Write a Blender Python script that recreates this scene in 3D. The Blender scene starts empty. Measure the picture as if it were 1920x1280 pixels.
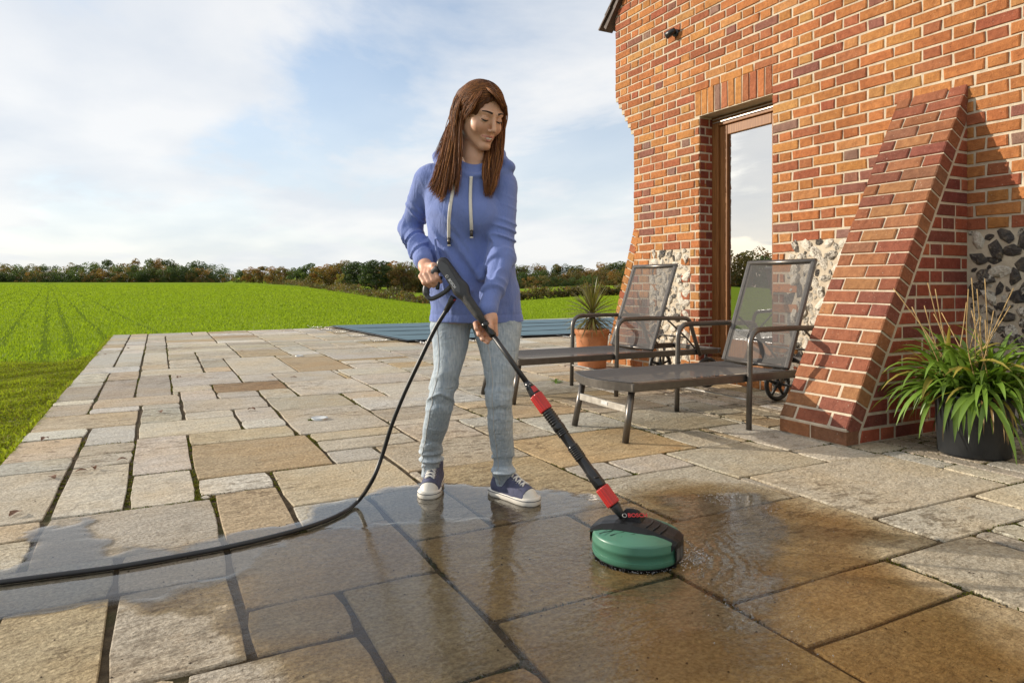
import bpy, bmesh, math, random
import numpy as np
from mathutils import Vector, Matrix

# ------------------------------------------------------------------ scene, camera, sky, sun
scene = bpy.context.scene
COL = scene.collection
rnd = random.Random(7)
rng = np.random.default_rng(11)

F_PX, CX, HY, CAM_H = 1284.0, 960.0, 530.0, 0.85        # focal length, centre, horizon (photo pixels), eye height
YAW = math.atan2(662.0, 1284.0)
FW = (math.sin(YAW), math.cos(YAW))                      # view direction on the ground; world X, Y follow the paving
RT = (math.cos(YAW), -math.sin(YAW))

cam_d = bpy.data.cameras.new('camera')
cam = bpy.data.objects.new('camera', cam_d); COL.objects.link(cam)
cam.location = (0, 0, CAM_H)
cam.rotation_euler = (math.pi/2, 0, -YAW)
cam_d.sensor_width = 36.0
cam_d.lens = 36.0*F_PX/1920.0
cam_d.shift_y = -(640.0-HY)/1920.0
cam_d.clip_start = 0.05
cam_d.clip_end = 3000.0
scene.camera = cam

SUN_TRAVEL = Vector((1.0, -0.90, -0.37)).normalized()
SUN_EL = math.asin(-SUN_TRAVEL.z)
SUN_AZ = math.atan2(-SUN_TRAVEL.x, -SUN_TRAVEL.y)        # clockwise from +Y

world = bpy.data.worlds.new('World'); scene.world = world
world.use_nodes = True
def build_world():
    nt = world.node_tree; N = nt.nodes; L = nt.links
    N.clear()
    out = N.new('ShaderNodeOutputWorld'); bg = N.new('ShaderNodeBackground')
    bg.inputs['Strength'].default_value = 0.14
    sky = N.new('ShaderNodeTexSky'); sky.sky_type = 'NISHITA'; sky.sun_disc = False
    sky.sun_elevation = SUN_EL; sky.sun_rotation = SUN_AZ
    sky.altitude = 50; sky.air_density = 1.0; sky.dust_density = 0.6; sky.ozone_density = 1.6
    tc = N.new('ShaderNodeTexCoord')
    # cloud layer: the view direction projected on a high plane, so clouds flatten towards the horizon
    sep = N.new('ShaderNodeSeparateXYZ'); L.new(tc.outputs['Generated'], sep.inputs[0])
    zz = N.new('ShaderNodeMath'); zz.operation = 'MAXIMUM'; zz.inputs[1].default_value = 0.0
    L.new(sep.outputs['Z'], zz.inputs[0])
    za = N.new('ShaderNodeMath'); za.operation = 'ADD'; za.inputs[1].default_value = 0.16; L.new(zz.outputs[0], za.inputs[0])
    dx = N.new('ShaderNodeMath'); dx.operation = 'DIVIDE'; L.new(sep.outputs['X'], dx.inputs[0]); L.new(za.outputs[0], dx.inputs[1])
    dy = N.new('ShaderNodeMath'); dy.operation = 'DIVIDE'; L.new(sep.outputs['Y'], dy.inputs[0]); L.new(za.outputs[0], dy.inputs[1])
    cb = N.new('ShaderNodeCombineXYZ'); L.new(dx.outputs[0], cb.inputs[0]); L.new(dy.outputs[0], cb.inputs[1]); cb.inputs[2].default_value = CLOUD_SEED
    mp = N.new('ShaderNodeMapping'); mp.inputs['Rotation'].default_value = (0, 0, CLOUD_ROT); mp.inputs['Scale'].default_value = (1.0, 0.75, 1)
    L.new(cb.outputs[0], mp.inputs[0])
    n1 = N.new('ShaderNodeTexNoise'); n1.inputs['Scale'].default_value = 0.85; n1.inputs['Detail'].default_value = 9; n1.inputs['Roughness'].default_value = 0.56
    n1.inputs['Distortion'].default_value = 0.35
    L.new(mp.outputs[0], n1.inputs['Vector'])
    r1 = N.new('ShaderNodeMapRange'); r1.inputs['From Min'].default_value = 0.24; r1.inputs['From Max'].default_value = 0.53; r1.interpolation_type = 'SMOOTHSTEP'
    L.new(n1.outputs['Fac'], r1.inputs['Value'])
    # thick haze of cloud low down
    hz = N.new('ShaderNodeMapRange'); hz.inputs['From Min'].default_value = 0.0; hz.inputs['From Max'].default_value = 0.40
    hz.inputs['To Min'].default_value = 0.94; hz.inputs['To Max'].default_value = 0.25; hz.interpolation_type = 'SMOOTHSTEP'
    L.new(sep.outputs['Z'], hz.inputs['Value'])
    mx = N.new('ShaderNodeMath'); mx.operation = 'MAXIMUM'; L.new(r1.outputs[0], mx.inputs[0]); L.new(hz.outputs[0], mx.inputs[1])
    ml = N.new('ShaderNodeMath'); ml.operation = 'MULTIPLY'; ml.inputs[1].default_value = 0.93; L.new(mx.outputs[0], ml.inputs[0])
    # soft grey undersides
    n2 = N.new('ShaderNodeTexNoise'); n2.inputs['Scale'].default_value = 1.7; n2.inputs['Detail'].default_value = 7; L.new(mp.outputs[0], n2.inputs['Vector'])
    cr = N.new('ShaderNodeValToRGB')
    cr.color_ramp.elements[0].position = 0.36; cr.color_ramp.elements[0].color = (5.2, 5.45, 5.8, 1)
    cr.color_ramp.elements[1].position = 0.62; cr.color_ramp.elements[1].color = (6.3, 6.3, 6.3, 1)
    L.new(n2.outputs['Fac'], cr.inputs[0])
    mixs = N.new('ShaderNodeMix'); mixs.data_type = 'RGBA'
    L.new(ml.outputs[0], mixs.inputs[0])
    skm = N.new('ShaderNodeMix'); skm.data_type = 'RGBA'; skm.blend_type = 'MULTIPLY'; skm.inputs[0].default_value = 1.0
    L.new(sky.outputs[0], skm.inputs[6]); skm.inputs[7].default_value = (1.15, 1.22, 1.3, 1)
    L.new(skm.outputs[2], mixs.inputs[6]); L.new(cr.outputs[0], mixs.inputs[7])
    L.new(mixs.outputs[2], bg.inputs['Color']); L.new(bg.outputs[0], out.inputs['Surface'])
CLOUD_SEED, CLOUD_ROT = 21.5, -0.1
build_world()

sun_d = bpy.data.lights.new('sun', 'SUN'); sun_d.energy = 5.0; sun_d.angle = math.radians(0.55); sun_d.color = (1.0, 0.90, 0.76)
sun = bpy.data.objects.new('sun', sun_d); COL.objects.link(sun)
sun.rotation_euler = SUN_TRAVEL.to_track_quat('-Z', 'Y').to_euler()
sun.location = (-20, 18, 12)

scene.view_settings.view_transform = 'Standard'
scene.view_settings.look = 'None'
scene.view_settings.exposure = 0.12
scene.view_settings.gamma = 1.0
scene.view_settings.use_curve_mapping = False
scene.render.engine = 'CYCLES'
scene.cycles.max_bounces = 8
scene.cycles.transparent_max_bounces = 24
scene.cycles.use_denoising = True
scene.cycles.sample_clamp_indirect = 6.0
scene.cycles.caustics_reflective = False
scene.cycles.caustics_refractive = False

# ------------------------------------------------------------------ pixel helpers
def ray(px):
    s = (px-CX)/F_PX
    return (FW[0]+s*RT[0], FW[1]+s*RT[1])
def at(px, py, d):
    v = ray(px)
    return Vector((v[0]*d, v[1]*d, CAM_H-(py-HY)*d/F_PX))
def gnd(px, py, z=0.0):
    return at(px, py, F_PX*(CAM_H-z)/(py-HY))
def on_x(px, py, X):
    v = ray(px); return at(px, py, X/v[0])
def on_y(px, py, Y):
    v = ray(px); return at(px, py, Y/v[1])
def px_of(p):
    d = p[0]*FW[0]+p[1]*FW[1]; r = p[0]*RT[0]+p[1]*RT[1]
    return CX+r/d*F_PX, HY+(CAM_H-p[2])/d*F_PX, d

# ------------------------------------------------------------------ object helpers
def link(o, parent=None):
    COL.objects.link(o)
    if parent is not None: o.parent = parent
    return o
def tag(o, label=None, cat=None, group=None, kind=None):
    if label: o['label'] = label
    if cat: o['category'] = cat
    if group: o['group'] = group
    if kind: o['kind'] = kind
    return o
def empty(name, loc=(0, 0, 0), rz=0.0, label=None, cat=None, group=None):
    o = bpy.data.objects.new(name, None); COL.objects.link(o)
    o.location = loc; o.rotation_euler = (0, 0, rz); o.empty_display_size = 0.1
    tag(o, label, cat, group)
    return o
def mesh_from(name, V, Fc, mats=(), smooth=False, mat_idx=None):
    me = bpy.data.meshes.new(name)
    V = np.asarray(V, dtype=np.float32).reshape(-1, 3)
    if isinstance(Fc, np.ndarray):
        n, k = Fc.shape
        me.vertices.add(len(V)); me.vertices.foreach_set('co', V.ravel())
        me.loops.add(n*k); me.loops.foreach_set('vertex_index', Fc.astype(np.int32).ravel())
        me.polygons.add(n); me.polygons.foreach_set('loop_start', np.arange(0, n*k, k, dtype=np.int32))
        me.update(calc_edges=True)
    else:
        me.from_pydata([tuple(map(float, v)) for v in V], [], Fc)
    for m in mats: me.materials.append(m)
    if mat_idx is not None: me.polygons.foreach_set('material_index', np.asarray(mat_idx, dtype=np.int32))
    me.polygons.foreach_set('use_smooth', np.full(len(me.polygons), smooth, dtype=bool))
    me.update()
    return me
def obj(name, me, parent=None, loc=None, rot=None):
    o = bpy.data.objects.new(name, me); link(o, parent)
    if loc is not None: o.location = loc
    if rot is not None: o.rotation_euler = rot
    return o
class MB:
    """collects geometry for one mesh"""
    def __init__(s): s.V = []; s.F = []; s.M = []; s.n = 0; s.smooth_flags = []
    def add(s, V, Fc, mi=0, smooth=False):
        V = np.asarray(V, dtype=float).reshape(-1, 3); b = s.n
        s.V.append(V); s.n += len(V)
        for f in Fc: s.F.append(tuple(int(i)+b for i in f)); s.M.append(mi); s.smooth_flags.append(smooth)
        return s
    def box(s, lo, hi, mi=0, cham=0.0):
        (x0, y0, z0), (x1, y1, z1) = lo, hi
        if cham <= 0:
            V = [(x0,y0,z0),(x1,y0,z0),(x1,y1,z0),(x0,y1,z0),(x0,y0,z1),(x1,y0,z1),(x1,y1,z1),(x0,y1,z1)]
            Fc = [(3,2,1,0),(4,5,6,7),(0,1,5,4),(1,2,6,5),(2,3,7,6),(3,0,4,7)]
            return s.add(V, Fc, mi)
        c = cham
        V, Fc = cham_box((x0,y0,z0), (x1,y1,z1), c)
        return s.add(V, Fc, mi)
    def tube(s, pts, rad, seg=10, mi=0, caps=True, smooth=True, flat=None):
        V, Fc = tube_geo(pts, rad, seg, caps, flat)
        return s.add(V, Fc, mi, smooth)
    def lathe(s, prof, seg=32, mi=0, center=(0,0,0), smooth=True):
        V = []; Fc = []
        n = len(prof)
        for k in range(seg):
            a = 2*math.pi*k/seg
            for (r, z) in prof: V.append((center[0]+r*math.cos(a), center[1]+r*math.sin(a), center[2]+z))
        for k in range(seg):
            k2 = (k+1) % seg
            for i in range(n-1): Fc.append((k*n+i, k2*n+i, k2*n+i+1, k*n+i+1))
        return s.add(V, Fc, mi, smooth)
    def quad(s, a, b, c, d, mi=0): return s.add([a, b, c, d], [(0,1,2,3)], mi)
    def mesh(s, name, mats):
        me = mesh_from(name, np.concatenate(s.V), s.F, mats)
        me.polygons.foreach_set('material_index', np.asarray(s.M, dtype=np.int32))
        me.polygons.foreach_set('use_smooth', np.asarray(s.smooth_flags, dtype=bool))
        me.update()
        return me
    def build(s, name, mats, parent=None, loc=None, rot=None):
        if not isinstance(mats, (list, tuple)): mats = [mats]
        return obj(name, s.mesh(name, mats), parent, loc, rot)
def cham_box(lo, hi, c):
    (x0,y0,z0),(x1,y1,z1) = lo, hi
    V = []; idx = {}
    for sx in (0,1):
        for sy in (0,1):
            for sz in (0,1):
                X = (x0,x1)[sx]; Y = (y0,y1)[sy]; Z = (z0,z1)[sz]
                ix = X+(c if sx==0 else -c); iy = Y+(c if sy==0 else -c); iz = Z+(c if sz==0 else -c)
                idx[(sx,sy,sz,'x')] = len(V); V.append((X,iy,iz))
                idx[(sx,sy,sz,'y')] = len(V); V.append((ix,Y,iz))
                idx[(sx,sy,sz,'z')] = len(V); V.append((ix,iy,Z))
    Fc = []
    g = lambda a,b,d,k: idx[(a,b,d,k)]
    for s in (0,1):
        f = [g(s,0,0,'x'),g(s,1,0,'x'),g(s,1,1,'x'),g(s,0,1,'x')]; Fc.append(f if s else f[::-1])
        f = [g(0,s,0,'y'),g(1,s,0,'y'),g(1,s,1,'y'),g(0,s,1,'y')]; Fc.append(f[::-1] if s else f)
        f = [g(0,0,s,'z'),g(1,0,s,'z'),g(1,1,s,'z'),g(0,1,s,'z')]; Fc.append(f if s else f[::-1])
    for a in (0,1):
        for b in (0,1):
            Fc.append((g(a,b,0,'x'),g(a,b,1,'x'),g(a,b,1,'y'),g(a,b,0,'y')))
            Fc.append((g(a,0,b,'x'),g(a,1,b,'x'),g(a,1,b,'z'),g(a,0,b,'z')))
            Fc.append((g(0,a,b,'y'),g(1,a,b,'y'),g(1,a,b,'z'),g(0,a,b,'z')))
            for d in (0,1): pass
    for a in (0,1):
        for b in (0,1):
            for d in (0,1): Fc.append((g(a,b,d,'x'),g(a,b,d,'y'),g(a,b,d,'z')))
    return V, Fc
def tube_geo(pts, rad, seg=10, caps=True, flat=None):
    P = [np.array(p, dtype=float) for p in pts]; n = len(P)
    if np.isscalar(rad): rad = [rad]*n
    T = []
    for i in range(n):
        t = P[min(i+1,n-1)]-P[max(i-1,0)]; T.append(t/(np.linalg.norm(t)+1e-12))
    up = np.array((0,0,1.0)) if abs(T[0][2]) < 0.9 else np.array((1.0,0,0))
    if flat is not None: up = np.array(flat[0], dtype=float)
    u = up-T[0]*up.dot(T[0]); u /= np.linalg.norm(u)
    V = []; Fc = []
    for i in range(n):
        u = u-T[i]*u.dot(T[i]); u /= np.linalg.norm(u); w = np.cross(T[i], u)
        fr = 1.0 if flat is None else flat[1]
        for k in range(seg):
            a = 2*math.pi*k/seg
            V.append(P[i]+rad[i]*(math.cos(a)*u*fr+math.sin(a)*w))
    for i in range(n-1):
        for k in range(seg):
            k2 = (k+1) % seg
            Fc.append((i*seg+k, i*seg+k2, (i+1)*seg+k2, (i+1)*seg+k))
    if caps:
        Fc.append(tuple(range(seg))[::-1]); Fc.append(tuple((n-1)*seg+k for k in range(seg)))
    return V, Fc
def smooth_path(ctrl, n=8):
    """Catmull-Rom through control points"""
    C = [np.array(c, dtype=float) for c in ctrl]
    C = [2*C[0]-C[1]]+C+[2*C[-1]-C[-2]]
    out = []
    for i in range(1, len(C)-2):
        for k in range(n):
            t = k/n; a, b, c, d = C[i-1], C[i], C[i+1], C[i+2]
            out.append(0.5*((2*b)+(c-a)*t+(2*a-5*b+4*c-d)*t*t+(3*b-a-3*c+d)*t**3))
    out.append(C[-2])
    return out
def copy_tree(o, parent=None):
    c = o.copy(); COL.objects.link(c); c.parent = parent
    for ch in list(o.children): copy_tree(ch, c)
    return c
def set_color_attr(me, cols, name='tint'):
    """cols: one rgb per vertex"""
    a = me.color_attributes.new(name, 'FLOAT_COLOR', 'POINT')
    c = np.ones((len(me.vertices), 4), dtype=np.float32); c[:, :3] = np.asarray(cols, dtype=np.float32)
    a.data.foreach_set('color', c.ravel())

# ------------------------------------------------------------------ materials
class NT:
    def __init__(s, name):
        s.m = bpy.data.materials.new(name); s.m.use_nodes = True
        s.t = s.m.node_tree; s.N = s.t.nodes; s.L = s.t.links
        s.N.clear()
        s.out = s.N.new('ShaderNodeOutputMaterial')
        s._tc = None
    def node(s, typ, **kw):
        n = s.N.new(typ)
        for k, v in kw.items():
            setattr(n, k, v)
        return n
    def link(s, a, b): s.L.new(a, b)
    def put(s, sock, v):
        if hasattr(v, 'is_linked') or isinstance(v, bpy.types.NodeSocket): s.L.new(v, sock)
        elif isinstance(v, (tuple, list)) and len(v) == 3 and sock.type == 'RGBA': sock.default_value = (*v, 1)
        else: sock.default_value = v
    def coord(s, kind='Object'):
        if s._tc is None: s._tc = s.node('ShaderNodeTexCoord')
        return s._tc.outputs[kind]
    def pos(s): return s.node('ShaderNodeNewGeometry').outputs['Position']
    def mapping(s, vec, scale=(1,1,1), loc=(0,0,0), rot=(0,0,0)):
        n = s.node('ShaderNodeMapping'); s.L.new(vec, n.inputs[0])
        n.inputs['Scale'].default_value = scale; n.inputs['Location'].default_value = loc; n.inputs['Rotation'].default_value = rot
        return n.outputs[0]
    def noise(s, vec, scale=5, detail=4, rough=0.55, dist=0.0, color=False):
        n = s.node('ShaderNodeTexNoise'); s.L.new(vec, n.inputs['Vector'])
        n.inputs['Scale'].default_value = scale; n.inputs['Detail'].default_value = detail
        n.inputs['Roughness'].default_value = rough; n.inputs['Distortion'].default_value = dist
        return n.outputs['Color' if color else 'Fac']
    def voronoi(s, vec, scale=5, feature='F1', out='Distance'):
        n = s.node('ShaderNodeTexVoronoi'); n.feature = feature; s.L.new(vec, n.inputs['Vector']); n.inputs['Scale'].default_value = scale
        return n.outputs[out]
    def ramp(s, fac, stops, interp='LINEAR'):
        n = s.node('ShaderNodeValToRGB'); s.L.new(fac, n.inputs[0]); cr = n.color_ramp; cr.interpolation = interp
        while len(cr.elements) < len(stops): cr.elements.new(0.5)
        for e, (p, c) in zip(cr.elements, stops): e.position = p; e.color = (*c, 1) if not np.isscalar(c) else (c, c, c, 1)
        return n.outputs[0]
    def rng(s, v, a, b, c=0.0, d=1.0, smooth=False):
        n = s.node('ShaderNodeMapRange'); s.put(n.inputs['Value'], v)
        n.inputs['From Min'].default_value = a; n.inputs['From Max'].default_value = b
        n.inputs['To Min'].default_value = c; n.inputs['To Max'].default_value = d
        if smooth: n.interpolation_type = 'SMOOTHSTEP'
        return n.outputs[0]
    def math(s, op, a, b=0.0, c=0.0):
        n = s.node('ShaderNodeMath'); n.operation = op; s.put(n.inputs[0], a); s.put(n.inputs[1], b)
        if op in ('MULTIPLY_ADD',): s.put(n.inputs[2], c)
        return n.outputs[0]
    def mix(s, fac, a, b, mode='MIX'):
        n = s.node('ShaderNodeMix'); n.data_type = 'RGBA'; n.blend_type = mode
        s.put(n.inputs[0], fac); s.put(n.inputs[6], a); s.put(n.inputs[7], b)
        return n.outputs[2]
    def bump(s, h, strength=0.5, dist=0.01, normal=None):
        n = s.node('ShaderNodeBump'); s.L.new(h, n.inputs['Height']); n.inputs['Strength'].default_value = strength; n.inputs['Distance'].default_value = dist
        if normal is not None: s.L.new(normal, n.inputs['Normal'])
        return n.outputs[0]
    def principled(s, color, rough=0.6, metallic=0.0, normal=None, spec=None, **kw):
        b = s.node('ShaderNodeBsdfPrincipled'); s.put(b.inputs['Base Color'], color); s.put(b.inputs['Roughness'], rough); s.put(b.inputs['Metallic'], metallic)
        if normal is not None: s.L.new(normal, b.inputs['Normal'])
        if spec is not None: b.inputs['Specular IOR Level'].default_value = spec
        for k, v in kw.items(): s.put(b.inputs[k], v)
        s.L.new(b.outputs[0], s.out.inputs['Surface'])
        return b
def simple_mat(name, color, rough=0.5, metallic=0.0, var=0.12, scale=20, bump=0.0, bscale=200, spec=None, bdist=0.001):
    t = NT(name); c = t.coord('Object')
    n = t.noise(c, scale, 5)
    lo = tuple(max(0, x*(1-var)) for x in color); hi = tuple(min(1, x*(1+var)) for x in color)
    col = t.ramp(n, [(0.3, lo), (0.7, hi)])
    rr = t.rng(t.noise(c, scale*1.7, 4), 0.3, 0.7, max(0.02, rough-0.07), min(1, rough+0.07))
    nm = None
    if bump > 0: nm = t.bump(t.noise(c, bscale, 3), bump, bdist)
    t.principled(col, rr, metallic, nm, spec)
    return t.m
# ------------------------------------------------------------------ terrain: lawn and sown field
BND = [(-3000, 300, 529.3), (0, 290, 529.3), (380, 280, 529.6), (470, 240, 530.2), (560, 190, 536), (650, 140, 550), (720, 118, 561), (800, 104, 571), (880, 98, 571),
       (980, 92, 564), (1075, 90, 557), (1200, 90, 553), (4500, 90, 553)]
def bnd(px):
    xs = [b[0] for b in BND]
    return np.interp(px, xs, [b[1] for b in BND]), np.interp(px, xs, [b[2] for b in BND])
Z_FIELD = -0.10
def terrain_z(X, Y):
    X = np.asarray(X, float); Y = np.asarray(Y, float)
    d = X*FW[0]+Y*FW[1]; r = X*RT[0]+Y*RT[1]
    dd = np.maximum(d, 0.5); px = CX+r/dd*F_PX
    px = np.where(d < 0.5, np.where(r < 0, -3000, 4500), np.clip(px, -3000, 4500))
    D, yb = bnd(px)
    zb = CAM_H-(yb-HY)*D/F_PX
    t = np.clip((d-17)/(D-17), 0, 1)
    z = Z_FIELD+(zb-Z_FIELD)*t
    # behind the boundary the land climbs gently again
    z = z+np.clip((d-D-8)/400, 0, 1)*np.where(px > 430, 6.0, 0.0)
    return z
TRACKS = ((-.62, .075), (-.05, .085), (.30, .085), (.80, .07), (-1.65, .07), (-2.3, .07), (1.7, .06), (-3.4, .07))
def build_ground():
    ds = np.concatenate([[-60, -30, -15, -8, -4, -2, 0.6], np.geomspace(1.5, 900, 70)])
    az = np.concatenate([np.linspace(-3000, -200, 24), np.linspace(-100, 2100, 90), np.linspace(2200, 4500, 18)])
    V = []; idx = {}
    for i, d in enumerate(ds):
        for j, p in enumerate(az):
            s = (p-CX)/F_PX
            rr = s*max(d, 6.0)*1.0 if d > 6 else s*6.0*1.3 if d < 6 else s*d
            X = FW[0]*d+RT[0]*rr; Y = FW[1]*d+RT[1]*rr
            V.append((X, Y, float(terrain_z(X, Y))))
    n = len(az); Fc = []
    for i in range(len(ds)-1):
        for j in range(n-1): Fc.append((i*n+j, i*n+j+1, (i+1)*n+j+1, (i+1)*n+j))
    t = NT('field_soil_and_grass'); p = t.pos()
    big = t.noise(p, 0.05, 4); mid = t.noise(p, 0.6, 5); fine = t.noise(p, 14, 4)
    g = t.ramp(fine, [(0.3, (0.145, 0.20, 0.022)), (0.55, (0.205, 0.275, 0.028)), (0.75, (0.25, 0.33, 0.035))])
    g = t.mix(t.rng(big, 0.35, 0.7, 0, 0.5), g, (0.20, 0.29, 0.03))
    # sowing rows seen as faint stripes
    rows = t.mapping(p, rot=(0, 0, math.radians(6.8)))
    w = t.node('ShaderNodeTexWave'); w.wave_type = 'BANDS'; w.bands_direction = 'X'; w.inputs['Scale'].default_value = 0.16; w.inputs['Distortion'].default_value = 0.6
    w.inputs['Detail'].default_value = 2
    t.link(rows, w.inputs['Vector'])
    g = t.mix(t.rng(w.outputs['Fac'], 0.5, 1.0, 0, 0.32), g, (0.12, 0.20, 0.016))
    sx = t.node('ShaderNodeSeparateXYZ'); t.link(p, sx.inputs[0])
    u = t.math('ADD', t.math('MULTIPLY', sx.outputs[0], math.cos(math.radians(6.8))), t.math('MULTIPLY', sx.outputs[1], math.sin(math.radians(6.8))))
    u = t.math('ADD', u, t.math('MULTIPLY', t.noise(p, 0.35, 2), 0.16))
    trk = None
    for u0, w_ in TRACKS:
        k = t.rng(t.math('ABSOLUTE', t.math('SUBTRACT', u, u0+.08)), 0.4*w_, 1.3*w_, 1, 0, True); trk = k if trk is None else t.math('MAXIMUM', trk, k)
    g = t.mix(t.math('MULTIPLY', trk, 0.7), g, (0.08, 0.12, 0.016))
    # soil between the plants
    g = t.mix(t.rng(t.noise(p, 40, 2), 0.62, 0.75, 0, 0.4), g, (0.06, 0.045, 0.02))
    nm = t.bump(t.math('ADD', t.noise(p, 9, 4), t.noise(p, 1.3, 3)), 0.6, 0.05)
    t.principled(g, 1.0, 0, nm, 0.0)
    o = obj('field', mesh_from('field', V, Fc, [t.m], True)); tag(o, kind='structure')
    return o
build_ground()

def blade_field(name, pts, hgt, wid, lean, mat, seed=1, cols=None):
    """bent two-piece grass blades as one mesh; pts Nx3"""
    g = np.random.default_rng(seed); n = len(pts)
    a = g.uniform(0, 2*np.pi, n); la = g.uniform(0, 2*np.pi, n)
    h = hgt*g.uniform(0.55, 1.25, n) if np.isscalar(hgt) else hgt*g.uniform(0.55, 1.25, n)
    w = wid*g.uniform(0.7, 1.3, n) if np.isscalar(wid) else wid*g.uniform(0.7, 1.3, n)
    ln = lean*g.uniform(0.2, 1.3, n)*h
    ux = np.stack([np.cos(a), np.sin(a), np.zeros(n)], 1); lx = np.stack([np.cos(la), np.sin(la), np.zeros(n)], 1)
    b0 = pts-ux*w[:, None]*0.5; b1 = pts+ux*w[:, None]*0.5
    mid = pts+lx*(ln*0.35)[:, None]; mid[:, 2] += h*0.6
    m0 = mid-ux*(w*0.42)[:, None]; m1 = mid+ux*(w*0.42)[:, None]
    tip = pts+lx*ln[:, None]; tip[:, 2] += h*(1-0.25*np.minimum(ln/h, 1))
    V = np.stack([b0, b1, m1, m0, tip], 1).reshape(-1, 3)
    k = np.arange(n)*5
    T = np.concatenate([np.stack([k, k+1, k+2], 1), np.stack([k, k+2, k+3], 1), np.stack([k+3, k+2, k+4], 1)])
    me = mesh_from(name, V, T, [mat], True)
    if cols is not None: set_color_attr(me, np.repeat(cols, 5, axis=0))
    return me
def leaf_mat(name, transl=0.35, rough=0.5, spec=0.3):
    t = NT(name)
    a = t.node('ShaderNodeAttribute'); a.attribute_name = 'tint'
    b = t.node('ShaderNodeBsdfPrincipled'); t.link(a.outputs['Color'], b.inputs['Base Color']); b.inputs['Roughness'].default_value = rough
    b.inputs['Specular IOR Level'].default_value = spec
    tr = t.node('ShaderNodeBsdfTranslucent'); c = t.mix(1.0, a.outputs['Color'], (1.3, 1.35, 0.5), 'MULTIPLY'); t.link(c, tr.inputs['Color'])
    mx = t.node('ShaderNodeMixShader'); mx.inputs[0].default_value = transl
    t.link(b.outputs[0], mx.inputs[1]); t.link(tr.outputs[0], mx.inputs[2]); t.link(mx.outputs[0], t.out.inputs['Surface'])
    return t.m
M_LEAF = leaf_mat('leaf')
M_GRASS = leaf_mat('grass_blade', 0.4, 0.7, 0.08)
X_EDGE = -0.66
LAWN_END = 8.1      # view depth where the mown grass meets the sown field
def lawn_line(px): return 8.0+np.where(px < 120, (120-px)*0.0, (px-120)*0.012)
def track_mask(X, Y):
    """wheel tracks through the young crop: distance to the nearest track line"""
    ang = math.radians(6.8); u = X*math.cos(ang)+Y*math.sin(ang)
    m = np.zeros_like(u)
    for u0, w in TRACKS:
        m = np.maximum(m, np.exp(-((u-u0)/w)**2))
    return m
def in_terrace(X, Y):
    return (X > X_EDGE-0.02) & (Y < Y_FAR+0.03)
Y_FAR = 12.95
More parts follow.
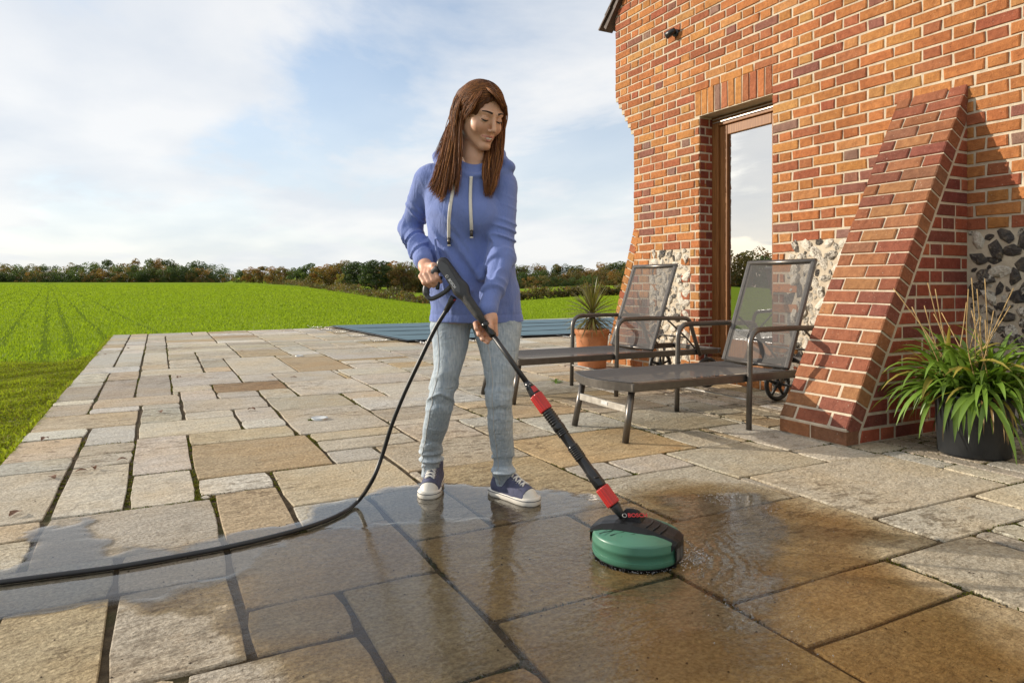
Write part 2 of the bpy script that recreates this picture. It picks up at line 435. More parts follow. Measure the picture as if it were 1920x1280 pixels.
def build_grass():
    g = np.random.default_rng(5)
    # young crop, from the terrace out to the middle distance
    P = []; H = []; W = []
    for d0, d1, dens, hh, ww in ((6.5, 14, 260, 0.055, 0.016), (14, 24, 110, 0.060, 0.024), (24, 42, 38, 0.07, 0.042), (42, 75, 13, 0.08, 0.075), (75, 150, 3.4, 0.09, 0.15)):
        n = int(dens*0.5*1.62*(d1**2-d0**2))
        d = np.sqrt(g.uniform(d0**2, d1**2, n)); px = g.uniform(-60, 1240, n)
        r = (px-CX)/F_PX*d
        X = FW[0]*d+RT[0]*r; Y = FW[1]*d+RT[1]*r
        ok = ~in_terrace(X, Y) & (d > lawn_line(px)) & (g.uniform(0, 1, n) > track_mask(X, Y)*0.8)
        ok &= ~((X > 2.4) & (Y < 13.0))
        # rows
        X, Y = X[ok], Y[ok]
        P.append(np.stack([X, Y, terrain_z(X, Y)-0.01], 1)); k = len(X)
        H.append(np.full(k, hh)); W.append(np.full(k, ww))
    P = np.concatenate(P); H = np.concatenate(H); W = np.concatenate(W)
    patch = 0.5+0.5*np.sin(P[:, 0]*0.33+np.sin(P[:, 1]*0.21)*2)*np.sin(P[:, 1]*0.27+1.3)
    c = np.array((0.22, 0.300, 0.024))[None]*(1-patch[:, None]*0.3)+np.array((0.21, 0.26, 0.03))[None]*patch[:, None]*0.33
    c *= g.uniform(0.78, 1.22, (len(P), 1))
    o = obj('crop_leaves', blade_field('crop_leaves', P, H, W, 0.55, M_GRASS, 3, c)); tag(o, 'low bright green crop leaves covering the sown field', 'crop', kind='stuff')
    # mown lawn along the terrace
    n = 150000
    d = np.sqrt(g.uniform(2.6**2, 9.6**2, n)); px = g.uniform(-140, 240, n); r = (px-CX)/F_PX*d
    X = FW[0]*d+RT[0]*r; Y = FW[1]*d+RT[1]*r
    ok = (X < X_EDGE-0.01) & (d < lawn_line(px)+g.normal(0, 0.12, n))
    X, Y = X[ok], Y[ok]; P = np.stack([X, Y, terrain_z(X, Y)-0.005], 1)
    # ragged fringe leaning over the edge of the slabs
    ye = g.uniform(-.5, 12.6, 5200); xe = X_EDGE-np.abs(g.normal(0, .018, 5200)); X = np.concatenate([X, xe]); Y = np.concatenate([Y, ye]); P = np.concatenate([P, np.stack([xe, ye, np.full(5200, -.03)], 1)])
    tuft = np.sin(X*5.1+np.sin(Y*3.3)*2.0)*np.sin(Y*4.3+np.sin(X*2.7)*1.7)
    hh = 0.036*(1+0.45*tuft)
    c = np.array((0.23, 0.27, 0.028))[None]*(1+0.25*tuft[:, None])*g.uniform(0.65, 1.35, (len(X), 1))
    dry = g.uniform(0, 1, len(X)) < 0.16
    c[dry] = np.array((0.17, 0.15, 0.05))*g.uniform(0.7, 1.2, (dry.sum(), 1))
    o = obj('lawn_grass', blade_field('lawn_grass', P, hh, np.full(len(X), 0.011), 0.9, M_GRASS, 4, c)); tag(o, 'short mown lawn grass beside the left edge of the terrace', 'lawn', kind='stuff')
    # lawn soil sheet
    pts = [(-40, -12), (X_EDGE+0.02, -12), (X_EDGE+0.02, 12.4), (-1.1, 11.2)]
    L = []
    for p in (200, 120, 0, -200, -600, -1500):
        dd = float(lawn_line(np.array(p*1.0))); s = (p-CX)/F_PX*dd
        L.append((FW[0]*dd+RT[0]*s, FW[1]*dd+RT[1]*s))
    poly = [(X_EDGE+0.02, -12), (X_EDGE+0.02, L[0][1]+0.2)]+L+[(-40, -12)]
    t = NT('lawn_soil'); p = t.pos(); c = t.ramp(t.noise(p, 9, 5), [(0.3, (0.11, 0.125, 0.02)), (0.7, (0.18, 0.19, 0.035))])
    t.principled(c, 0.9, 0, t.bump(t.noise(p, 25, 4), 1, 0.03), 0.1)
    o = obj('lawn', mesh_from('lawn', [(x, y, Z_FIELD+0.006) for x, y in poly], [tuple(range(len(poly)))], [t.m])); tag(o, kind='structure')
build_grass()
# ------------------------------------------------------------------ terrace: every slab is a piece of its own
CROPS = {1: (0, 600, 4.8), 2: (300, 600, 4.8), 3: (600, 620, 4.8), 4: (960, 640, 3.84), 5: (0, 800, 2.6667), 6: (400, 800, 2.6667), 7: (860, 880, 3.2), 8: (1380, 780, 2.56)}
def cg(c, x, y):
    ox, oy, s = CROPS[c]; return gnd(ox+x/s, oy+y/s)
# slab: far-left corner, near-right corner (detail-view number, x, y), tint key
SL = [
 (5,150,27, 5,405,50,'w'), (5,108,75, 5,330,158,'o'), (5,20,184, 5,308,212,'g'), (5,-50,246, 5,175,470,'g'), (5,-160,505, 5,150,566,'o'),
 (5,425,12, 5,655,75,'g'), (5,390,97, 5,648,125,'o'), (5,360,150, 5,645,180,'p'), (5,325,213, 5,622,405,'g'),
 (5,683,67, 5,968,205,'p'), (5,655,238, 5,1018,355,'p'), (5,205,465, 5,1070,582,'t'), (5,50,725, 5,565,835,'g'), (5,600,652, 5,1108,732,'g'),
 (5,-20,922, 5,490,1400,'s'), (5,590,810, 5,1200,1155,'t'), (6,12,348, 6,455,500,'s'), (6,415,400, 6,868,448,'g'), (6,30,580, 6,1110,718,'t'),
 (6,122,915, 6,765,1040,'t'), (6,-150,1225, 6,965,1330,'t'), (6,660,812, 7,405,1125,'t'), (6,970,1275, 7,640,1400,'s'),
 (6,775,345, 7,178,332,'g'), (6,297,233, 6,1110,312,'o'), (5,965,90, 6,595,190,'d'), (5,1025,275, 6,300,300,'w'), (5,950,50, 6,415,40,'o'),
 (6,545,130, 6,880,155,'p'), (2,950,708, 2,1795,755,'t'), (2,1055,818, 3,660,828,'t'), (2,1265,1022, 3,780,905,'o'), (2,1365,1097, 3,890,998,'p'),
 (3,505,1045, 4,90,826,'t'), (6,985,222, 7,1055,195,'s'), (6,1010,562, 7,1290,620,'s'), (7,640,258, 7,1285,307,'o'),
 (4,312,908, 4,930,955,'g'), (4,700,858, 4,1312,893,'g'), (4,545,1022, 8,262,385,'t'), (7,905,390, 8,940,606,'s'), (8,-10,880, 8,1110,862,'s'),
 (8,695,688, 8,2000,830,'t'), (8,400,1100, 8,1700,1090,'s'), (7,155,830, 8,900,1390,'s'), (8,50,300, 8,1275,318,'p'), (8,618,487, 8,1490,465,'p'),
 (8,1125,372, 8,1800,400,'p'), (4,1055,803, 8,472,220,'t'), (8,250,160, 8,648,186,'p'), (8,535,140, 8,860,155,'p'), (4,1140,682, 4,1630,712,'p'),
 (4,-108,748, 4,1370,756,'y'), (4,60,555, 4,825,608,'g'), (4,600,520, 4,1650,592,'t'),
 (1,375,885, 1,1222,936,'o'), (1,460,775, 1,795,845,'m'), (1,510,730, 1,845,745,'w'), (1,610,610, 1,865,705,'m'), (1,640,578, 1,925,590,'g'), (1,720,490, 1,940,555,'w'),
 (1,780,437, 1,1265,458,'w'), (1,890,288, 1,1030,422,'g'), (1,985,485, 1,1245,505,'o'), (1,970,545, 1,1235,690,'m'), (1,900,705, 1,1605,722,'o'), (1,850,795, 1,1220,815,'w'),
 (1,1270,500, 1,1570,640,'m'), (1,1250,768, 1,1625,785,'g'), (1,1240,815, 1,1660,890,'g'), (1,1240,930, 2,725,990,'p'), (1,1290,295, 1,1520,390,'g'), (1,1085,305, 1,1275,390,'g'), (1,1280,400, 1,1530,435,'o'),
 (2,115,485, 2,760,555,'g'), (2,145,610, 2,465,620,'p'), (2,155,640, 2,530,695,'p'), (2,470,580, 2,1140,600,'b'), (2,525,655, 2,865,668,'g'), (2,855,630, 2,1280,683,'g'),
 (2,195,732, 2,970,762,'p'), (2,230,832, 2,635,860,'p'), (2,615,800, 2,1100,880,'p'), (2,705,915, 2,1165,950,'w'),
 (2,1025,508, 2,1690,520,'p'), (2,1105,560, 3,500,535,'p'), (3,195,565, 3,590,578,'o'), (3,285,608, 3,1490,612,'w'), (3,465,708, 3,1400,730,'t'), (3,590,768, 3,1500,776,'p'),
 (2,540,345, 2,1250,462,'g'), (2,690,278, 2,1210,322,'s'), (2,1030,345, 2,1720,425,'s'), (3,160,262, 3,830,240,'d'), (3,225,398, 3,1000,345,'d'),
]
TINTS = {'w': (0.63, 0.605, 0.545), 'o': (0.55, 0.475, 0.355), 'g': (0.52, 0.495, 0.425), 'p': (0.57, 0.525, 0.435), 't': (0.50, 0.45, 0.355), 's': (0.46, 0.37, 0.235),
         'd': (0.41, 0.32, 0.19), 'b': (0.34, 0.23, 0.12), 'm': (0.44, 0.40, 0.335), 'y': (0.50, 0.39, 0.225)}
def y_far(X): return 12.87+0.075*(X+0.66)
POOL = [gnd(622, 613.5), gnd(764, 642), gnd(1090, 628.5), gnd(1100, 600.5)]      # cover corners: far left, near left, near right, far right
def in_pool(X, Y):
    # inside the cover quad (left edge and near edge are what matters)
    a, b, c = POOL[0], POOL[1], POOL[2]
    s1 = (b.x-a.x)*(Y-a.y)-(b.y-a.y)*(X-a.x)
    s2 = (c.x-b.x)*(Y-b.y)-(c.y-b.y)*(X-b.x)
    return s1 > 0 and s2 > 0

def slab_material():
    t = NT('riven_sandstone'); p = t.pos()
    oi = t.node('ShaderNodeObjectInfo'); tint = oi.outputs['Color']; rn = oi.outputs['Random']
    off = t.node('ShaderNodeCombineXYZ'); t.link(t.math('MULTIPLY', rn, 37.0), off.inputs[0]); t.link(t.math('MULTIPLY', rn, 91.0), off.inputs[1]); t.link(t.math('MULTIPLY', rn, 13.0), off.inputs[2])
    va = t.node('ShaderNodeVectorMath'); va.operation = 'ADD'; t.link(p, va.inputs[0]); t.link(off.outputs[0], va.inputs[1]); q = va.outputs[0]
    qs = t.mapping(q, scale=(1.0, 2.1, 1.0), rot=(0, 0, 0.25))
    big = t.noise(q, 2.2, 5, 0.6); mid = t.noise(qs, 9, 5, 0.6, 0.4); fin = t.noise(q, 90, 3, 0.6); spk = t.noise(q, 260, 2)
    c = t.mix(t.rng(big, 0.38, 0.66, 0, 0.6, True), tint, t.mix(1.0, tint, (1.06, 0.94, 0.76), 'MULTIPLY'))
    c = t.mix(t.rng(mid, 0.45, 0.75, 0, 0.45), c, t.mix(1.0, c, (0.72, 0.70, 0.68), 'MULTIPLY'))
    c = t.mix(t.rng(t.noise(q, 1.1, 4), 0.56, 0.74, 0, 0.5, True), c, t.mix(1.0, c, (0.80, 0.82, 0.84), 'MULTIPLY'))
    c = t.mix(t.rng(fin, 0.35, 0.7, 0, 1), t.mix(1.0, c, (0.66, 0.63, 0.60), 'MULTIPLY'), t.mix(1.0, c, (1.18, 1.18, 1.18), 'MULTIPLY'))
    c = t.mix(t.rng(spk, 0.58, 0.66, 0, 0.6), c, t.mix(1.0, c, (0.45, 0.40, 0.36), 'MULTIPLY'))
    # brown iron stains and dark lichen blotches
    c = t.mix(t.rng(t.noise(q, 3.6, 6, 0.7), 0.62, 0.74, 0, 0.55, True), c, t.mix(1.0, c, (0.92, 0.68, 0.42), 'MULTIPLY'))
    # dark lichen and algae in patches
    al = t.math('MULTIPLY', t.rng(t.noise(p, 0.95, 3), 0.44, 0.62, 0, 1, True), t.rng(t.noise(qs, 13, 6, 0.72, 0.5), 0.47, 0.62, 0, 0.8, True))
    c = t.mix(al, c, t.mix(1.0, c, (0.36, 0.32, 0.27), 'MULTIPLY'))
    h = t.math('ADD', t.math('MULTIPLY', t.noise(qs, 5.5, 6, 0.62, 0.6), 1.0), t.math('MULTIPLY', fin, 0.22))
    h2 = t.math('ADD', h, t.math('MULTIPLY', t.noise(qs, 32, 5, 0.68), 0.42))
    nm = t.bump(h2, 1.0, 0.026)
    t.principled(c, t.rng(mid, 0.3, 0.7, 0.72, 0.9), 0, nm, 0.3)
    return t.m
M_SLAB = slab_material()

def slab_mesh(x0, x1, y0, y1, g, far_line=False):
    """irregular hewn outline with a worn edge; origin at the slab centre"""
    cx, cy = (x0+x1)/2, (y0+y1)/2
    n = 3
    def edge(a, b):
        return [(a[0]+(b[0]-a[0])*i/n, a[1]+(b[1]-a[1])*i/n) for i in range(n)]
    ytl, ytr = (y_far(x0), y_far(x1)) if far_line else (y1, y1)
    cs = [(x0, y0), (x1, y0), (x1, ytr), (x0, ytl)]
    out = []
    for i in range(4): out += edge(cs[i], cs[(i+1) % 4])
    j = 0.0035
    out = [(x+g.uniform(-j, j), y+g.uniform(-j, j)) for x, y in out]
    # round the corners a little
    for i in range(4):
        k = i*n; ex, ey = cx-out[k][0], cy-out[k][1]; l = math.hypot(ex, ey); out[k] = (out[k][0]+ex/l*0.009, out[k][1]+ey/l*0.009)
    m = len(out); V = []; zt = 0.0
    for x, y in out:                                     # top ring, inset
        ex, ey = cx-x, cy-y; l = math.hypot(ex, ey); V.append((x-cx+ex/l*0.0035, y-cy+ey/l*0.0035, zt))
    for x, y in out: V.append((x-cx, y-cy, zt-0.003))
    for x, y in out: V.append((x-cx, y-cy, zt-0.045))
    Fc = [tuple(range(m))]
    for r in (0, 1):
        for k in range(m):
            k2 = (k+1) % m; Fc.append(((r+1)*m+k, (r+1)*m+k2, r*m+k2, r*m+k))
    return cx, cy, V, Fc

def build_terrace():
    C = 0.05
    X0, Y0 = -0.66, -0.4; NX, NY = int((9.2-X0)/C), int((13.9-Y0)/C)
    occ = np.zeros((NX, NY), dtype=bool)
    g = random.Random(3)
    rects = []
    for (c1, x1, y1, c2, x2, y2, k) in SL:
        a = cg(c1, x1, y1); b = cg(c2, x2, y2)
        i0, i1 = round((a.x-X0)/C), round((b.x-X0)/C); j0, j1 = round((b.y-Y0)/C), round((a.y-Y0)/C)
        i0 = max(0, i0); i1 = min(NX, i1); j0 = max(0, j0); j1 = min(NY, j1)
        # trim against slabs already laid
        while i1-i0 > 2 and j1-j0 > 1 and occ[i0:i1, j0:j1].any():
            sub = occ[i0:i1, j0:j1]
            e = [sub[0].mean(), sub[-1].mean(), sub[:, 0].mean(), sub[:, -1].mean()]
            w = max(range(4), key=lambda q: e[q])
            if w == 0: i0 += 1
            elif w == 1: i1 -= 1
            elif w == 2: j0 += 1
            else: j1 -= 1
        if i1-i0 < 3 or j1-j0 < 2 or occ[i0:i1, j0:j1].any(): continue
        occ[i0:i1, j0:j1] = True; rects.append((i0, i1, j0, j1, k))
    # close slivers between traced slabs by growing slabs into them
    for rep in range(3):
        for q in range(len(rects)):
            i0, i1, j0, j1, k = rects[q]
            for sd in range(4):
                for gmax in (1, 2, 3, 4, 5):
                    if sd == 0: a, b, c, d = i0-gmax, i0, j0, j1
                    elif sd == 1: a, b, c, d = i1, i1+gmax, j0, j1
                    elif sd == 2: a, b, c, d = i0, i1, j0-gmax, j0
                    else: a, b, c, d = i0, i1, j1, j1+gmax
                    if a < 0 or c < 0 or b > NX or d > NY: break
                    if occ[a:b, c:d].any(): break
                    # what lies just past the sliver
                    if sd == 0: n = occ[a-1, c:d] if a > 0 else np.ones(1, bool)
                    elif sd == 1: n = occ[b, c:d] if b < NX else np.ones(1, bool)
                    elif sd == 2: n = occ[a:b, c-1] if c > 0 else np.ones(1, bool)
                    else: n = occ[a:b, d] if d < NY else np.ones(1, bool)
                    if n.mean() > 0.35:
                        occ[a:b, c:d] = True; i0, i1, j0, j1 = min(i0, a), max(i1, b), min(j0, c), max(j1, d); break
            rects[q] = (i0, i1, j0, j1, k)
    # cells outside the paved area
    dead = np.zeros_like(occ)
    for i in range(NX):
        x = X0+(i+0.5)*C
        for j in range(NY):
            y = Y0+(j+0.5)*C
            if y > y_far(x)-0.02 or in_pool(x, y) or (x > 4.28 and y < 5.5) or (x > 4.28 and y < 6.1 and x < 5.2): dead[i, j] = True; continue
            d = x*FW[0]+y*FW[1]; r = x*RT[0]+y*RT[1]
            if d < 0.7 or abs(r) > 0.80*d+0.9: dead[i, j] = True
    free = ~(occ | dead)
    order = [(i, j) for j in range(NY) for i in range(NX)]
    for (i, j) in order:
        if not free[i, j]: continue
        tw = g.choice((8, 11, 13, 16, 19, 22)); th = g.choice((4, 6, 8, 9, 12, 13))
        w = 0
        while w < tw and i+w < NX and free[i+w, j]: w += 1
        # widen by a leftover sliver
        k = w
        while k < w+4 and i+k < NX and free[i+k, j]: k += 1
        if i+k >= NX or not free[i+k, j]: w = k
        h = 1
        while h < th and j+h < NY and free[i:i+w, j+h].all(): h += 1
        k = h
        while k < h+3 and j+k < NY and free[i:i+w, j+k].all(): k += 1
        if j+k >= NY or not free[i:i+w, j+k].all(): h = k
        free[i:i+w, j:j+h] = False
        if w*h < 6: 
            rects.append((i, i+w, j, j+h, 'g')); continue
        rects.append((i, i+w, j, j+h, g.choice('wogppptttggms')))
    base = MB()
    base.box((X0, -6, -0.6), (4.6, 6.0, -0.0075)); 
    V = [(X0, 6.0, -0.0075), (20, 6.0, -0.0075), (20, y_far(20), -0.0075), (X0, y_far(X0), -0.0075)]
    V += [(x, y, -0.6) for x, y, _ in V]
    base.add(V, [(0,1,2,3), (0,3,7,4), (3,2,6,7), (4,5,1,0), (1,5,6,2)])
    t = NT('joint_earth'); p = t.pos()
    c = t.ramp(t.noise(p, 30, 5), [(0.3, (0.055, 0.040, 0.025)), (0.7, (0.13, 0.098, 0.06))])
    c = t.mix(t.rng(t.noise(p, 2.3, 4), 0.53, 0.66, 0, 0.7), c, (0.045, 0.06, 0.012))
    t.principled(c, 0.95, 0, t.bump(t.noise(p, 120, 4), 1, 0.01), 0.1)
    terr = base.build('terrace', t.m); tag(terr, kind='structure')
    rects.sort(key=lambda q: -((q[1]-q[0])*(q[3]-q[2]))/(((q[2]+q[3])/2*C+1.5)**2))
    rest = MB(); n = 0; cols = []
    global JOINTS
    JOINTS = [(X0+a*C, X0+b*C, Y0+c_*C, Y0+d_*C) for a, b, c_, d_, _ in rects]
    for (i0, i1, j0, j1, k) in rects:
        x0, x1, y0, y1 = X0+i0*C, X0+i1*C, Y0+j0*C, Y0+j1*C
        cy = (y0+y1)/2; cx = (x0+x1)/2
        far = y1 > y_far(cx)-0.12
        gx = g.uniform(0.006, 0.011); gy = g.uniform(0.003, 0.006)
        if i0 == 0: xa = x0
        else: xa = x0+gx
        cx, cy, V, Fc = slab_mesh(xa, x1-gx, y0+gy, y1-gy, g, far)
        me = mesh_from('slab', V, Fc, [M_SLAB])
        o = obj('slab', me, terr, (cx, cy, g.uniform(-0.0022, 0.0018)), (g.uniform(-0.003, 0.003), g.uniform(-0.003, 0.003), 0))
        b = TINTS[k]; v = g.uniform(0.9, 1.1)
        o.color = (b[0]*v*g.uniform(0.97, 1.03), b[1]*v, b[2]*v*g.uniform(0.95, 1.05), 1); n += 1
    print('slabs', n)
    return terr
TERRACE = build_terrace()

def build_moss():
    g = np.random.default_rng(23); P = []
    for (x0, x1, y0, y1) in JOINTS:
        d = ((x0+x1)/2)*FW[0]+((y0+y1)/2)*FW[1]
        if d > 9: continue
        for k in range(int(90/max(1.2, d*0.5))):
            P.append((x0+g.normal(0, .004), g.uniform(y0, y1)) if g.uniform() < .65 else (g.uniform(x0, x1), y0+g.normal(0, .002)))
    P = np.array(P); m = np.sin(P[:, 0]*2.7+1.1)*np.sin(P[:, 1]*2.1+.4)+.35*np.sin(P[:, 0]*9+P[:, 1]*7)+g.normal(0, .15, len(P))
    P = P[(m > .12) & (P[:, 0] > X_EDGE+.02)]
    P = np.repeat(P, 5, axis=0)+g.normal(0, .006, (len(P)*5, 2)); n = len(P)
    pts = np.stack([P[:, 0], P[:, 1], np.full(n, -.0075)], 1)
    c = np.where(g.uniform(size=(n, 1)) < .6, np.array((0.10, 0.115, 0.02)), np.array((0.14, 0.11, 0.045)))*g.uniform(.6, 1.2, (n, 1))
    o = obj('joint_moss', blade_field('joint_moss', pts, np.full(n, .009), np.full(n, .0055), .8, M_GRASS, 8, c)); tag(o, 'moss and tiny weeds growing in the paving joints', 'moss', kind='stuff')
build_moss()
# ------------------------------------------------------------------ pool with its fitted cover
def build_pool():
    t = NT('pool_cover_fabric'); p = t.pos()
    c = t.ramp(t.noise(p, 1.2, 4), [(0.3, (0.075, 0.135, 0.165)), (0.7, (0.095, 0.165, 0.20))])
    w = t.noise(t.mapping(p, scale=(0.5, 3.0, 1)), 1.5, 3)
    t.principled(c, 0.62, 0, t.bump(w, 0.8, 0.06), 0.3)
    root = empty('pool_cover', ((POOL[0]+POOL[2])/2), 0, 'taut teal fabric pool cover with straps and springs behind the woman', 'pool cover')
    rc = root.location
    a, b, c_, d = POOL; d = Vector((c_.x+(a.x-b.x)*1.0, c_.y+(a.y-b.y)*1.0, 0)); 
    ext = 5.0
    c2 = c_+(c_-b).normalized()*ext; d2 = d+(d-a).normalized()*ext
    n = 40; m = 40; V = []; Fc = []
    for i in range(n+1):
        for j in range(m+1):
            u, v = i/n, j/m
            P = (a*(1-u)+d2*u)*(1-v)+(b*(1-u)+c2*u)*v
            sag = -0.035*(min(u, 1-u, 0.12)/0.12)*(min(v, 1-v, 0.2)/0.2)
            seam = 0.012*math.exp(-(((u*14) % 1-0.5)/0.05)**2)
            V.append((P.x-rc.x, P.y-rc.y, 0.036+sag*0.35+seam*0.25))
    for i in range(n):
        for j in range(m): Fc.append((i*(m+1)+j, i*(m+1)+j+1, (i+1)*(m+1)+j+1, (i+1)*(m+1)+j))
    obj('cover_sheet', mesh_from('cover_sheet', V, Fc, [t.m], True), root)
    web = simple_mat('black_webbing', (0.02, 0.022, 0.024), 0.7)
    mb = MB()
    for k in range(1, 4):
        v = k/4.0
        pts = [((a*(1-u)+d2*u)*(1-v)+(b*(1-u)+c2*u)*v) for u in np.linspace(0.0, 1.0, 30)]
        mb.tube([(q.x-rc.x, q.y-rc.y, 0.030+0.004*math.sin(i*1.1)) for i, q in enumerate(pts)], 0.007, 6, flat=((0,0,1), 0.6))
    mb.build('seam_webbing', web, root)
    hemm = MB()
    e1 = [(a*(1-q)+b*q) for q in np.linspace(0, 1, 14)]+[(b*(1-q)+c2*q) for q in np.linspace(0.05, 1, 24)]
    hemm.tube([(q.x-rc.x, q.y-rc.y, 0.024) for q in e1], 0.035, 6, flat=((0,0,1), 0.2)); hemm.build('hem', web, root)
    steel = simple_mat('spring_steel', (0.55, 0.54, 0.52), 0.3, 1.0)
    def strap(P, dirv, L=0.42):
        mb = MB(); s = MB()
        q = P+dirv*0.2
        mb.tube([(P-dirv*0.06-rc+Vector((0, 0, 0.03))), (q-rc+Vector((0, 0, 0.016)))], 0.022, 6, flat=((0,0,1), 0.2)); mb.build('strap', web, root)
        pts = []
        for i in range(61):
            f = i/60; ph = f*2*math.pi*10; side = Vector((-dirv.y, dirv.x, 0))
            pts.append(q+dirv*(f*0.2)-rc+side*math.cos(ph)*0.012+Vector((0, 0, 0.016+math.sin(ph)*0.012)))
        s.tube(pts, 0.0035, 5)
        ring = [q+dirv*0.235-rc+dirv*math.cos(k*math.pi/7)*0.035+Vector((-dirv.y, dirv.x, 0))*math.sin(k*math.pi/7)*0.02+Vector((0, 0, 0.03+0.024*math.cos(k*math.pi/7))) for k in range(15)]
        s.tube(ring, 0.004, 5); s.build('spring', steel, root)
    dl = Vector((-1, 0, 0)); 
    for f in (0.02, 0.2, 0.42, 0.66, 0.93): strap(a*(1-f)+b*f, dl)
    dn = Vector((0, -1, 0))
    for f in (0.015, 0.11, 0.2, 0.31, 0.42, 0.53): strap(b*(1-f)+c2*f, dn)
    # pale coping stones round the pool
    cop = simple_mat('coping_stone', (0.52, 0.47, 0.38), 0.8, 0, 0.2, 6, 0.4, 60)
    k0 = MB(); k0.add([(a.x-0.1, a.y+0.02, 0.004), (d2.x, d2.y+0.02, 0.004), (d2.x, y_far(d2.x)+0.35, 0.004), (a.x-0.1, y_far(a.x)+0.25, 0.004),
                       (a.x-0.1, a.y+0.02, -0.3), (d2.x, d2.y+0.02, -0.3), (d2.x, y_far(d2.x)+0.35, -0.3), (a.x-0.1, y_far(a.x)+0.25, -0.3)],
                      [(0,1,2,3), (3,2,6,7), (0,3,7,4), (1,0,4,5), (2,1,5,6)])
    o = k0.build('pool_coping', cop); tag(o, kind='structure')
build_pool()
# ------------------------------------------------------------------ house: gable wall, buttresses, flint panels, door
XW = 4.25                     # wall face
PITCH, BH = 0.077, 0.0630
Y_END, Y_TOP = 5.56, 5.87     # wall end low down, and above the corbel
DY0, DY1, DZ0, DZ1 = 3.807, 4.624, 0.16, 2.32
BUT_Y0, BUT_Y1, BUT_X, BUT_Z = 2.365, 2.79, 3.17, 2.03
BRICK_COL = [((0.46, 0.165, 0.052), 34), ((0.50, 0.205, 0.060), 28), ((0.37, 0.115, 0.052), 18), ((0.27, 0.110, 0.075), 5), ((0.29, 0.160, 0.12), 4), ((0.52, 0.245, 0.080), 10), ((0.41, 0.145, 0.062), 10)]
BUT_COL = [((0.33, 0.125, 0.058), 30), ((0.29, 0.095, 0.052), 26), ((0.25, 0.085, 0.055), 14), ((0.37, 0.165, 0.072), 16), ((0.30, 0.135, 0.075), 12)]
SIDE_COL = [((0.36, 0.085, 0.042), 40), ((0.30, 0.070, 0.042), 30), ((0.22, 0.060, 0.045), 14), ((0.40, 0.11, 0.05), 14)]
def brick_color(g, dark=1.0, pal=None):
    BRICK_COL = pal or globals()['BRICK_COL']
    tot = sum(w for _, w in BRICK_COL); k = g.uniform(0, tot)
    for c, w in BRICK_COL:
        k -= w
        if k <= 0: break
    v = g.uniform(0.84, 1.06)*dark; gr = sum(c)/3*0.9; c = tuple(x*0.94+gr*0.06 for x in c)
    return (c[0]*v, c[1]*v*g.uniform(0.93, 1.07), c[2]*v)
def brick_material(name, use_attr):
    t = NT(name); p = t.pos()
    if use_attr:
        a = t.node('ShaderNodeAttribute'); a.attribute_name = 'tint'; tint = a.outputs['Color']
    else: tint = t.node('ShaderNodeObjectInfo').outputs['Color']
    n = t.noise(p, 28, 6, 0.62); f = t.noise(p, 150, 3); big = t.noise(p, 7, 4)
    c = t.mix(t.rng(n, 0.35, 0.7), t.mix(1.0, tint, (0.80, 0.76, 0.74), 'MULTIPLY'), t.mix(1.0, tint, (1.14, 1.15, 1.12), 'MULTIPLY'))
    c = t.mix(t.rng(big, 0.5, 0.72, 0, 0.45), c, t.mix(1.0, c, (1.06, 1.07, 1.0), 'MULTIPLY'))
    c = t.mix(t.rng(t.noise(p, 1.6, 5, 0.6), 0.45, 0.7, 0, 0.55, True), c, t.mix(1.0, c, (0.74, 0.70, 0.70), 'MULTIPLY'))      # weather stains
    c = t.mix(t.rng(t.noise(p, 95, 3), 0.66, 0.76, 0, 0.75), c, (0.55, 0.44, 0.33))          # lime specks
    c = t.mix(t.rng(t.noise(p, 60, 4), 0.68, 0.76, 0, 0.7), c, (0.09, 0.04, 0.03))          # burnt pits
    cr = t.noise(t.mapping(p, scale=(1, 1, 2.2), rot=(0.5, 0, 0)), 42, 5, 0.7, 1.2)
    h = t.math('ADD', t.math('MULTIPLY', n, 1.0), t.math('MULTIPLY', cr, 0.9))
    nm = t.bump(t.math('ADD', h, t.math('MULTIPLY', f, 0.35)), 0.9, 0.009)
    t.principled(c, 0.86, 0, nm, 0.2)
    return t.m
M_BRICK = brick_material('brick_clay', False)
M_BRICK_A = brick_material('brick_clay_far', True)
def mortar_material():
    t = NT('lime_mortar'); p = t.pos()
    c = t.ramp(t.noise(p, 18, 5), [(0.3, (0.46, 0.38, 0.285)), (0.7, (0.63, 0.54, 0.41))])
    c = t.mix(t.rng(t.noise(p, 220, 2), 0.58, 0.7, 0, 0.4), c, (0.36, 0.27, 0.18))
    t.principled(c, 0.95, 0, t.bump(t.math('ADD', t.noise(p, 160, 3), t.noise(p, 30, 3)), 0.7, 0.006), 0.1)
    return t.m
M_MORTAR = mortar_material()

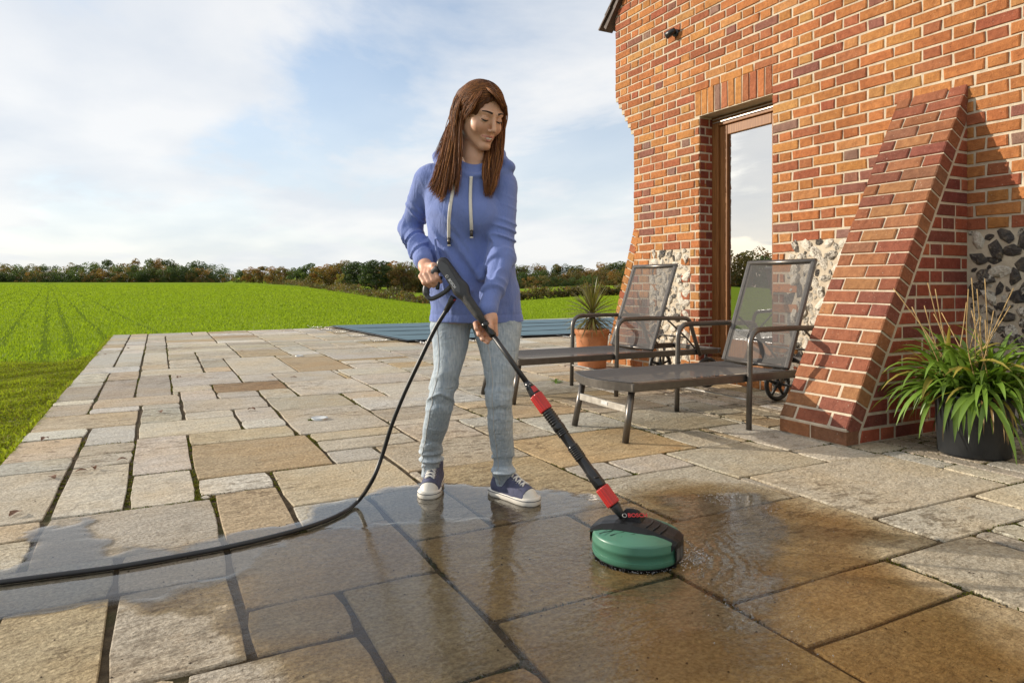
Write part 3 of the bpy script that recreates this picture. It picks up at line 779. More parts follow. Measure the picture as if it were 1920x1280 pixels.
BR = []      # (kind, 8 corners as wall-local verts, colour, screen area)
def add_brick(corners, col, host):
    """corners: 8 points, first four = back face, last four = front face (same order)"""
    c = np.array(corners, dtype=float)
    q = [px_of(p) for p in c[4:]]
    if all(k[0] > 2010 for k in q) or all(k[1] < -90 for k in q): return
    a = 0.0
    for i in range(4):
        x0, y0, _ = q[i]; x1, y1, _ = q[(i+1) % 4]; a += x0*y1-x1*y0
    inside = (-20 < np.mean([k[0] for k in q]) < 1935) and (-15 < np.mean([k[1] for k in q]) < 1290)
    BR.append((host, c, col, abs(a)*0.5*(1 if inside else 0.001)))
def wall_brick(y0, y1, z0, z1, col, g, host='wall', proud=None, depth=0.09, X=None):
    X = XW if X is None else X
    f = X-(g.uniform(0.005, 0.0105) if proud is None else proud)
    j = lambda: g.uniform(-0.0034, 0.0034)
    b = X+depth
    fr = [(f+j()*0.6, y1+j(), z0+j()), (f+j()*0.6, y0+j(), z0+j()), (f+j()*0.6, y0+j(), z1+j()), (f+j()*0.6, y1+j(), z1+j())]
    bk = [(b, p[1], p[2]) for p in fr]
    add_brick(bk+fr, col, host)
def flint_zone(z): return z < 1.13
def build_bricks():
    g = random.Random(21)
    S, H, J = 0.234, 0.110, 0.014
    nz = int(4.6/PITCH)
    for k in range(nz):
        z0 = k*PITCH+0.006; z1 = z0+BH; zm = (z0+z1)/2
        # right-hand limit (near) and left-hand limit (far end of the wall)
        yend = Y_END
        if zm > 2.35:
            st = min(6, int((zm-2.35)/PITCH)+1); yend = Y_END+(Y_TOP-Y_END)*st/6
        # gable line: courses stop under the verge
        if zm > 3.62: yend = min(yend, Y_TOP-(zm-3.62)*1.0)
        iv = [(1.2, yend)]
        def cut(a, b):
            nonlocal iv
            out = []
            for (p, q) in iv:
                if b <= p or a >= q: out.append((p, q)); continue
                if a > p: out.append((p, a))
                if b < q: out.append((b, q))
            iv = out
        if DZ0-0.1 < zm < DZ1: cut(DY0, DY1)
        if DZ1 <= zm < DZ1+0.232: cut(DY0-0.0, DY1+0.055)
        if flint_zone(zm) and zm > -1:
            a = k % 2
            qL = (S if a else H); qR = (S if not a else H)
            # left panel between door quoin and the far corner quoin
            cut(DY1+qL+0.005, Y_END-(0.24 if a else 0.36))
            # right panel, from the door quoin to the buttress and past it
            cut(1.2, DY0-qR-0.005)
        for (p, q) in iv:
            # Flemish bond counted from the door edge so the pattern runs through
            per = S+H+2*J
            off = (S-H)/2+0.0+((per/2) if k % 2 else 0.0)
            y = math.floor((p-DY1-off)/per)*per+DY1+off
            while y < q:
                for (a, l) in ((0, S), (S+J, H)):
                    b0, b1 = y+a, y+a+l
                    c0, c1 = max(b0, p+(J/2 if b0 < p else 0)), min(b1, q)
                    if q-c1 < 0.045 and c1 < q: c1 = q
                    if c0-p < 0.045 and c0 > p: c0 = p+(J/2 if p > 1.3 and abs(p-DY1) > 0.01 else 0)
                    if c1-c0 < 0.04: continue
                    wall_brick(c0, c1-(0 if c1 == q else 0), z0, z1, brick_color(g), g)
                y += per
    # soldier course over the door
    n = 11; wy = (DY1+0.055-DY0)/n
    for i in range(n):
        wall_brick(DY0+i*wy+0.006, DY0+(i+1)*wy-0.006, DZ1+0.006, DZ1+0.226, brick_color(g), g)
    # door reveals: the far one faces us
    for k in range(int(DZ1/PITCH)):
        z0 = k*PITCH+0.006; z1 = z0+BH
        if z1 < DZ0: continue
        xs = [(XW+0.004, XW+0.108), (XW+0.120, XW+0.17)] if k % 2 else [(XW+0.004, XW+0.062), (XW+0.074, XW+0.17)]
        for (a, b) in xs:
            f = DY1-g.uniform(0.003, 0.006)
            fr = [(a, f, z0), (b, f, z0), (b, f, z1), (a, f, z1)]; bk = [(p[0], DY1+0.03, p[2]) for p in fr]
            if a < XW+0.01: # skip the part that the corner brick of the face covers
                fr = [(a+0.004 if i in (0, 3) else p[0], p[1], p[2]) for i, p in enumerate(fr)]
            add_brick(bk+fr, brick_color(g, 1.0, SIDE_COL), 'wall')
    # ---------------- near buttress
    A = np.array((BUT_X, 0.085)); B = np.array((XW, BUT_Z)); Ls = np.linalg.norm(B-A); u = (B-A)/Ls; nrm = np.array((u[1], -u[0]))   # inward normal (x,z): towards the wall/down
    rows = 27; rp = Ls/rows; th = 0.105
    W = BUT_Y1-BUT_Y0
    for r in range(rows):
        a = A+u*(r*rp+0.006); b = A+u*((r+1)*rp-0.006)
        if r % 2: segs = [(0, 0.205), (0.217, W)]
        else: segs = [(0, 0.10), (0.112, 0.325), (0.337, W)]
        for (s0, s1) in segs:
            pr = g.uniform(0.003, 0.008); j = lambda: g.uniform(-0.002, 0.002)
            o = -nrm*pr
            y0 = BUT_Y0+s0-(0.004 if s0 == 0 else 0); y1 = BUT_Y0+s1
            d = nrm*(th*0.9)
            fr = [(a[0]+o[0], y1+j(), a[1]+o[1]+j()), (a[0]+o[0], y0+j(), a[1]+o[1]+j()), (b[0]+o[0], y0+j(), b[1]+o[1]+j()), (b[0]+o[0], y1+j(), b[1]+o[1]+j())]
            bk = [(p[0]+d[0]-o[0], p[1], p[2]+d[1]-o[1]) for p in fr]
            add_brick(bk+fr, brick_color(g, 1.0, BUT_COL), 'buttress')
    # toe course, vertical
    for (s0, s1) in ((0, 0.215), (0.227, W)):
        fr = [(BUT_X-0.006, BUT_Y0+s1, 0.004), (BUT_X-0.006, BUT_Y0+s0-0.004, 0.004), (BUT_X-0.006, BUT_Y0+s0-0.004, 0.074), (BUT_X-0.006, BUT_Y0+s1, 0.074)]
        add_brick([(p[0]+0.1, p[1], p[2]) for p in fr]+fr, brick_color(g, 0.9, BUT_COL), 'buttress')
    # coursed bricks on the side that faces us, cut to the slope
    def xin(z): # inner line of the sloping bricks
        return A[0]+(z-A[1])*(u[0]/u[1])+(th+0.012)/u[1]
    for k in range(26):
        z0 = k*PITCH+0.006; z1 = z0+BH
        x = XW-0.006; first = True
        seq = (S, H) if k % 2 else (H, S)
        i = 0
        xl0, xl1 = max(xin(z0), BUT_X+0.108), max(xin(z1), BUT_X+0.108)
        while True:
            l = seq[i % 2]*(0.5 if (first and k % 3 == 0) else 1); first = False; i += 1
            xa = x-l; last = xa < xl0+0.06
            c0, c1 = (xl0, xl1) if last else (xa, xa)
            if c0 > x-0.02 : break
            c1 = min(c1, x-0.004)
            f = BUT_Y0-g.uniform(0.003, 0.007)
            fr = [(c0, f, z0), (x, f, z0), (x, f, z1), (c1, f, z1)]; bk = [(p[0], BUT_Y0+0.05, p[2]) for p in fr]
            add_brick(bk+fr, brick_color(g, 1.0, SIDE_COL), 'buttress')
            if last: break
            x = xa-0.0125
            if x < xl0+0.02: break
    # ---------------- far corner buttress, flush with the gable and spreading away from us
    A2 = np.array((6.07, 0.0)); B2 = np.array((Y_END+0.0, 1.40)); L2 = np.linalg.norm(B2-A2); u2 = (B2-A2)/L2; n2 = np.array((-u2[1], u2[0]))
    n2 = n2 if n2[0] < 0 else -n2
    rows = 18; rp = L2/rows
    for r in range(rows):
        a = A2+u2*(r*rp+0.006); b = A2+u2*((r+1)*rp-0.006); d = n2*0.105
        f = XW-g.uniform(0.005, 0.01)
        fr = [(f, a[0], a[1]), (f, a[0]+d[0], a[1]+d[1]), (f, b[0]+d[0], b[1]+d[1]), (f, b[0], b[1])]
        if min(p[2] for p in fr) < 0.0: fr = [(p[0], p[1], max(0.002, p[2])) for p in fr]
        bk = [(XW+0.36, p[1], p[2]) for p in fr]
        add_brick(bk+fr, brick_color(g, 0.95), 'far_buttress')
    for k in range(16):
        z0 = k*PITCH+0.006; z1 = z0+BH
        yi = A2[0]+(z1-A2[1])*(u2[0]/u2[1])-0.118/u2[1]*1.0
        if yi-Y_END > 0.04:
            m = Y_END+0.006; parts = [(m, yi)] if yi-m < 0.26 else [(m, m+0.112), (m+0.124, yi)]
            for (p, q) in parts: wall_brick(p, q, z0, z1, brick_color(g), g, 'far_buttress')

def brick_geo(c):
    """worn brick: front face inset and rounded. c = 8 corners (back 4, front 4)"""
    c = np.asarray(c); bk, fr = c[:4], c[4:]
    n = (fr-bk).mean(0); n /= np.linalg.norm(n)
    ctr = fr.mean(0)
    top = []
    for p in fr:
        e = ctr-p; l = np.linalg.norm(e); top.append(p+e/l*0.008)
    sh = fr-n*0.005
    V = np.concatenate([bk, sh, np.array(top)])
    Fc = [(8, 9, 10, 11)]
    for i in range(4):
        j = (i+1) % 4; Fc.append((4+i, 4+j, 8+j, 8+i)); Fc.append((i, j, 4+j, 4+i))
    return V, Fc

def build_house():
    build_bricks()
    root = empty('brick_house', (XW, DY1, 0), 0, 'red brick and flint house gable with sloping buttress and glazed door', 'house')
    inv = Vector((-XW, -DY1, 0))
    def part(name, mb, mats, parent=root): return mb.build(name, mats, parent, inv) if parent is root else mb.build(name, mats, parent)
    # mortar core of the wall with the door opening left out
    w = MB(); T = 0.36
    def slab(y0, y1, z0, z1, x0=XW, x1=XW+T): w.box((x0, y0, z0), (x1, y1, z1))
    slab(-3.0, DY0, -0.3, DZ1); slab(DY1, Y_END, -0.3, DZ1); slab(DY0, DY1, -0.3, DZ0-0.02)
    slab(-3.0, Y_END, DZ1, 2.35)
    for s in range(6):
        z0 = 2.35+s*PITCH if s else 2.35; z1 = 2.35+(s+1)*PITCH if s < 5 else 3.62
        slab(-3.0, Y_END+(Y_TOP-Y_END)*(s+1)/6, 2.35+s*PITCH, z1)
    V = [(XW, Y_TOP, 3.62), (XW, -3.0, 3.62), (XW, -3.0, 6.4), (XW, Y_TOP-2.78, 6.4)]
    V += [(XW+T, y, z) for _, y, z in V]
    w.add(V, [(0,1,2,3), (7,6,5,4), (0,3,7,4), (3,2,6,7)])
    wall = part('wall', w, M_MORTAR)
    # far side wall of the house, going back from the corner
    s = MB(); s.box((XW+T, Y_END-0.36, -0.3), (XW+6.0, Y_END, 3.6)); part('side_wall', s, M_MORTAR)
    b = MB()
    pr = [(BUT_X, 0.0), (BUT_X, 0.085), (XW+0.02, BUT_Z+0.02), (XW+0.02, 0.0)]
    V = [(x, BUT_Y0, z) for x, z in pr]+[(x, BUT_Y1-0.004, z) for x, z in pr]
    b.add(V, [(0,1,2,3), (7,6,5,4), (1,0,4,5), (2,1,5,6), (3,2,6,7), (0,3,7,4)])
    but = part('buttress', b, M_MORTAR)
    f = MB(); pr = [(Y_END-0.02, 0.0), (Y_END-0.02, 1.36), (6.055, 0.0)]
    V = [(XW+0.001, y, z) for y, z in pr]+[(XW+0.36, y, z) for y, z in pr]
    f.add(V, [(0,1,2), (5,4,3), (2,1,4,5), (1,0,3,4), (0,2,5,3)])
    fbut = part('corner_buttress', f, M_MORTAR)
    hosts = {'wall': wall, 'buttress': but, 'far_buttress': fbut}
    order = sorted(range(len(BR)), key=lambda i: -BR[i][3])
    near = set(order[:300])
    rest = {h: ([], [], [], 0) for h in hosts}
    acc = {h: [[], [], [], 0] for h in hosts}
    for i, (h, c, col, a) in enumerate(BR):
        V, Fc = brick_geo(c)
        if i in near:
            ctr = V.mean(0)
            o = obj('brick', mesh_from('brick', V-ctr, Fc, [M_BRICK]), hosts[h], ctr); o.color = (*col, 1)
        else:
            A = acc[h]; A[0].append(V); A[1] += [tuple(k+A[3] for k in q) for q in Fc]; A[2] += [col]*len(V); A[3] += len(V)
    for h, A in acc.items():
        if not A[0]: continue
        me = mesh_from('brick_courses', np.concatenate(A[0]), A[1], [M_BRICK_A]); set_color_attr(me, A[2])
        o = obj('brick_courses', me, hosts[h]); tag(o, kind='stuff')
    print('bricks', len(BR))
    # ---------------- flint panels
    tf = NT('flint'); p = tf.coord('Object'); oi = tf.node('ShaderNodeObjectInfo')
    va = tf.node('ShaderNodeVectorMath'); va.operation = 'ADD'; tf.link(p, va.inputs[0]); tf.link(tf.math('MULTIPLY', oi.outputs['Random'], 50.0), va.inputs[1])
    n1 = tf.noise(va.outputs[0], 1.5, 5, 0.6, 0.8); n2 = tf.noise(va.outputs[0], 6, 5)
    shell = tf.ramp(n2, [(0.3, (0.58, 0.50, 0.39)), (0.7, (0.82, 0.76, 0.65))])
    core = tf.ramp(n1, [(0.35, (0.035, 0.032, 0.034)), (0.55, (0.10, 0.085, 0.07)), (0.7, (0.25, 0.20, 0.14))])
    edge = tf.math('ADD', n1, tf.math('MULTIPLY', tf.math('SUBTRACT', tf.math('MULTIPLY', oi.outputs['Alpha'], 1.0), 0.5), 0.6))
    c = tf.mix(tf.rng(edge, 0.44, 0.56, 0, 1), shell, core)
    tf.principled(c, tf.rng(edge, 0.44, 0.56, 0.75, 0.28), 0, tf.bump(tf.math('ADD', n1, tf.math('MULTIPLY', n2, 0.6)), 0.9, 0.03), 0.5)
    g = random.Random(9)
    protos = []
    for k in range(10):
        bm = bmesh.new(); bmesh.ops.create_icosphere(bm, subdivisions=1, radius=1.0)
        sx, sy, sz = 0.45, 1.0, g.uniform(0.62, 0.95)
        for v in bm.verts:
            q = 1+g.uniform(-0.32, 0.26); v.co = Vector((v.co.x*sx*q, v.co.y*sy*q, v.co.z*sz*q))
        bmesh.ops.subdivide_edges(bm, edges=[e for e in bm.edges if e.calc_length() > 0.85], cuts=1, use_grid_fill=True)
        me = bpy.data.meshes.new('flint_stone'); bm.to_mesh(me); bm.free(); me.materials.append(tf.m)
        me.polygons.foreach_set('use_smooth', [g.random() < 0.35 for _ in me.polygons]); protos.append(me)
    cnt = 0
    def panel(y0, y1, z0, z1, rmin, rmax, dark, tries=1500, avoid=None):
        nonlocal cnt
        placed = []
        for tt in range(tries):
            f = tt/tries; r = rmax*(1-f)**1.2+rmin*(1-(1-f)**1.2)
            y = g.uniform(y0, y1); z = g.uniform(z0, z1)
            asp = g.uniform(0.6, 1.0)
            if y-r*0.6 < y0 or y+r*0.6 > y1 or z+r*0.55 > z1 or z-r*0.4 < z0: continue
            if any((y-a)**2+(z-b)**2 < ((r+q)*0.70)**2 for a, b, q in placed): continue
            placed.append((y, z, r))
            P = px_of((XW, y, z))
            if P[0] > 1990 : continue
            o = obj('flint_stone', g.choice(protos), wall, (XW+0.002, y, z), (g.uniform(-3.14, 3.14), g.uniform(-0.25, 0.25), g.uniform(-0.25, 0.25)))
            o.scale = (r*g.uniform(0.7, 1.1), r*1.15, r*1.15*asp)
            o.color = (1, 1, 1, min(1, max(0, g.gauss(dark, 0.3)))); cnt += 1
    panel(DY1+0.125, 5.31, 0.0, 1.16, 0.016, 0.058, 0.34, 5000)
    panel(2.80, DY0-0.125, 0.0, 1.16, 0.018, 0.060, 0.34, 4500)
    panel(1.85, BUT_Y0-0.01, 0.0, 1.16, 0.018, 0.062, 0.66, 3000)
    print('flints', cnt)
    # ---------------- door
    tw = NT('stained_timber'); p = tw.coord('Object'); n = tw.noise(tw.mapping(p, scale=(14, 14, 0.7)), 6, 6, 0.6, 0.3)
    c = tw.ramp(n, [(0.3, (0.16, 0.062, 0.020)), (0.55, (0.27, 0.115, 0.038)), (0.75, (0.36, 0.17, 0.06))])
    tw.principled(c, 0.5, 0, tw.bump(n, 0.25, 0.003), 0.25)
    door = empty('door', (XW, DY1, 0)); door.parent = root; door.location = (0, 0, 0)
    XF = XW+0.145
    def dpart(name, mb, m, par=door): return mb.build(name, m, par, inv)
    fr = MB()
    fr.box((XF, DY1-0.075, DZ0), (XF+0.09, DY1+0.004, DZ1-0.004), 0, 0.004)
    fr.box((XF, DY0-0.004, DZ0), (XF+0.09, DY0+0.075, DZ1-0.004), 0, 0.004)
    fr.box((XF+0.003, DY0+0.075, DZ1-0.085), (XF+0.087, DY1-0.075, DZ1-0.004), 0, 0.004)
    fr.box((XF-0.05, DY0, DZ0-0.03), (XF+0.1, DY1, DZ0+0.035), 0, 0.006)
    dpart('door_frame', fr, tw.m)
    sash = MB(); a0, a1 = DY0+0.079, DY1-0.079; xs = XF+0.02
    sash.box((xs, a1-0.085, DZ0+0.045), (xs+0.055, a1, DZ1-0.09), 0, 0.005)
    sash.box((xs, a0, DZ0+0.045), (xs+0.055, a0+0.085, DZ1-0.09), 0, 0.005)
    sash.box((xs+0.002, a0+0.085, DZ1-0.175), (xs+0.053, a1-0.085, DZ1-0.09), 0, 0.005)
    sash.box((xs+0.002, a0+0.085, DZ0+0.045), (xs+0.053, a1-0.085, DZ0+0.20), 0, 0.005)
    so = dpart('door_leaf', sash, tw.m)
    gl = MB(); gl.box((xs+0.022, a0+0.08, DZ0+0.19), (xs+0.034, a1-0.08, DZ1-0.17))
    tg = NT('door_glass')
    gb = tg.node('ShaderNodeBsdfGlossy'); gb.inputs['Roughness'].default_value = 0.0; gb.inputs['Color'].default_value = (0.95, 0.97, 1, 1)
    tr = tg.node('ShaderNodeBsdfTransparent'); tr.inputs['Color'].default_value = (0.72, 0.78, 0.76, 1)
    fz = tg.node('ShaderNodeFresnel'); fz.inputs['IOR'].default_value = 2.6
    mx = tg.node('ShaderNodeMixShader'); tg.link(tg.rng(fz.outputs[0], 0.0, 1.0, 0.58, 1.0), mx.inputs[0]); tg.link(tr.outputs[0], mx.inputs[1]); tg.link(gb.outputs[0], mx.inputs[2])
    nz = tg.noise(tg.coord('Object'), 1.6, 2); nb = tg.bump(nz, 0.04, 0.02); tg.link(nb, gb.inputs['Normal'])
    tg.link(mx.outputs[0], tg.out.inputs['Surface'])
    gl.build('pane', tg.m, so)
    tm = simple_mat('anodised_strip', (0.42, 0.38, 0.33), 0.45, 0.6)
    st = MB(); st.box((XF-0.012, DY0+0.02, DZ1-0.03), (XF-0.002, DY1-0.02, DZ1-0.022)); st.box((XF-0.012, DY0+0.02, DZ1-0.058), (XF-0.002, DY1-0.02, DZ1-0.050)); dpart('weather_strip', st, tm)
    # blind with a scalloped hem behind the glass
    bl = MB(); V = []; n = 60
    for i in range(n+1):
        y = a0+0.06+(a1-a0-0.12)*i/n; V.append((xs+0.10, y, DZ1-0.15)); V.append((xs+0.10+0.004*math.sin(i*0.5), y, 1.62-0.02*abs(math.sin(i*math.pi/7.5))))
    bl.add(V, [(2*i, 2*i+2, 2*i+3, 2*i+1) for i in range(n)], 0, True)
    dpart('blind', bl, simple_mat('blind_cloth', (0.62, 0.62, 0.60), 0.9))
    # room behind the door
    rm = MB(); x0, x1, y0, y1, z1 = XW+T, XW+3.2, 2.6, 5.15, 2.7
    rm.add([(x0,y0,0.12),(x1,y0,0.12),(x1,y1,0.12),(x0,y1,0.12),(x0,y0,z1),(x1,y0,z1),(x1,y1,z1),(x0,y1,z1)], [(0,1,2,3),(7,6,5,4),(1,5,6,2),(0,4,5,1),(3,2,6,7)])
    part('interior_walls', rm, simple_mat('interior_plaster', (0.42, 0.40, 0.37), 0.9))
    # ---------------- roof verge: dark clay tiles over the gable
    tt = simple_mat('roof_tile', (0.075, 0.05, 0.038), 0.7, 0, 0.3, 14, 0.5, 40)
    rf = MB()
    e = np.array((Y_TOP, 3.62)); up = np.array((-1, 1))/math.sqrt(2); nn = np.array((1, 1))/math.sqrt(2)
    core = [e+np.array((0.10, -0.10)), e+up*4.0, e+up*4.0+nn*0.05, e+np.array((0.10, -0.10))+nn*0.05]
    V = [(XW-0.06, p[0], p[1]) for p in core]+[(XW+5, p[0], p[1]) for p in core]
    rf.add(V, [(3,2,1,0), (4,5,6,7), (0,1,5,4), (1,2,6,5), (2,3,7,6), (3,0,4,7)])
    roof = part('roof', rf, tt)
    for i in range(6):
        tl = MB(); a = e+np.array((0.14, -0.14))+up*(i*0.165)+nn*(0.052+0.004*i*0); b = a+up*0.27+nn*0.0
        dn = nn*0.018
        pts = [a+nn*0.022, b, b+dn, a+dn+nn*0.022]
        V = [(XW-0.085, p[0], p[1]) for p in pts]+[(XW+0.09, p[0], p[1]) for p in pts]
        tl.add(V, [(3,2,1,0), (4,5,6,7), (0,1,5,4), (1,2,6,5), (2,3,7,6), (3,0,4,7)])
        tl.build('roof_tile', tt, roof)
    # ---------------- security light on the wall
    P = on_x(1270, 63, XW)
    sl = empty('wall_spotlight', (P.x, P.y, P.z), 0, 'small black spotlight high on the brick gable', 'spotlight')
    bk = simple_mat('black_metal', (0.018, 0.018, 0.019), 0.35)
    m = MB(); m.tube([(0.0, 0, 0), (-0.03, 0, 0)], 0.035, 16); m.tube([(-0.03, 0, 0), (-0.06, 0.004, 0.002)], 0.012, 8); m.build('bracket', bk, sl)
    m = MB(); m.tube([(-0.045, -0.025, 0.02), (-0.06, 0.0, 0.005), (-0.085, 0.055, -0.02)], [0.022, 0.03, 0.033], 16); m.build('lamp_head', bk, sl)
    m = MB(); m.tube([(-0.0852, 0.0555, -0.0202), (-0.087, 0.059, -0.0215)], 0.027, 16); m.build('lens', simple_mat('lamp_lens', (0.35, 0.35, 0.34), 0.1), sl)
    return root
HOUSE = build_house()
# ------------------------------------------------------------------ trees, hedge, far woods
M_BARK = simple_mat('bark', (0.075, 0.055, 0.04), 0.9, 0, 0.3, 8, 0.6, 30)
def leaf_cloud(g, centers, radii, n_each, size, palette):
    """leaf quads on and in rounded clumps"""
    m = len(centers); N = m*n_each
    ci = np.repeat(np.arange(m), n_each)
    v = g.normal(0, 1, (N, 3)); v /= np.linalg.norm(v, axis=1)[:, None]
    rad = radii[ci]*g.uniform(0.55, 1.05, (N, 1))**0.6
    P = centers[ci]+v*rad*np.array((1, 1, 0.8))
    a = g.normal(0, 1, (N, 3)); a += v*0.8; a /= np.linalg.norm(a, axis=1)[:, None]
    b = np.cross(a, g.normal(0, 1, (N, 3))); b /= np.linalg.norm(b, axis=1)[:, None]; c = np.cross(a, b)
    s = size*g.uniform(0.5, 1.3, (N, 1))
    V = np.stack([P-b*s, P+c*s*0.7, P+b*s, P-c*s*0.7], 1).reshape(-1, 3)
    Q = np.arange(N*4).reshape(-1, 4)
    pal = np.array(palette); base = pal[g.integers(0, len(pal), m)][ci]*0.82+pal[g.integers(0, len(pal), N)]*0.18
    col = base*g.uniform(0.8, 1.2, (N, 1))
    return V, Q, np.repeat(col, 4, axis=0)
def crown_centers(g, w, h, z0, n):
    P = []
    while len(P) < n:
        p = g.uniform(-1, 1, 3)
        if np.linalg.norm(p) < 1: P.append(p)
    P = np.array(P); 
    P[:, 2] = P[:, 2]
    P[:, :2] *= np.where(P[:, 2] < 0, 1/np.sqrt(np.clip(1-P[:, 2]**2, 0.25, 1)), 1.0)[:, None]
    C = np.stack([P[:, 0]*w*0.5, P[:, 1]*w*0.5, z0+(P[:, 2]*0.5+0.5)*(h-z0)*0.92], 1)
    return C
G_GREEN = [(0.065, 0.109, 0.026), (0.087, 0.131, 0.029), (0.109, 0.138, 0.035), (0.072, 0.102, 0.036)]
G_DARK = [(0.043, 0.072, 0.023), (0.058, 0.087, 0.029), (0.072, 0.094, 0.029), (0.051, 0.072, 0.029)]
G_ORANGE = [(0.3, 0.144, 0.037), (0.25, 0.15, 0.044), (0.2, 0.138, 0.037), (0.125, 0.112, 0.031)]
G_BROWN = [(0.217, 0.123, 0.043), (0.174, 0.131, 0.043), (0.131, 0.123, 0.038), (0.102, 0.102, 0.035)]
G_YELLOW = [(0.3, 0.237, 0.044), (0.25, 0.213, 0.05), (0.175, 0.175, 0.037)]
TREE_PROTO = {}
def tree_meshes(key, pal, w, h, seed, nc=34, ne=80):
    g = np.random.default_rng(seed)
    C = crown_centers(g, w, h, h*0.02, nc); R = g.uniform(0.12, 0.20, (nc, 1))*w
    V, Q, col = leaf_cloud(g, C, R, ne*2, 0.024*h, pal)
    me = mesh_from('crown', V, Q, [M_LEAF], False); set_color_attr(me, col)
    tb = MB(); tb.tube([(0, 0, -0.6), (0.05, 0, h*0.18), (0.0, 0.06, h*0.45), (0.1, 0, h*0.72)], [h*0.03, h*0.024, h*0.016, h*0.006], 7)
    for k in range(7):
        a = k*2.4+seed; z = h*(0.22+0.07*k); c = C[k % nc]
        tb.tube([(0, 0, z), (c[0]*0.5, c[1]*0.5, (z+c[2])*0.5+0.2), tuple(c)], [h*0.012, h*0.007, h*0.003], 5)
    TREE_PROTO[key] = (me, tb.mesh('trunk', [M_BARK]), w, h)
tree_meshes('orange', G_ORANGE, 6.0, 7.0, 1); tree_meshes('brown', G_BROWN, 6.6, 7.4, 2); tree_meshes('green', G_GREEN, 6.4, 7.6, 3)
tree_meshes('dark', G_DARK, 6.8, 7.6, 4); tree_meshes('yellow', G_YELLOW, 3.2, 5.0, 5, 14, 70); tree_meshes('copper', G_ORANGE+G_BROWN, 5.2, 6.2, 6)
def tree(px, ytop, D, key, label, wpx=None, group=None):
    me, tr, w, h = TREE_PROTO[key]
    b = at(px, 530, D); z = float(terrain_z(b.x, b.y)); top = CAM_H+(HY-ytop)*D/F_PX
    s = max(1.5, top-z)/h; sw = s if wpx is None else wpx*D/F_PX/w
    o = empty('tree', (b.x, b.y, z), rnd.uniform(0, 6.28), label, 'tree', group); o.scale = (sw, sw, s)
    obj('crown', me, o); obj('trunk', tr, o)
TREES = [
 (452, 505, 250, 'green', 'small green tree at the left end of the autumn tree row', 26),
 (470, 500, 246, 'orange', 'orange-leaved tree second from the left end of the tree row', 34),
 (492, 497, 238, 'copper', 'copper tree in the row, between two orange neighbours', 34),
 (513, 499, 230, 'orange', 'lower orange tree before the greener part of the row', 32),
 (532, 499, 222, 'brown', 'brown-green rounded tree right of the orange trees', 34),
 (556, 501, 212, 'green', 'low green-brown tree where the tree row dips', 36),
 (583, 492, 200, 'green', 'pale-topped green tree rising above the dip in the row', 42),
 (607, 494, 182, 'orange', 'bright rust-orange tree in front of the taller woodland', 50),
 (640, 487, 190, 'brown', 'tall brown-topped tree behind the rust-orange tree', 58),
 (637, 507, 160, 'yellow', 'little yellow tree standing at the edge of the wood', 18),
 (672, 489, 178, 'dark', 'broad dark green tree right of the little yellow tree', 62),
 (705, 486, 172, 'dark', 'tall dark green tree left of the woman', 60),
 (728, 488, 186, 'orange', 'wide autumn-orange tree just left of the woman\'s elbow', 58),
 (757, 490, 170, 'brown', 'brown-leaved tree beside the woman\'s elbow', 52),
]
for (px, yt, D, key, lab, wp) in TREES: tree(px, yt, D, key, lab, wp)
def wood(name, label, items, seed, sz=1.0):
    """woodland that reads as one mass"""
    g = np.random.default_rng(seed); VV = []; QQ = []; CC = []; n = 0
    for (px, yt, D, pal, wp) in items:
        b = at(px, 530, D); z = float(terrain_z(b.x, b.y)); h = (CAM_H+(HY-yt)*D/F_PX-z)*1.13; w = wp*D/F_PX
        C = crown_centers(g, w, h, -h*0.08, 20); R = g.uniform(0.14, 0.22, (20, 1))*min(w, h)
        ub = np.stack([g.uniform(-.6, .6, 7)*w, g.uniform(-.3, .3, 7)*w, g.uniform(0, .16, 7)*h], 1); C = np.concatenate([C, ub]); R = np.concatenate([R, g.uniform(.12, .2, (7, 1))*min(w, h)])
        V, Q, col = leaf_cloud(g, C, R, 110, 0.028*h*sz, pal)
        V = V+np.array((b.x, b.y, z)); VV.append(V); QQ.append(Q+n); CC.append(col); n += len(V)
    me = mesh_from(name, np.concatenate(VV), np.concatenate(QQ), [M_LEAF]); set_color_attr(me, np.concatenate(CC))
    o = obj(name, me); tag(o, label, 'woodland', kind='stuff')
g = random.Random(4)
it = []
def prof_left(px):
    return np.interp(px, [-2500, -900, -400, 0, 60, 120, 200, 300, 380, 410, 432], [488, 490, 492, 496, 497, 497, 490, 488, 491, 497, 510])
px = -2400.0
while px < 425:
    it.append((px, float(prof_left(px))+g.uniform(-1, 4), 330+g.uniform(-8, 25), g.choice((G_DARK, G_GREEN, G_BROWN, G_BROWN, G_GREEN)), g.uniform(34, 50)))
    it.append((px+g.uniform(-8, 8), float(prof_left(px))+g.uniform(9, 16), 318, g.choice((G_DARK, G_GREEN, G_DARK, G_BROWN, G_ORANGE)), g.uniform(38, 50)))
    px += g.uniform(12, 19) if px > -150 else g.uniform(30, 50)
wood('woodland', 'dark autumn wood along the horizon at the far left of the field', it, 8)
it = []; px = 770.0
while px < 1420:
    yt = float(np.interp(px, [770, 850, 960, 1020, 1080, 1165, 1420], [492, 490, 499, 498, 496, 489, 480]))
    for k in range(3): it.append((px+g.uniform(-10, 10), yt+k*11+g.uniform(-2, 3), 190-k*10, g.choice((G_DARK, G_GREEN, G_BROWN, G_BROWN, G_GREEN, G_ORANGE)), g.uniform(38, 56)))
    px += g.uniform(13, 18)
px = 455.0
while px < 770:
    it.append((px, float(np.interp(px, [455, 560, 640, 770], [508, 506, 496, 494]))+g.uniform(0, 4), float(np.interp(px, [455, 770], [275, 215])), g.choice((G_DARK, G_GREEN, G_BROWN)), g.uniform(36, 46))); px += g.uniform(20, 26)
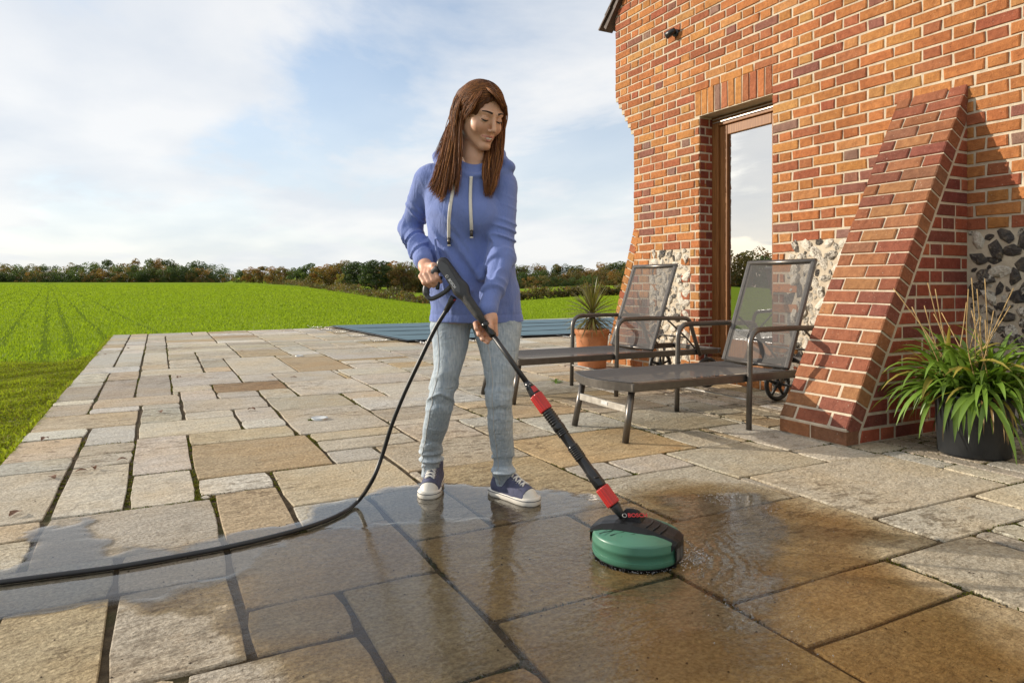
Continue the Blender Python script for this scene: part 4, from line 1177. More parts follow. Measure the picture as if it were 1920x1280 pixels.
wood('woodland', 'dark wood behind the woman, pool and yucca', it, 9)
# trees on the open side of the garden, which the door glass mirrors
it = []
for k in range(46):
    a = math.radians(138.5+(k-23)*1.15); R_ = g.uniform(150, 168); X_, Y_ = 4.4+R_*math.cos(a), 4.2+R_*math.sin(a)
    q = px_of((X_, Y_, 0)); 
    if q[2] > 12: it.append((q[0], HY-(g.uniform(7.0, 10.0)-CAM_H)*F_PX/q[2], q[2], g.choice((G_DARK, G_GREEN, G_BROWN)), 8.5*F_PX/q[2]))
wood('woodland', 'tree belt mirrored low in the glass of the door', it, 10)
def hedge():
    gg = np.random.default_rng(12); C = []; R = []
    for px in np.arange(505, 1300, 1.6):
        D, yb = bnd(px); D = float(D)+3; b = at(px, 530, D); z = float(terrain_z(b.x, b.y))
        h = (17+4*math.sin(px*0.07)+3*math.sin(px*0.19))*D/F_PX*float(np.interp(px, [505, 560, 700, 1300], [0.35, 0.7, 1.15, 1.2]))
        for k in range(2):
            C.append((b.x+gg.normal(0, 0.5), b.y+gg.normal(0, 0.5), z+h*gg.uniform(0.15, 0.8))); R.append(h*gg.uniform(0.25, 0.4))
    V, Q, col = leaf_cloud(gg, np.array(C), np.array(R)[:, None], 26, 0.15, G_BROWN+[(0.10, 0.07, 0.04), (0.085, 0.075, 0.035)])
    me = mesh_from('hedge', V, Q, [M_LEAF]); set_color_attr(me, col); o = obj('hedge', me); tag(o, 'low brown-green hedge along the right side of the field', 'hedge')
hedge()
# ------------------------------------------------------------------ two sun loungers
M_FRAME = NT('lounger_frame_paint')
def _fr():
    t = M_FRAME; c = t.coord('Object'); n = t.noise(c, 30, 4)
    col = t.ramp(n, [(0.3, (0.12, 0.108, 0.097)), (0.7, (0.155, 0.14, 0.125))]); t.principled(col, t.rng(t.noise(c, 90, 3), 0.3, 0.7, 0.28, 0.42), 0.75, t.bump(t.noise(c, 900, 2), 0.08, 0.0005)); return t.m
M_FRAME = _fr()
M_FRAME_LIGHT = simple_mat('brushed_crossbar', (0.55, 0.52, 0.47), 0.35, 0.8)
M_RUBBER = simple_mat('black_wheel_plastic', (0.02, 0.02, 0.02), 0.5)
def sling_mat(name, opening):
    t = NT(name); c = t.coord('UV')
    # open weave: threads every 6 mm, holes between them
    sx = t.node('ShaderNodeSeparateXYZ'); t.link(c, sx.inputs[0])
    s = t.math('SINE', t.math('MULTIPLY', t.math('ADD', sx.outputs[0], sx.outputs[1]), 2*math.pi/0.0085)); s2 = t.math('SINE', t.math('MULTIPLY', t.math('SUBTRACT', sx.outputs[0], sx.outputs[1]), 2*math.pi/0.0085))
    h = t.math('MULTIPLY', s, s2)
    hole = t.rng(h, 0.0, 0.35, 0, 1)
    col = t.ramp(h, [(0.0, (0.105, 0.10, 0.097)), (0.6, (0.065, 0.062, 0.06))])
    b = t.node('ShaderNodeBsdfPrincipled'); t.link(col, b.inputs['Base Color']); b.inputs['Roughness'].default_value = 0.75; b.inputs['Specular IOR Level'].default_value = 0.2
    tr = t.node('ShaderNodeBsdfTransparent')
    mx = t.node('ShaderNodeMixShader'); t.link(t.math('MULTIPLY', hole, opening), mx.inputs[0]); t.link(b.outputs[0], mx.inputs[1]); t.link(tr.outputs[0], mx.inputs[2])
    t.link(mx.outputs[0], t.out.inputs['Surface'])
    return t.m
M_SLING = sling_mat('open_weave_sling', 0.95)
M_SEAT = sling_mat('dense_weave_sling', 0.25)
def sheet(fn, nu, nv, name, mat, parent, lu, lv):
    V = []; UV = []; Fc = []
    for i in range(nu+1):
        for j in range(nv+1): V.append(fn(i/nu, j/nv)); UV.append((i/nu*lu, j/nv*lv))
    for i in range(nu):
        for j in range(nv): Fc.append((i*(nv+1)+j, (i+1)*(nv+1)+j, (i+1)*(nv+1)+j+1, i*(nv+1)+j+1))
    me = mesh_from(name, V, Fc, [mat], True)
    uv = me.uv_layers.new(name='UVMap')
    for lp in me.loops: uv.data[lp.index].uv = UV[lp.vertex_index]
    return obj(name, me, parent)
def make_lounger(Yc, label):
    X0 = 2.17
    r = empty('sun_lounger', (X0, Yc, 0), 0, label, 'sun lounger', 'loungers in front of the house')
    hw = 0.275; zs = 0.30
    # seat frame: side rails, bowed foot rail
    m = MB()
    for s in (-1, 1): m.box((0.05, s*hw-0.018, zs-0.028), (1.90, s*hw+0.018, zs+0.018), 0, 0.006)
    m.box((1.90, -hw-0.018, zs-0.026), (1.935, hw+0.018, zs+0.016), 0, 0.006)
    front = [(0.05-0.085*math.cos((y/hw)*math.pi/2), y, zs-0.004) for y in np.linspace(-hw-0.016, hw+0.016, 17)]
    V = []; Fc = []
    for (x, y, z) in front: V += [(x, y, z-0.024), (x, y, z+0.022), (x+0.035, y, z+0.022), (x+0.035, y, z-0.024)]
    n = len(front)
    for i in range(n-1):
        for k in range(4): Fc.append((i*4+k, (i+1)*4+k, (i+1)*4+(k+1) % 4, i*4+(k+1) % 4))
    Fc += [(0, 1, 2, 3), tuple((n-1)*4+k for k in (3, 2, 1, 0))]
    m.add(V, Fc); m.build('seat_frame', M_FRAME, r)
    def seat(u, v):
        y = (v*2-1)*(hw-0.012); x0 = 0.055-0.075*math.cos(y/hw*math.pi/2); x = x0+(1.25-x0)*u
        sag = -0.022*math.sin(math.pi*min(1, max(0, v)))*(min(1, u*6))
        return (x, y, zs+0.020+sag*0.6)
    sheet(seat, 30, 12, 'seat_sling', M_SEAT, r, 1.25, 0.53)
    # backrest
    b0 = np.array((1.235, zs+0.03)); b1 = np.array((1.475, 0.985)); hb = 0.262
    m = MB()
    for s in (-1, 1): m.tube([(b0[0], s*hb, b0[1]), ((b0[0]+b1[0])/2, s*hb, (b0[1]+b1[1])/2), (b1[0], s*hb, b1[1])], 0.019, 8, flat=((1, 0, 0), 0.85), smooth=False)
    m.tube([(b1[0], -hb-0.012, b1[1]), (b1[0], hb+0.012, b1[1])], 0.017, 8); m.tube([(b0[0]+0.01, -hb, b0[1]), (b0[0]+0.01, hb, b0[1])], 0.012, 8)
    m.build('backrest_frame', M_FRAME, r)
    def back(u, v):
        y = (v*2-1)*(hb-0.008); p = b0+(b1-b0)*(0.01+0.985*u); bow = 0.02*math.sin(math.pi*v)
        return (p[0]+bow-0.008, y, p[1])
    sheet(back, 24, 12, 'backrest_sling', M_SLING, r, 0.70, 0.51)
    m = MB()
    for s in (-1, 1): m.tube([(1.34, s*(hb-0.03), 0.62), (1.62, s*(hb-0.03), 0.40), (1.72, s*(hb-0.03), zs)], 0.008, 6)
    m.tube([(1.60, -hb+0.03, 0.41), (1.60, hb-0.03, 0.41)], 0.007, 6); m.build('backrest_stay', M_FRAME, r)
    # foot-end legs with the pale crossbar
    for s in (-1, 1):
        m = MB(); m.tube([(0.085, s*0.235, zs-0.02), (0.03, s*0.25, 0.0)], 0.0185, 12); m.build('leg', M_FRAME, r)
    m = MB(); m.box((0.05, -0.225, 0.155), (0.062, 0.225, 0.195), 0, 0.002); cb = m.build('crossbar', M_FRAME_LIGHT, r)
    m = MB(); m.box((0.0475, -0.06, 0.168), (0.0495, 0.0, 0.186)); m.build('maker_plate', simple_mat('plate', (0.6, 0.6, 0.6), 0.4, 0.5), cb)
    # arm loops: front leg, bend, arm, rear leg
    for s in (-1, 1):
        y = s*(hw+0.035)
        ctrl = [(0.865, y, 0.0), (0.87, y, 0.25), (0.875, y, 0.48)]+[(0.955-0.08*math.cos(a), y, 0.49+0.085*math.sin(a)) for a in np.linspace(0.15, math.pi/2, 7)]+[(1.2, y, 0.577), (1.50, y, 0.570)]+[(1.53+0.06*math.sin(a), y, 0.508+0.06*math.cos(a)) for a in np.linspace(0.2, 1.25, 5)]+[(1.64, y, 0.38), (1.69, y, 0.27)]
        m = MB(); m.tube(ctrl, 0.0165, 12); m.build('armrest', M_FRAME, r)
    m = MB(); m.tube([(0.866, -hw-0.03, 0.17), (0.866, hw+0.03, 0.17)], 0.008, 8)
    m.build('stretcher', M_FRAME_LIGHT, r)
    # wheels
    for s in (-1, 1):
        w = empty('wheel', (1.78, s*(hw+0.02), 0.125)); w.parent = r
        m = MB(); m.tube([(0.108*math.cos(a), 0, 0.108*math.sin(a)) for a in np.linspace(0, 2*math.pi, 33)], 0.016, 8, caps=False); m.build('tyre', M_RUBBER, w)
        m = MB(); m.tube([(0, -0.025, 0), (0, 0.025, 0)], 0.026, 12)
        for k in range(5):
            a = k*2*math.pi/5+0.3; m.tube([(0, 0, 0), (0.10*math.cos(a), 0, 0.10*math.sin(a))], [0.015, 0.009], 6)
        m.build('hub', M_RUBBER, w)
    m = MB(); m.tube([(1.78, -hw-0.02, 0.125), (1.78, hw+0.02, 0.125)], 0.009, 8)
    for s in (-1, 1): m.tube([(1.78, s*(hw-0.015), 0.125), (1.80, s*(hw-0.015), zs-0.02)], 0.012, 8)
    m.build('axle', M_FRAME, r)
    return r
make_lounger(3.205, 'dark grey mesh sun lounger nearest the brick buttress')
make_lounger(4.50, 'dark grey mesh sun lounger beside the yucca, partly behind the woman')
# ------------------------------------------------------------------ potted plants
def strap_leaf(base, direction, length, width, droop, n=7, twist=0.0, fold=0.25):
    """arching strap leaf as two strips with a keel; returns verts, faces"""
    d = np.array(direction, float); d /= np.linalg.norm(d)
    P = [np.array(base, float)]; step = length/n; v = d.copy()
    for i in range(n):
        v = v+np.array((0, 0, -droop/n*(0.4+1.2*i/n))); v /= np.linalg.norm(v); P.append(P[-1]+v*step)
    V = []; Fc = []
    side0 = np.cross(d, (0, 0, 1.0)); 
    if np.linalg.norm(side0) < 0.1: side0 = np.array((1.0, 0, 0))
    side0 /= np.linalg.norm(side0)
    for i, p in enumerate(P):
        t = i/n; w = width*(min(1, 0.55+t*2.2) if t < 0.3 else 1.0)*(1-max(0, (t-0.45)/0.55)**1.8)
        tan = (P[min(i+1, n)]-P[max(i-1, 0)]); tan /= np.linalg.norm(tan)
        s = side0*math.cos(twist*t)+np.cross(tan, side0)*math.sin(twist*t); up = np.cross(s, tan)
        V += [p-s*w*0.5+up*fold*w*0.5, p, p+s*w*0.5+up*fold*w*0.5]
    for i in range(n):
        a = i*3; Fc += [(a, a+1, a+4, a+3), (a+1, a+2, a+5, a+4)]
    return V, Fc
def leaf_group(name, leaves, parent, mat):
    VV = []; FF = []; CC = []; n = 0
    for (V, Fc, col) in leaves:
        VV += V; FF += [tuple(k+n for k in f) for f in Fc]; n += len(V)
        m = len(V)//3
        for i in range(m):
            for k in range(3): CC.append(col(i/(m-1), k))
    me = mesh_from(name, VV, FF, [mat], True); set_color_attr(me, CC)
    return obj(name, me, parent)
M_STRAP = leaf_mat('strap_leaf', 0.25, 0.38, 0.5)
def build_yucca():
    P = gnd(1110, 688.5)
    g = random.Random(31)
    pot = empty('terracotta_pot', (P.x, P.y, 0), 0, 'round terracotta pot holding the yucca beside the house corner', 'plant pot')
    t = NT('terracotta'); c = t.coord('Object'); n = t.noise(c, 9, 5)
    col = t.ramp(n, [(0.3, (0.40, 0.155, 0.065)), (0.6, (0.50, 0.21, 0.095)), (0.8, (0.55, 0.31, 0.18))])
    col = t.mix(t.rng(t.noise(c, 22, 4), 0.62, 0.7, 0, 0.7), col, (0.17, 0.075, 0.04))
    t.principled(col, 0.8, 0, t.bump(t.noise(c, 60, 4), 0.25, 0.004), 0.25)
    m = MB(); m.lathe([(0.0, 0.0), (0.135, 0.0), (0.142, 0.015), (0.160, 0.29), (0.166, 0.335), (0.174, 0.340), (0.176, 0.375), (0.170, 0.385), (0.155, 0.385), (0.150, 0.36)], 40)
    body = m.build('pot_body', t.m, pot)
    m = MB(); m.lathe([(0.152, 0.352), (0.0, 0.36)], 30); m.build('soil', simple_mat('potting_soil', (0.05, 0.035, 0.022), 0.95, 0, 0.4, 40, 1, 80), pot)
    y = empty('yucca', (P.x, P.y, 0.357), 0, 'spiky green and bronze yucca growing in the terracotta pot', 'plant')
    m = MB(); m.tube([(0, 0, -0.03), (0.005, 0.0, 0.1), (0, 0.005, 0.21)], [0.035, 0.032, 0.03], 10); m.build('stem', M_BARK, y)
    for i in range(150):
        f = i/150; a = i*2.39996; el = math.radians(82-128*f**0.85+g.uniform(-8, 8)); L = g.uniform(0.27, 0.36)*(1-0.15*f)
        d = (math.cos(el)*math.cos(a), math.cos(el)*math.sin(a), math.sin(el))
        V, Fc = strap_leaf((0.02*d[0], 0.02*d[1], 0.235-0.14*f), d, L, 0.017, 0.25+0.7*f*(1 if f < 0.7 else 0.6), 6, g.uniform(-0.5, 0.5), 0.35)
        dead = f > 0.80
        k = g.uniform(0.75, 1.25)
        def col(t, e, k=k, dead=dead):
            if dead: return (0.23*k, 0.16*k, 0.075*k)
            c = (0.085, 0.115, 0.028) if e == 1 else (0.20, 0.15, 0.055)
            return tuple(x*k*(1.0+0.2*t) for x in c)
        leaf_group('leaf', [(V, Fc, col)], y, M_STRAP)
def build_agapanthus():
    P = gnd(1826, 850)
    g = random.Random(32)
    pot = empty('black_pot', (P.x, P.y, 0), 0, 'black plastic tub on the paving at the right of the buttress', 'plant pot')
    m = MB(); m.lathe([(0.0, 0.0), (0.150, 0.0), (0.156, 0.012), (0.168, 0.27), (0.178, 0.275), (0.179, 0.30), (0.172, 0.302), (0.165, 0.28)], 40)
    m.build('pot_body', simple_mat('black_plastic', (0.022, 0.024, 0.026), 0.42, 0, 0.3, 9, 0.3, 60), pot)
    m = MB(); m.lathe([(0.168, 0.272), (0.0, 0.285)], 30); m.build('soil', simple_mat('dark_soil', (0.035, 0.026, 0.018), 0.95, 0, 0.4, 40, 1, 80), pot)
    pl = empty('agapanthus', (P.x, P.y, 0.28), 0, 'arching green strap-leaved clump with dry stems in the black tub', 'plant')
    for i in range(300):
        a = g.uniform(0, 2*math.pi); f = g.random(); rr = 0.13*math.sqrt(g.random()); a0 = g.uniform(0, 2*math.pi)
        el = math.radians(g.uniform(5, 35) if i % 3 == 0 else g.uniform(28, 80)); L = g.uniform(0.28, 0.44)
        d = (math.cos(el)*math.cos(a), math.cos(el)*math.sin(a), math.sin(el))
        V, Fc = strap_leaf((rr*math.cos(a0)+0.03*math.cos(a), rr*math.sin(a0)+0.03*math.sin(a), g.uniform(0, 0.05)), d, L, g.uniform(0.021, 0.032), g.uniform(1.3, 3.0), 7, g.uniform(-0.7, 0.7), 0.3)
        k = g.uniform(0.7, 1.3); yel = g.random() < 0.10
        def col(t, e, k=k, yel=yel):
            c = (0.30, 0.25, 0.05) if yel and t > 0.45 else (0.12, 0.20, 0.028)
            return tuple(x*k*(0.9+0.35*t) for x in c)
        leaf_group('leaf', [(V, Fc, col)], pl, M_STRAP)
    # withered leaves hanging over the rim
    for i in range(34):
        a = g.uniform(0, 2*math.pi); d = (math.cos(a), math.sin(a), 0.25)
        V, Fc = strap_leaf((0.14*math.cos(a), 0.14*math.sin(a), 0.02), d, g.uniform(0.16, 0.30), g.uniform(0.006, 0.014), g.uniform(3.5, 6.5), 8, g.uniform(-2, 2), 0.5)
        k = g.uniform(0.7, 1.2)
        leaf_group('dead_leaf', [(V, Fc, lambda t, e, k=k: (0.34*k, 0.22*k, 0.09*k))], pl, M_STRAP)
    dry = simple_mat('dry_stalk', (0.38, 0.25, 0.10), 0.7, 0, 0.25, 30)
    for i in range(19):
        a = g.uniform(0, 2*math.pi); rr = 0.12*math.sqrt(g.random()); L = g.uniform(0.32, 0.60); ln = g.uniform(0.05, 0.55); a2 = g.uniform(0, 2*math.pi)
        b = np.array((rr*math.cos(a), rr*math.sin(a), 0.02)); e = b+np.array((math.cos(a2)*ln*L, math.sin(a2)*ln*L, L*math.sqrt(1-ln*ln*0.8)))
        md = (b+e)/2+np.array((g.uniform(-.03, .03), g.uniform(-.03, .03), 0.0))
        m = MB(); m.tube(smooth_path([b, md, e], 4), 0.0024, 5); m.build('dry_stem', dry, pl)
build_yucca(); build_agapanthus()
# ------------------------------------------------------------------ signed-distance modelling for organic shapes
def sdf_mesh(f, lo, hi, h, B=8, slack=1.6):
    """sparse surface nets: returns verts, quads"""
    lo = np.array(lo, float); hi = np.array(hi, float); H = h*B
    nb = np.ceil((hi-lo)/H).astype(int)
    I = np.stack(np.meshgrid(*[np.arange(n) for n in nb], indexing='ij'), -1).reshape(-1, 3)
    fc = f(lo+(I+0.5)*H)
    I = I[np.abs(fc) < H*0.87*slack]
    o = np.stack(np.meshgrid(*[np.arange(B+1)]*3, indexing='ij'), -1).reshape(-1, 3)
    ND = nb*B+2
    key = lambda c: (c[..., 0].astype(np.int64)*ND[1]+c[..., 1])*ND[2]+c[..., 2]
    CK = []; CV = []; EQ = []
    for s in range(0, len(I), 600):
        blk = I[s:s+600]*B
        G = blk[:, None, :]+o[None]
        val = f((lo+G.reshape(-1, 3)*h)).reshape(len(blk), B+1, B+1, B+1)
        sg = val < 0
        c8 = np.stack([sg[:, a:a+B, b:b+B, c:c+B] for a in (0, 1) for b in (0, 1) for c in (0, 1)], -1)
        cnt = c8.sum(-1); act = (cnt > 0) & (cnt < 8)
        bi, x, y, z = np.nonzero(act)
        if len(bi) == 0: continue
        base = np.stack([x, y, z], 1); acc = np.zeros((len(bi), 3)); num = np.zeros(len(bi))
        for ax in range(3):
            for u in (0, 1):
                for v in (0, 1):
                    d0 = np.zeros(3, int); d0[(ax+1) % 3] = u; d0[(ax+2) % 3] = v; d1 = d0.copy(); d1[ax] = 1
                    a = base+d0; b = base+d1
                    va = val[bi, a[:, 0], a[:, 1], a[:, 2]]; vb = val[bi, b[:, 0], b[:, 1], b[:, 2]]
                    m = (va < 0) != (vb < 0); t = np.where(m, va/(va-vb+1e-20), 0)
                    acc += np.where(m[:, None], d0+(d1-d0)*t[:, None], 0); num += m
        CV.append(lo+(blk[bi]+base+acc/num[:, None])*h); CK.append(key(blk[bi]+base))
        for ax in range(3):
            sl0 = [slice(0, B)]*3; sl1 = [slice(0, B)]*3; sl1[ax] = slice(1, B+1)
            a = sg[(slice(None), *sl0)]; b = sg[(slice(None), *sl1)]
            bi2, x2, y2, z2 = np.nonzero(a != b)
            p = blk[bi2]+np.stack([x2, y2, z2], 1)
            e1 = np.zeros(3, int); e1[(ax+1) % 3] = 1; e2 = np.zeros(3, int); e2[(ax+2) % 3] = 1
            q = np.stack([key(p-e1-e2), key(p-e2), key(p), key(p-e1)], 1)
            flip = ~a[bi2, x2, y2, z2]
            q[flip] = q[flip][:, ::-1]; EQ.append(q)
    CK = np.concatenate(CK); CV = np.concatenate(CV); EQ = np.concatenate(EQ)
    od = np.argsort(CK); CK = CK[od]; CV = CV[od]
    ix = np.searchsorted(CK, EQ); ix = np.clip(ix, 0, len(CK)-1)
    ok = (CK[ix] == EQ).all(1)
    return CV, ix[ok]
def smin(a, b, k):
    h = np.clip(0.5+0.5*(b-a)/k, 0, 1); return b+(a-b)*h-k*h*(1-h)
def smax(a, b, k): return -smin(-a, -b, k)
def rc(P, a, b, r1, r2):
    a = np.asarray(a, float); b = np.asarray(b, float); ba = b-a
    t = np.clip(((P-a)@ba)/(ba@ba), 0, 1); return np.linalg.norm(P-(a+t[:, None]*ba), axis=1)-(r1+(r2-r1)*t)
def ell(P, c, r, M=None):
    q = P-np.asarray(c, float)
    if M is not None: q = q@M
    r = np.asarray(r, float); k0 = np.linalg.norm(q/r, axis=1); k1 = np.linalg.norm(q/(r*r), axis=1)
    return k0*(k0-1)/np.maximum(k1, 1e-9)
def chain(P, pts, rads, k=0.01):
    d = None
    for i in range(len(pts)-1):
        e = rc(P, pts[i], pts[i+1], rads[i], rads[i+1]); d = e if d is None else smin(d, e, k)
    return d
def stack(P, rows):
    """rows: (z, cx, cy, rx, ry) sorted by z; a column of ellipses"""
    R = np.array(sorted(rows)); z = P[:, 2]
    cx, cy, rx, ry = [np.interp(z, R[:, 0], R[:, i]) for i in (1, 2, 3, 4)]
    dx, dy = P[:, 0]-cx, P[:, 1]-cy
    q = np.sqrt((dx/rx)**2+(dy/ry)**2)+1e-9
    d = (q-1)*np.sqrt(dx*dx+dy*dy)/q*1.0
    d = np.where(q < 0.3, -np.minimum(rx, ry)*0.7, d)
    return np.maximum(d, np.maximum(R[0, 0]-z, z-R[-1, 0]))

def vn3(P, s, seed):
    """smooth value noise in space, -1..1"""
    g = np.random.default_rng(seed); T = g.uniform(-1, 1, (32, 32, 32)); q = P*np.asarray(s, float)+500.0
    i = np.floor(q).astype(int); f = q-i; f = f*f*f*(f*(f*6-15)+10); i &= 31; j = (i+1) & 31
    r = 0
    for a in (0, 1):
        for b in (0, 1):
            for c in (0, 1):
                w = (f[:, 0] if a else 1-f[:, 0])*(f[:, 1] if b else 1-f[:, 1])*(f[:, 2] if c else 1-f[:, 2])
                r = r+w*T[(j if a else i)[:, 0], (j if b else i)[:, 1], (j if c else i)[:, 2]]
    return r
def ridge(P, s, seed): return 1-np.minimum(1, 2.2*np.abs(vn3(P, s, seed)))
# ------------------------------------------------------------------ the woman
PR, PD = -0.14, 2.70
W_LOC = (FW[0]*PD+RT[0]*PR, FW[1]*PD+RT[1]*PR, 0.0)
def pl(x, y, d): return np.array(((x-CX)*d/F_PX-PR, d-PD, CAM_H-(y-HY)*d/F_PX))
def row(y, xl, xr, d, ry, wd=1.0):
    a = pl(xl, y, d); b = pl(xr, y, d); return (a[2], (a[0]+b[0])/2, a[1], abs(b[0]-a[0])/2*wd, ry)
HTH, HPH = math.radians(37), math.radians(24)
HX = np.array((math.cos(HTH), math.sin(HTH), 0)); HF = np.array((math.sin(HTH)*math.cos(HPH), -math.cos(HTH)*math.cos(HPH), -math.sin(HPH))); HU = np.array((math.sin(HTH)*math.sin(HPH), -math.cos(HTH)*math.sin(HPH), math.cos(HPH)))
HM = np.stack([HX, HF, HU], 1)                       # columns: her left, face forward, up
HC = pl(902, 215, 2.60)
def hp(x, y, z): return HC+HM@np.array((x, y, z))
def build_woman():
    root = empty('person', W_LOC, -YAW, 'young woman in blue hoodie and pale jeans holding the pressure washer lance', 'person')
    # --- joints
    S1, E1, W1 = pl(802, 338, 2.68), pl(769, 430, 2.77), pl(794, 489, 2.58)
    S2, E2, W2 = pl(943, 348, 2.65), pl(941, 478, 2.55), pl(915, 580, 2.425)
    torso_rows = [row(603, 805, 982, 2.70, .120), row(570, 804, 979, 2.70, .120), row(540, 802, 974, 2.69, .116), row(500, 802, 968, 2.68, .112), row(460, 802, 960, 2.67, .110),
                  row(430, 801, 954, 2.665, .113), row(400, 799, 949, 2.66, .116), row(370, 797, 947, 2.66, .110), row(345, 800, 947, 2.66, .098), row(325, 812, 938, 2.66, .084),
                  row(314, 828, 926, 2.665, .070), row(306, 842, 916, 2.675, .060)]
    legA = [row(575, 815, 886, 2.70, .085), row(610, 806, 884, 2.70, .088), row(650, 811, 879, 2.68, .080), row(690, 812, 868, 2.655, .071), row(740, 799, 856, 2.645, .066), row(770, 795, 850, 2.665, .063), row(800, 790, 843, 2.70, .061),
            row(840, 787, 830, 2.77, .052), row(862, 787, 829, 2.80, .050), row(880, 789, 824, 2.815, .044), row(892, 788, 824, 2.82, .044)]
    legB = [row(575, 884, 970, 2.69, .088), row(610, 885, 979, 2.69, .092), row(650, 896, 975, 2.66, .083), row(690, 905, 970, 2.635, .074), row(740, 909, 963, 2.615, .066), row(770, 911, 964, 2.62, .063), row(800, 912, 964, 2.635, .060),
            row(850, 920, 966, 2.675, .054), row(880, 922, 964, 2.695, .050), row(903, 925, 965, 2.715, .046), row(909, 925, 965, 2.72, .046)]
    def slim(rows, z0, k): return [(z, cx, cy, rx*(k if z < z0 else 1-(1-k)*max(0, 1-(z-z0)/.2)), ry*(k if z < z0 else 1)) for z, cx, cy, rx, ry in rows]
    legA, legB = slim(legA, .45, .90), slim(legB, .45, .90)
    def shrink(rows, k): return [(z, cx, cy, max(.02, rx-k), max(.02, ry-k)) for z, cx, cy, rx, ry in rows]
    t_in, a_in, b_in = shrink(torso_rows, .016), shrink(legA, .016), shrink(legB, .016)
    # hands: palm, fingers, thumb
    fA = [([pl(795, 508, 2.505), pl(790, 518, 2.472), pl(796, 530, 2.452), pl(805, 537, 2.462)]), ([pl(800, 506, 2.500), pl(798, 515, 2.466), pl(804, 529, 2.447), pl(813, 536, 2.458)]),
          ([pl(805, 505, 2.497), pl(806, 511, 2.464), pl(812, 526, 2.446), pl(820, 533, 2.458)]), ([pl(809, 503, 2.497), pl(814, 507, 2.466), pl(820, 521, 2.449), pl(826, 528, 2.46)])]
    tA = [pl(804, 499, 2.51), pl(813, 498, 2.486), pl(823, 501, 2.478)]
    fB = [([pl(921, 605, 2.425), pl(905, 603, 2.425), pl(892, 607, 2.405), pl(893, 616, 2.378)]), ([pl(923, 612, 2.42), pl(908, 614, 2.425), pl(896, 618, 2.398), pl(898, 627, 2.372)]),
          ([pl(925, 620, 2.415), pl(912, 625, 2.42), pl(902, 628, 2.392), pl(905, 636, 2.368)]), ([pl(927, 628, 2.41), pl(917, 634, 2.41), pl(910, 637, 2.385), pl(914, 641, 2.368)])]
    tB = [pl(915, 597, 2.40), pl(919, 613, 2.368), pl(922, 627, 2.36)]
    def hands(P):
        d = chain(P, [W1, pl(798, 499, 2.545)], [.0265, .024], .01)
        d = smin(d, chain(P, [pl(796, 500, 2.54), pl(795, 508, 2.508)], [.021, .014]), .015)
        d = smin(d, chain(P, [pl(800, 500, 2.54), pl(808, 504, 2.502)], [.021, .015]), .015)
        for c in fA: d = smin(d, chain(P, c, [.0105, .0105, .0092, .0080], .004), .004)
        d = smin(d, chain(P, tA, [.013, .011, .0085], .006), .008)
        e = chain(P, [W2, pl(919, 597, 2.41)], [.0255, .022], .01)
        e = smin(e, chain(P, [pl(919, 597, 2.412), pl(921, 608, 2.425)], [.020, .014]), .014)
        e = smin(e, chain(P, [pl(921, 597, 2.41), pl(928, 626, 2.408)], [.020, .0125]), .014)
        for c in fB: e = smin(e, chain(P, c, [.0105, .0102, .0092, .0080], .004), .004)
        e = smin(e, chain(P, tB, [.0135, .0112, .0085], .006), .008)
        return np.minimum(d, e)
    def head(P):
        q = (P-HC)@HM                                  # head frame
        X = np.abs(q[:, 0]); S = np.stack([X, q[:, 1], q[:, 2]], 1)
        d = ell(S, (0, -.014, .024), (.0735, .0925, .088))
        d = smin(d, ell(S, (0, .022, -.030), (.0585, .064, .084)), .03)
        d = smin(d, rc(S, (.046, -.004, -.058), (.010, .066, -.104), .017, .0165), .022)
        d = smin(d, ell(S, (0, .072, -.102), (.017, .016, .014)), .014)
        d = smin(d, ell(S, (.037, .055, -.034), (.024, .026, .024)), .02)
        d = smin(d, rc(S, (0.012, .083, .021), (.042, .068, .021), .010, .009), .014)      # brow
        d = smax(d, -ell(S, (.031, .098, .000), (.0175, .020, .0115)), .010)                # sockets
        d = smin(d, ell(S, (.031, .0745, -.001), (.0150, .0125, .0115)), .005)              # closed-down lids over the eyes
        d = smin(d, rc(S, (0, .085, .010), (0, .108, -.034), .0070, .0092), .008)           # nose
        d = smin(d, ell(S, (.0105, .096, -.040), (.0075, .0085, .0068)), .005)
        d = smax(d, -ell(S, (.0062, .103, -.0475), (.0030, .0040, .0030)), .002)
        d = smin(d, ell(S, (0, .079, -.071), (.026, .010, .013)), .010)                     # mouth mound
        up = rc(S, (0, .0915, -.0650), (.0245, .0785, -.0645), .0040, .0018)
        lw = rc(S, (0, .0900, -.0785), (.0235, .0785, -.0665), .0048, .0018)
        d = smin(d, up, .004); d = smin(d, lw, .004)
        d = smax(d, -ell(S, (0, .0960, -.0706), (.0200, .012, .0042)), .0015)               # parted lips
        ear = ell(S, (.0745, -.010, -.012), (.0085, .019, .031)); ear = smax(ear, -ell(S, (.083, -.006, -.010), (.006, .011, .018)), .003)
        d = smin(d, ear, .005)
        d = smin(d, chain(P, [hp(0, -.030, -.055), pl(887, 300, 2.645), pl(885, 322, 2.655)], [.046, .047, .056], .02), .018)
        return d
    feet = [(np.array((-.345-PR, 2.85-PD, .07)), np.array((-.340-PR, 2.79-PD, .045))), (np.array((-.035-PR, 2.71-PD, .07)), np.array((.0-PR, 2.675-PD, .045)))]
    def body(P):
        d = head(P)
        d = smin(d, stack(P, t_in), .03)
        d = smin(d, chain(P, [S1, E1, W1], [.048, .037, .0255], .02), .03); d = smin(d, chain(P, [S2, E2, W2], [.048, .038, .0245], .02), .03)
        d = smin(d, hands(P), .006)
        d = smin(d, smin(stack(P, a_in), stack(P, b_in), .02), .03)
        for a, b in feet: d = smin(d, rc(P, a, b, .026, .018), .02)
        return d
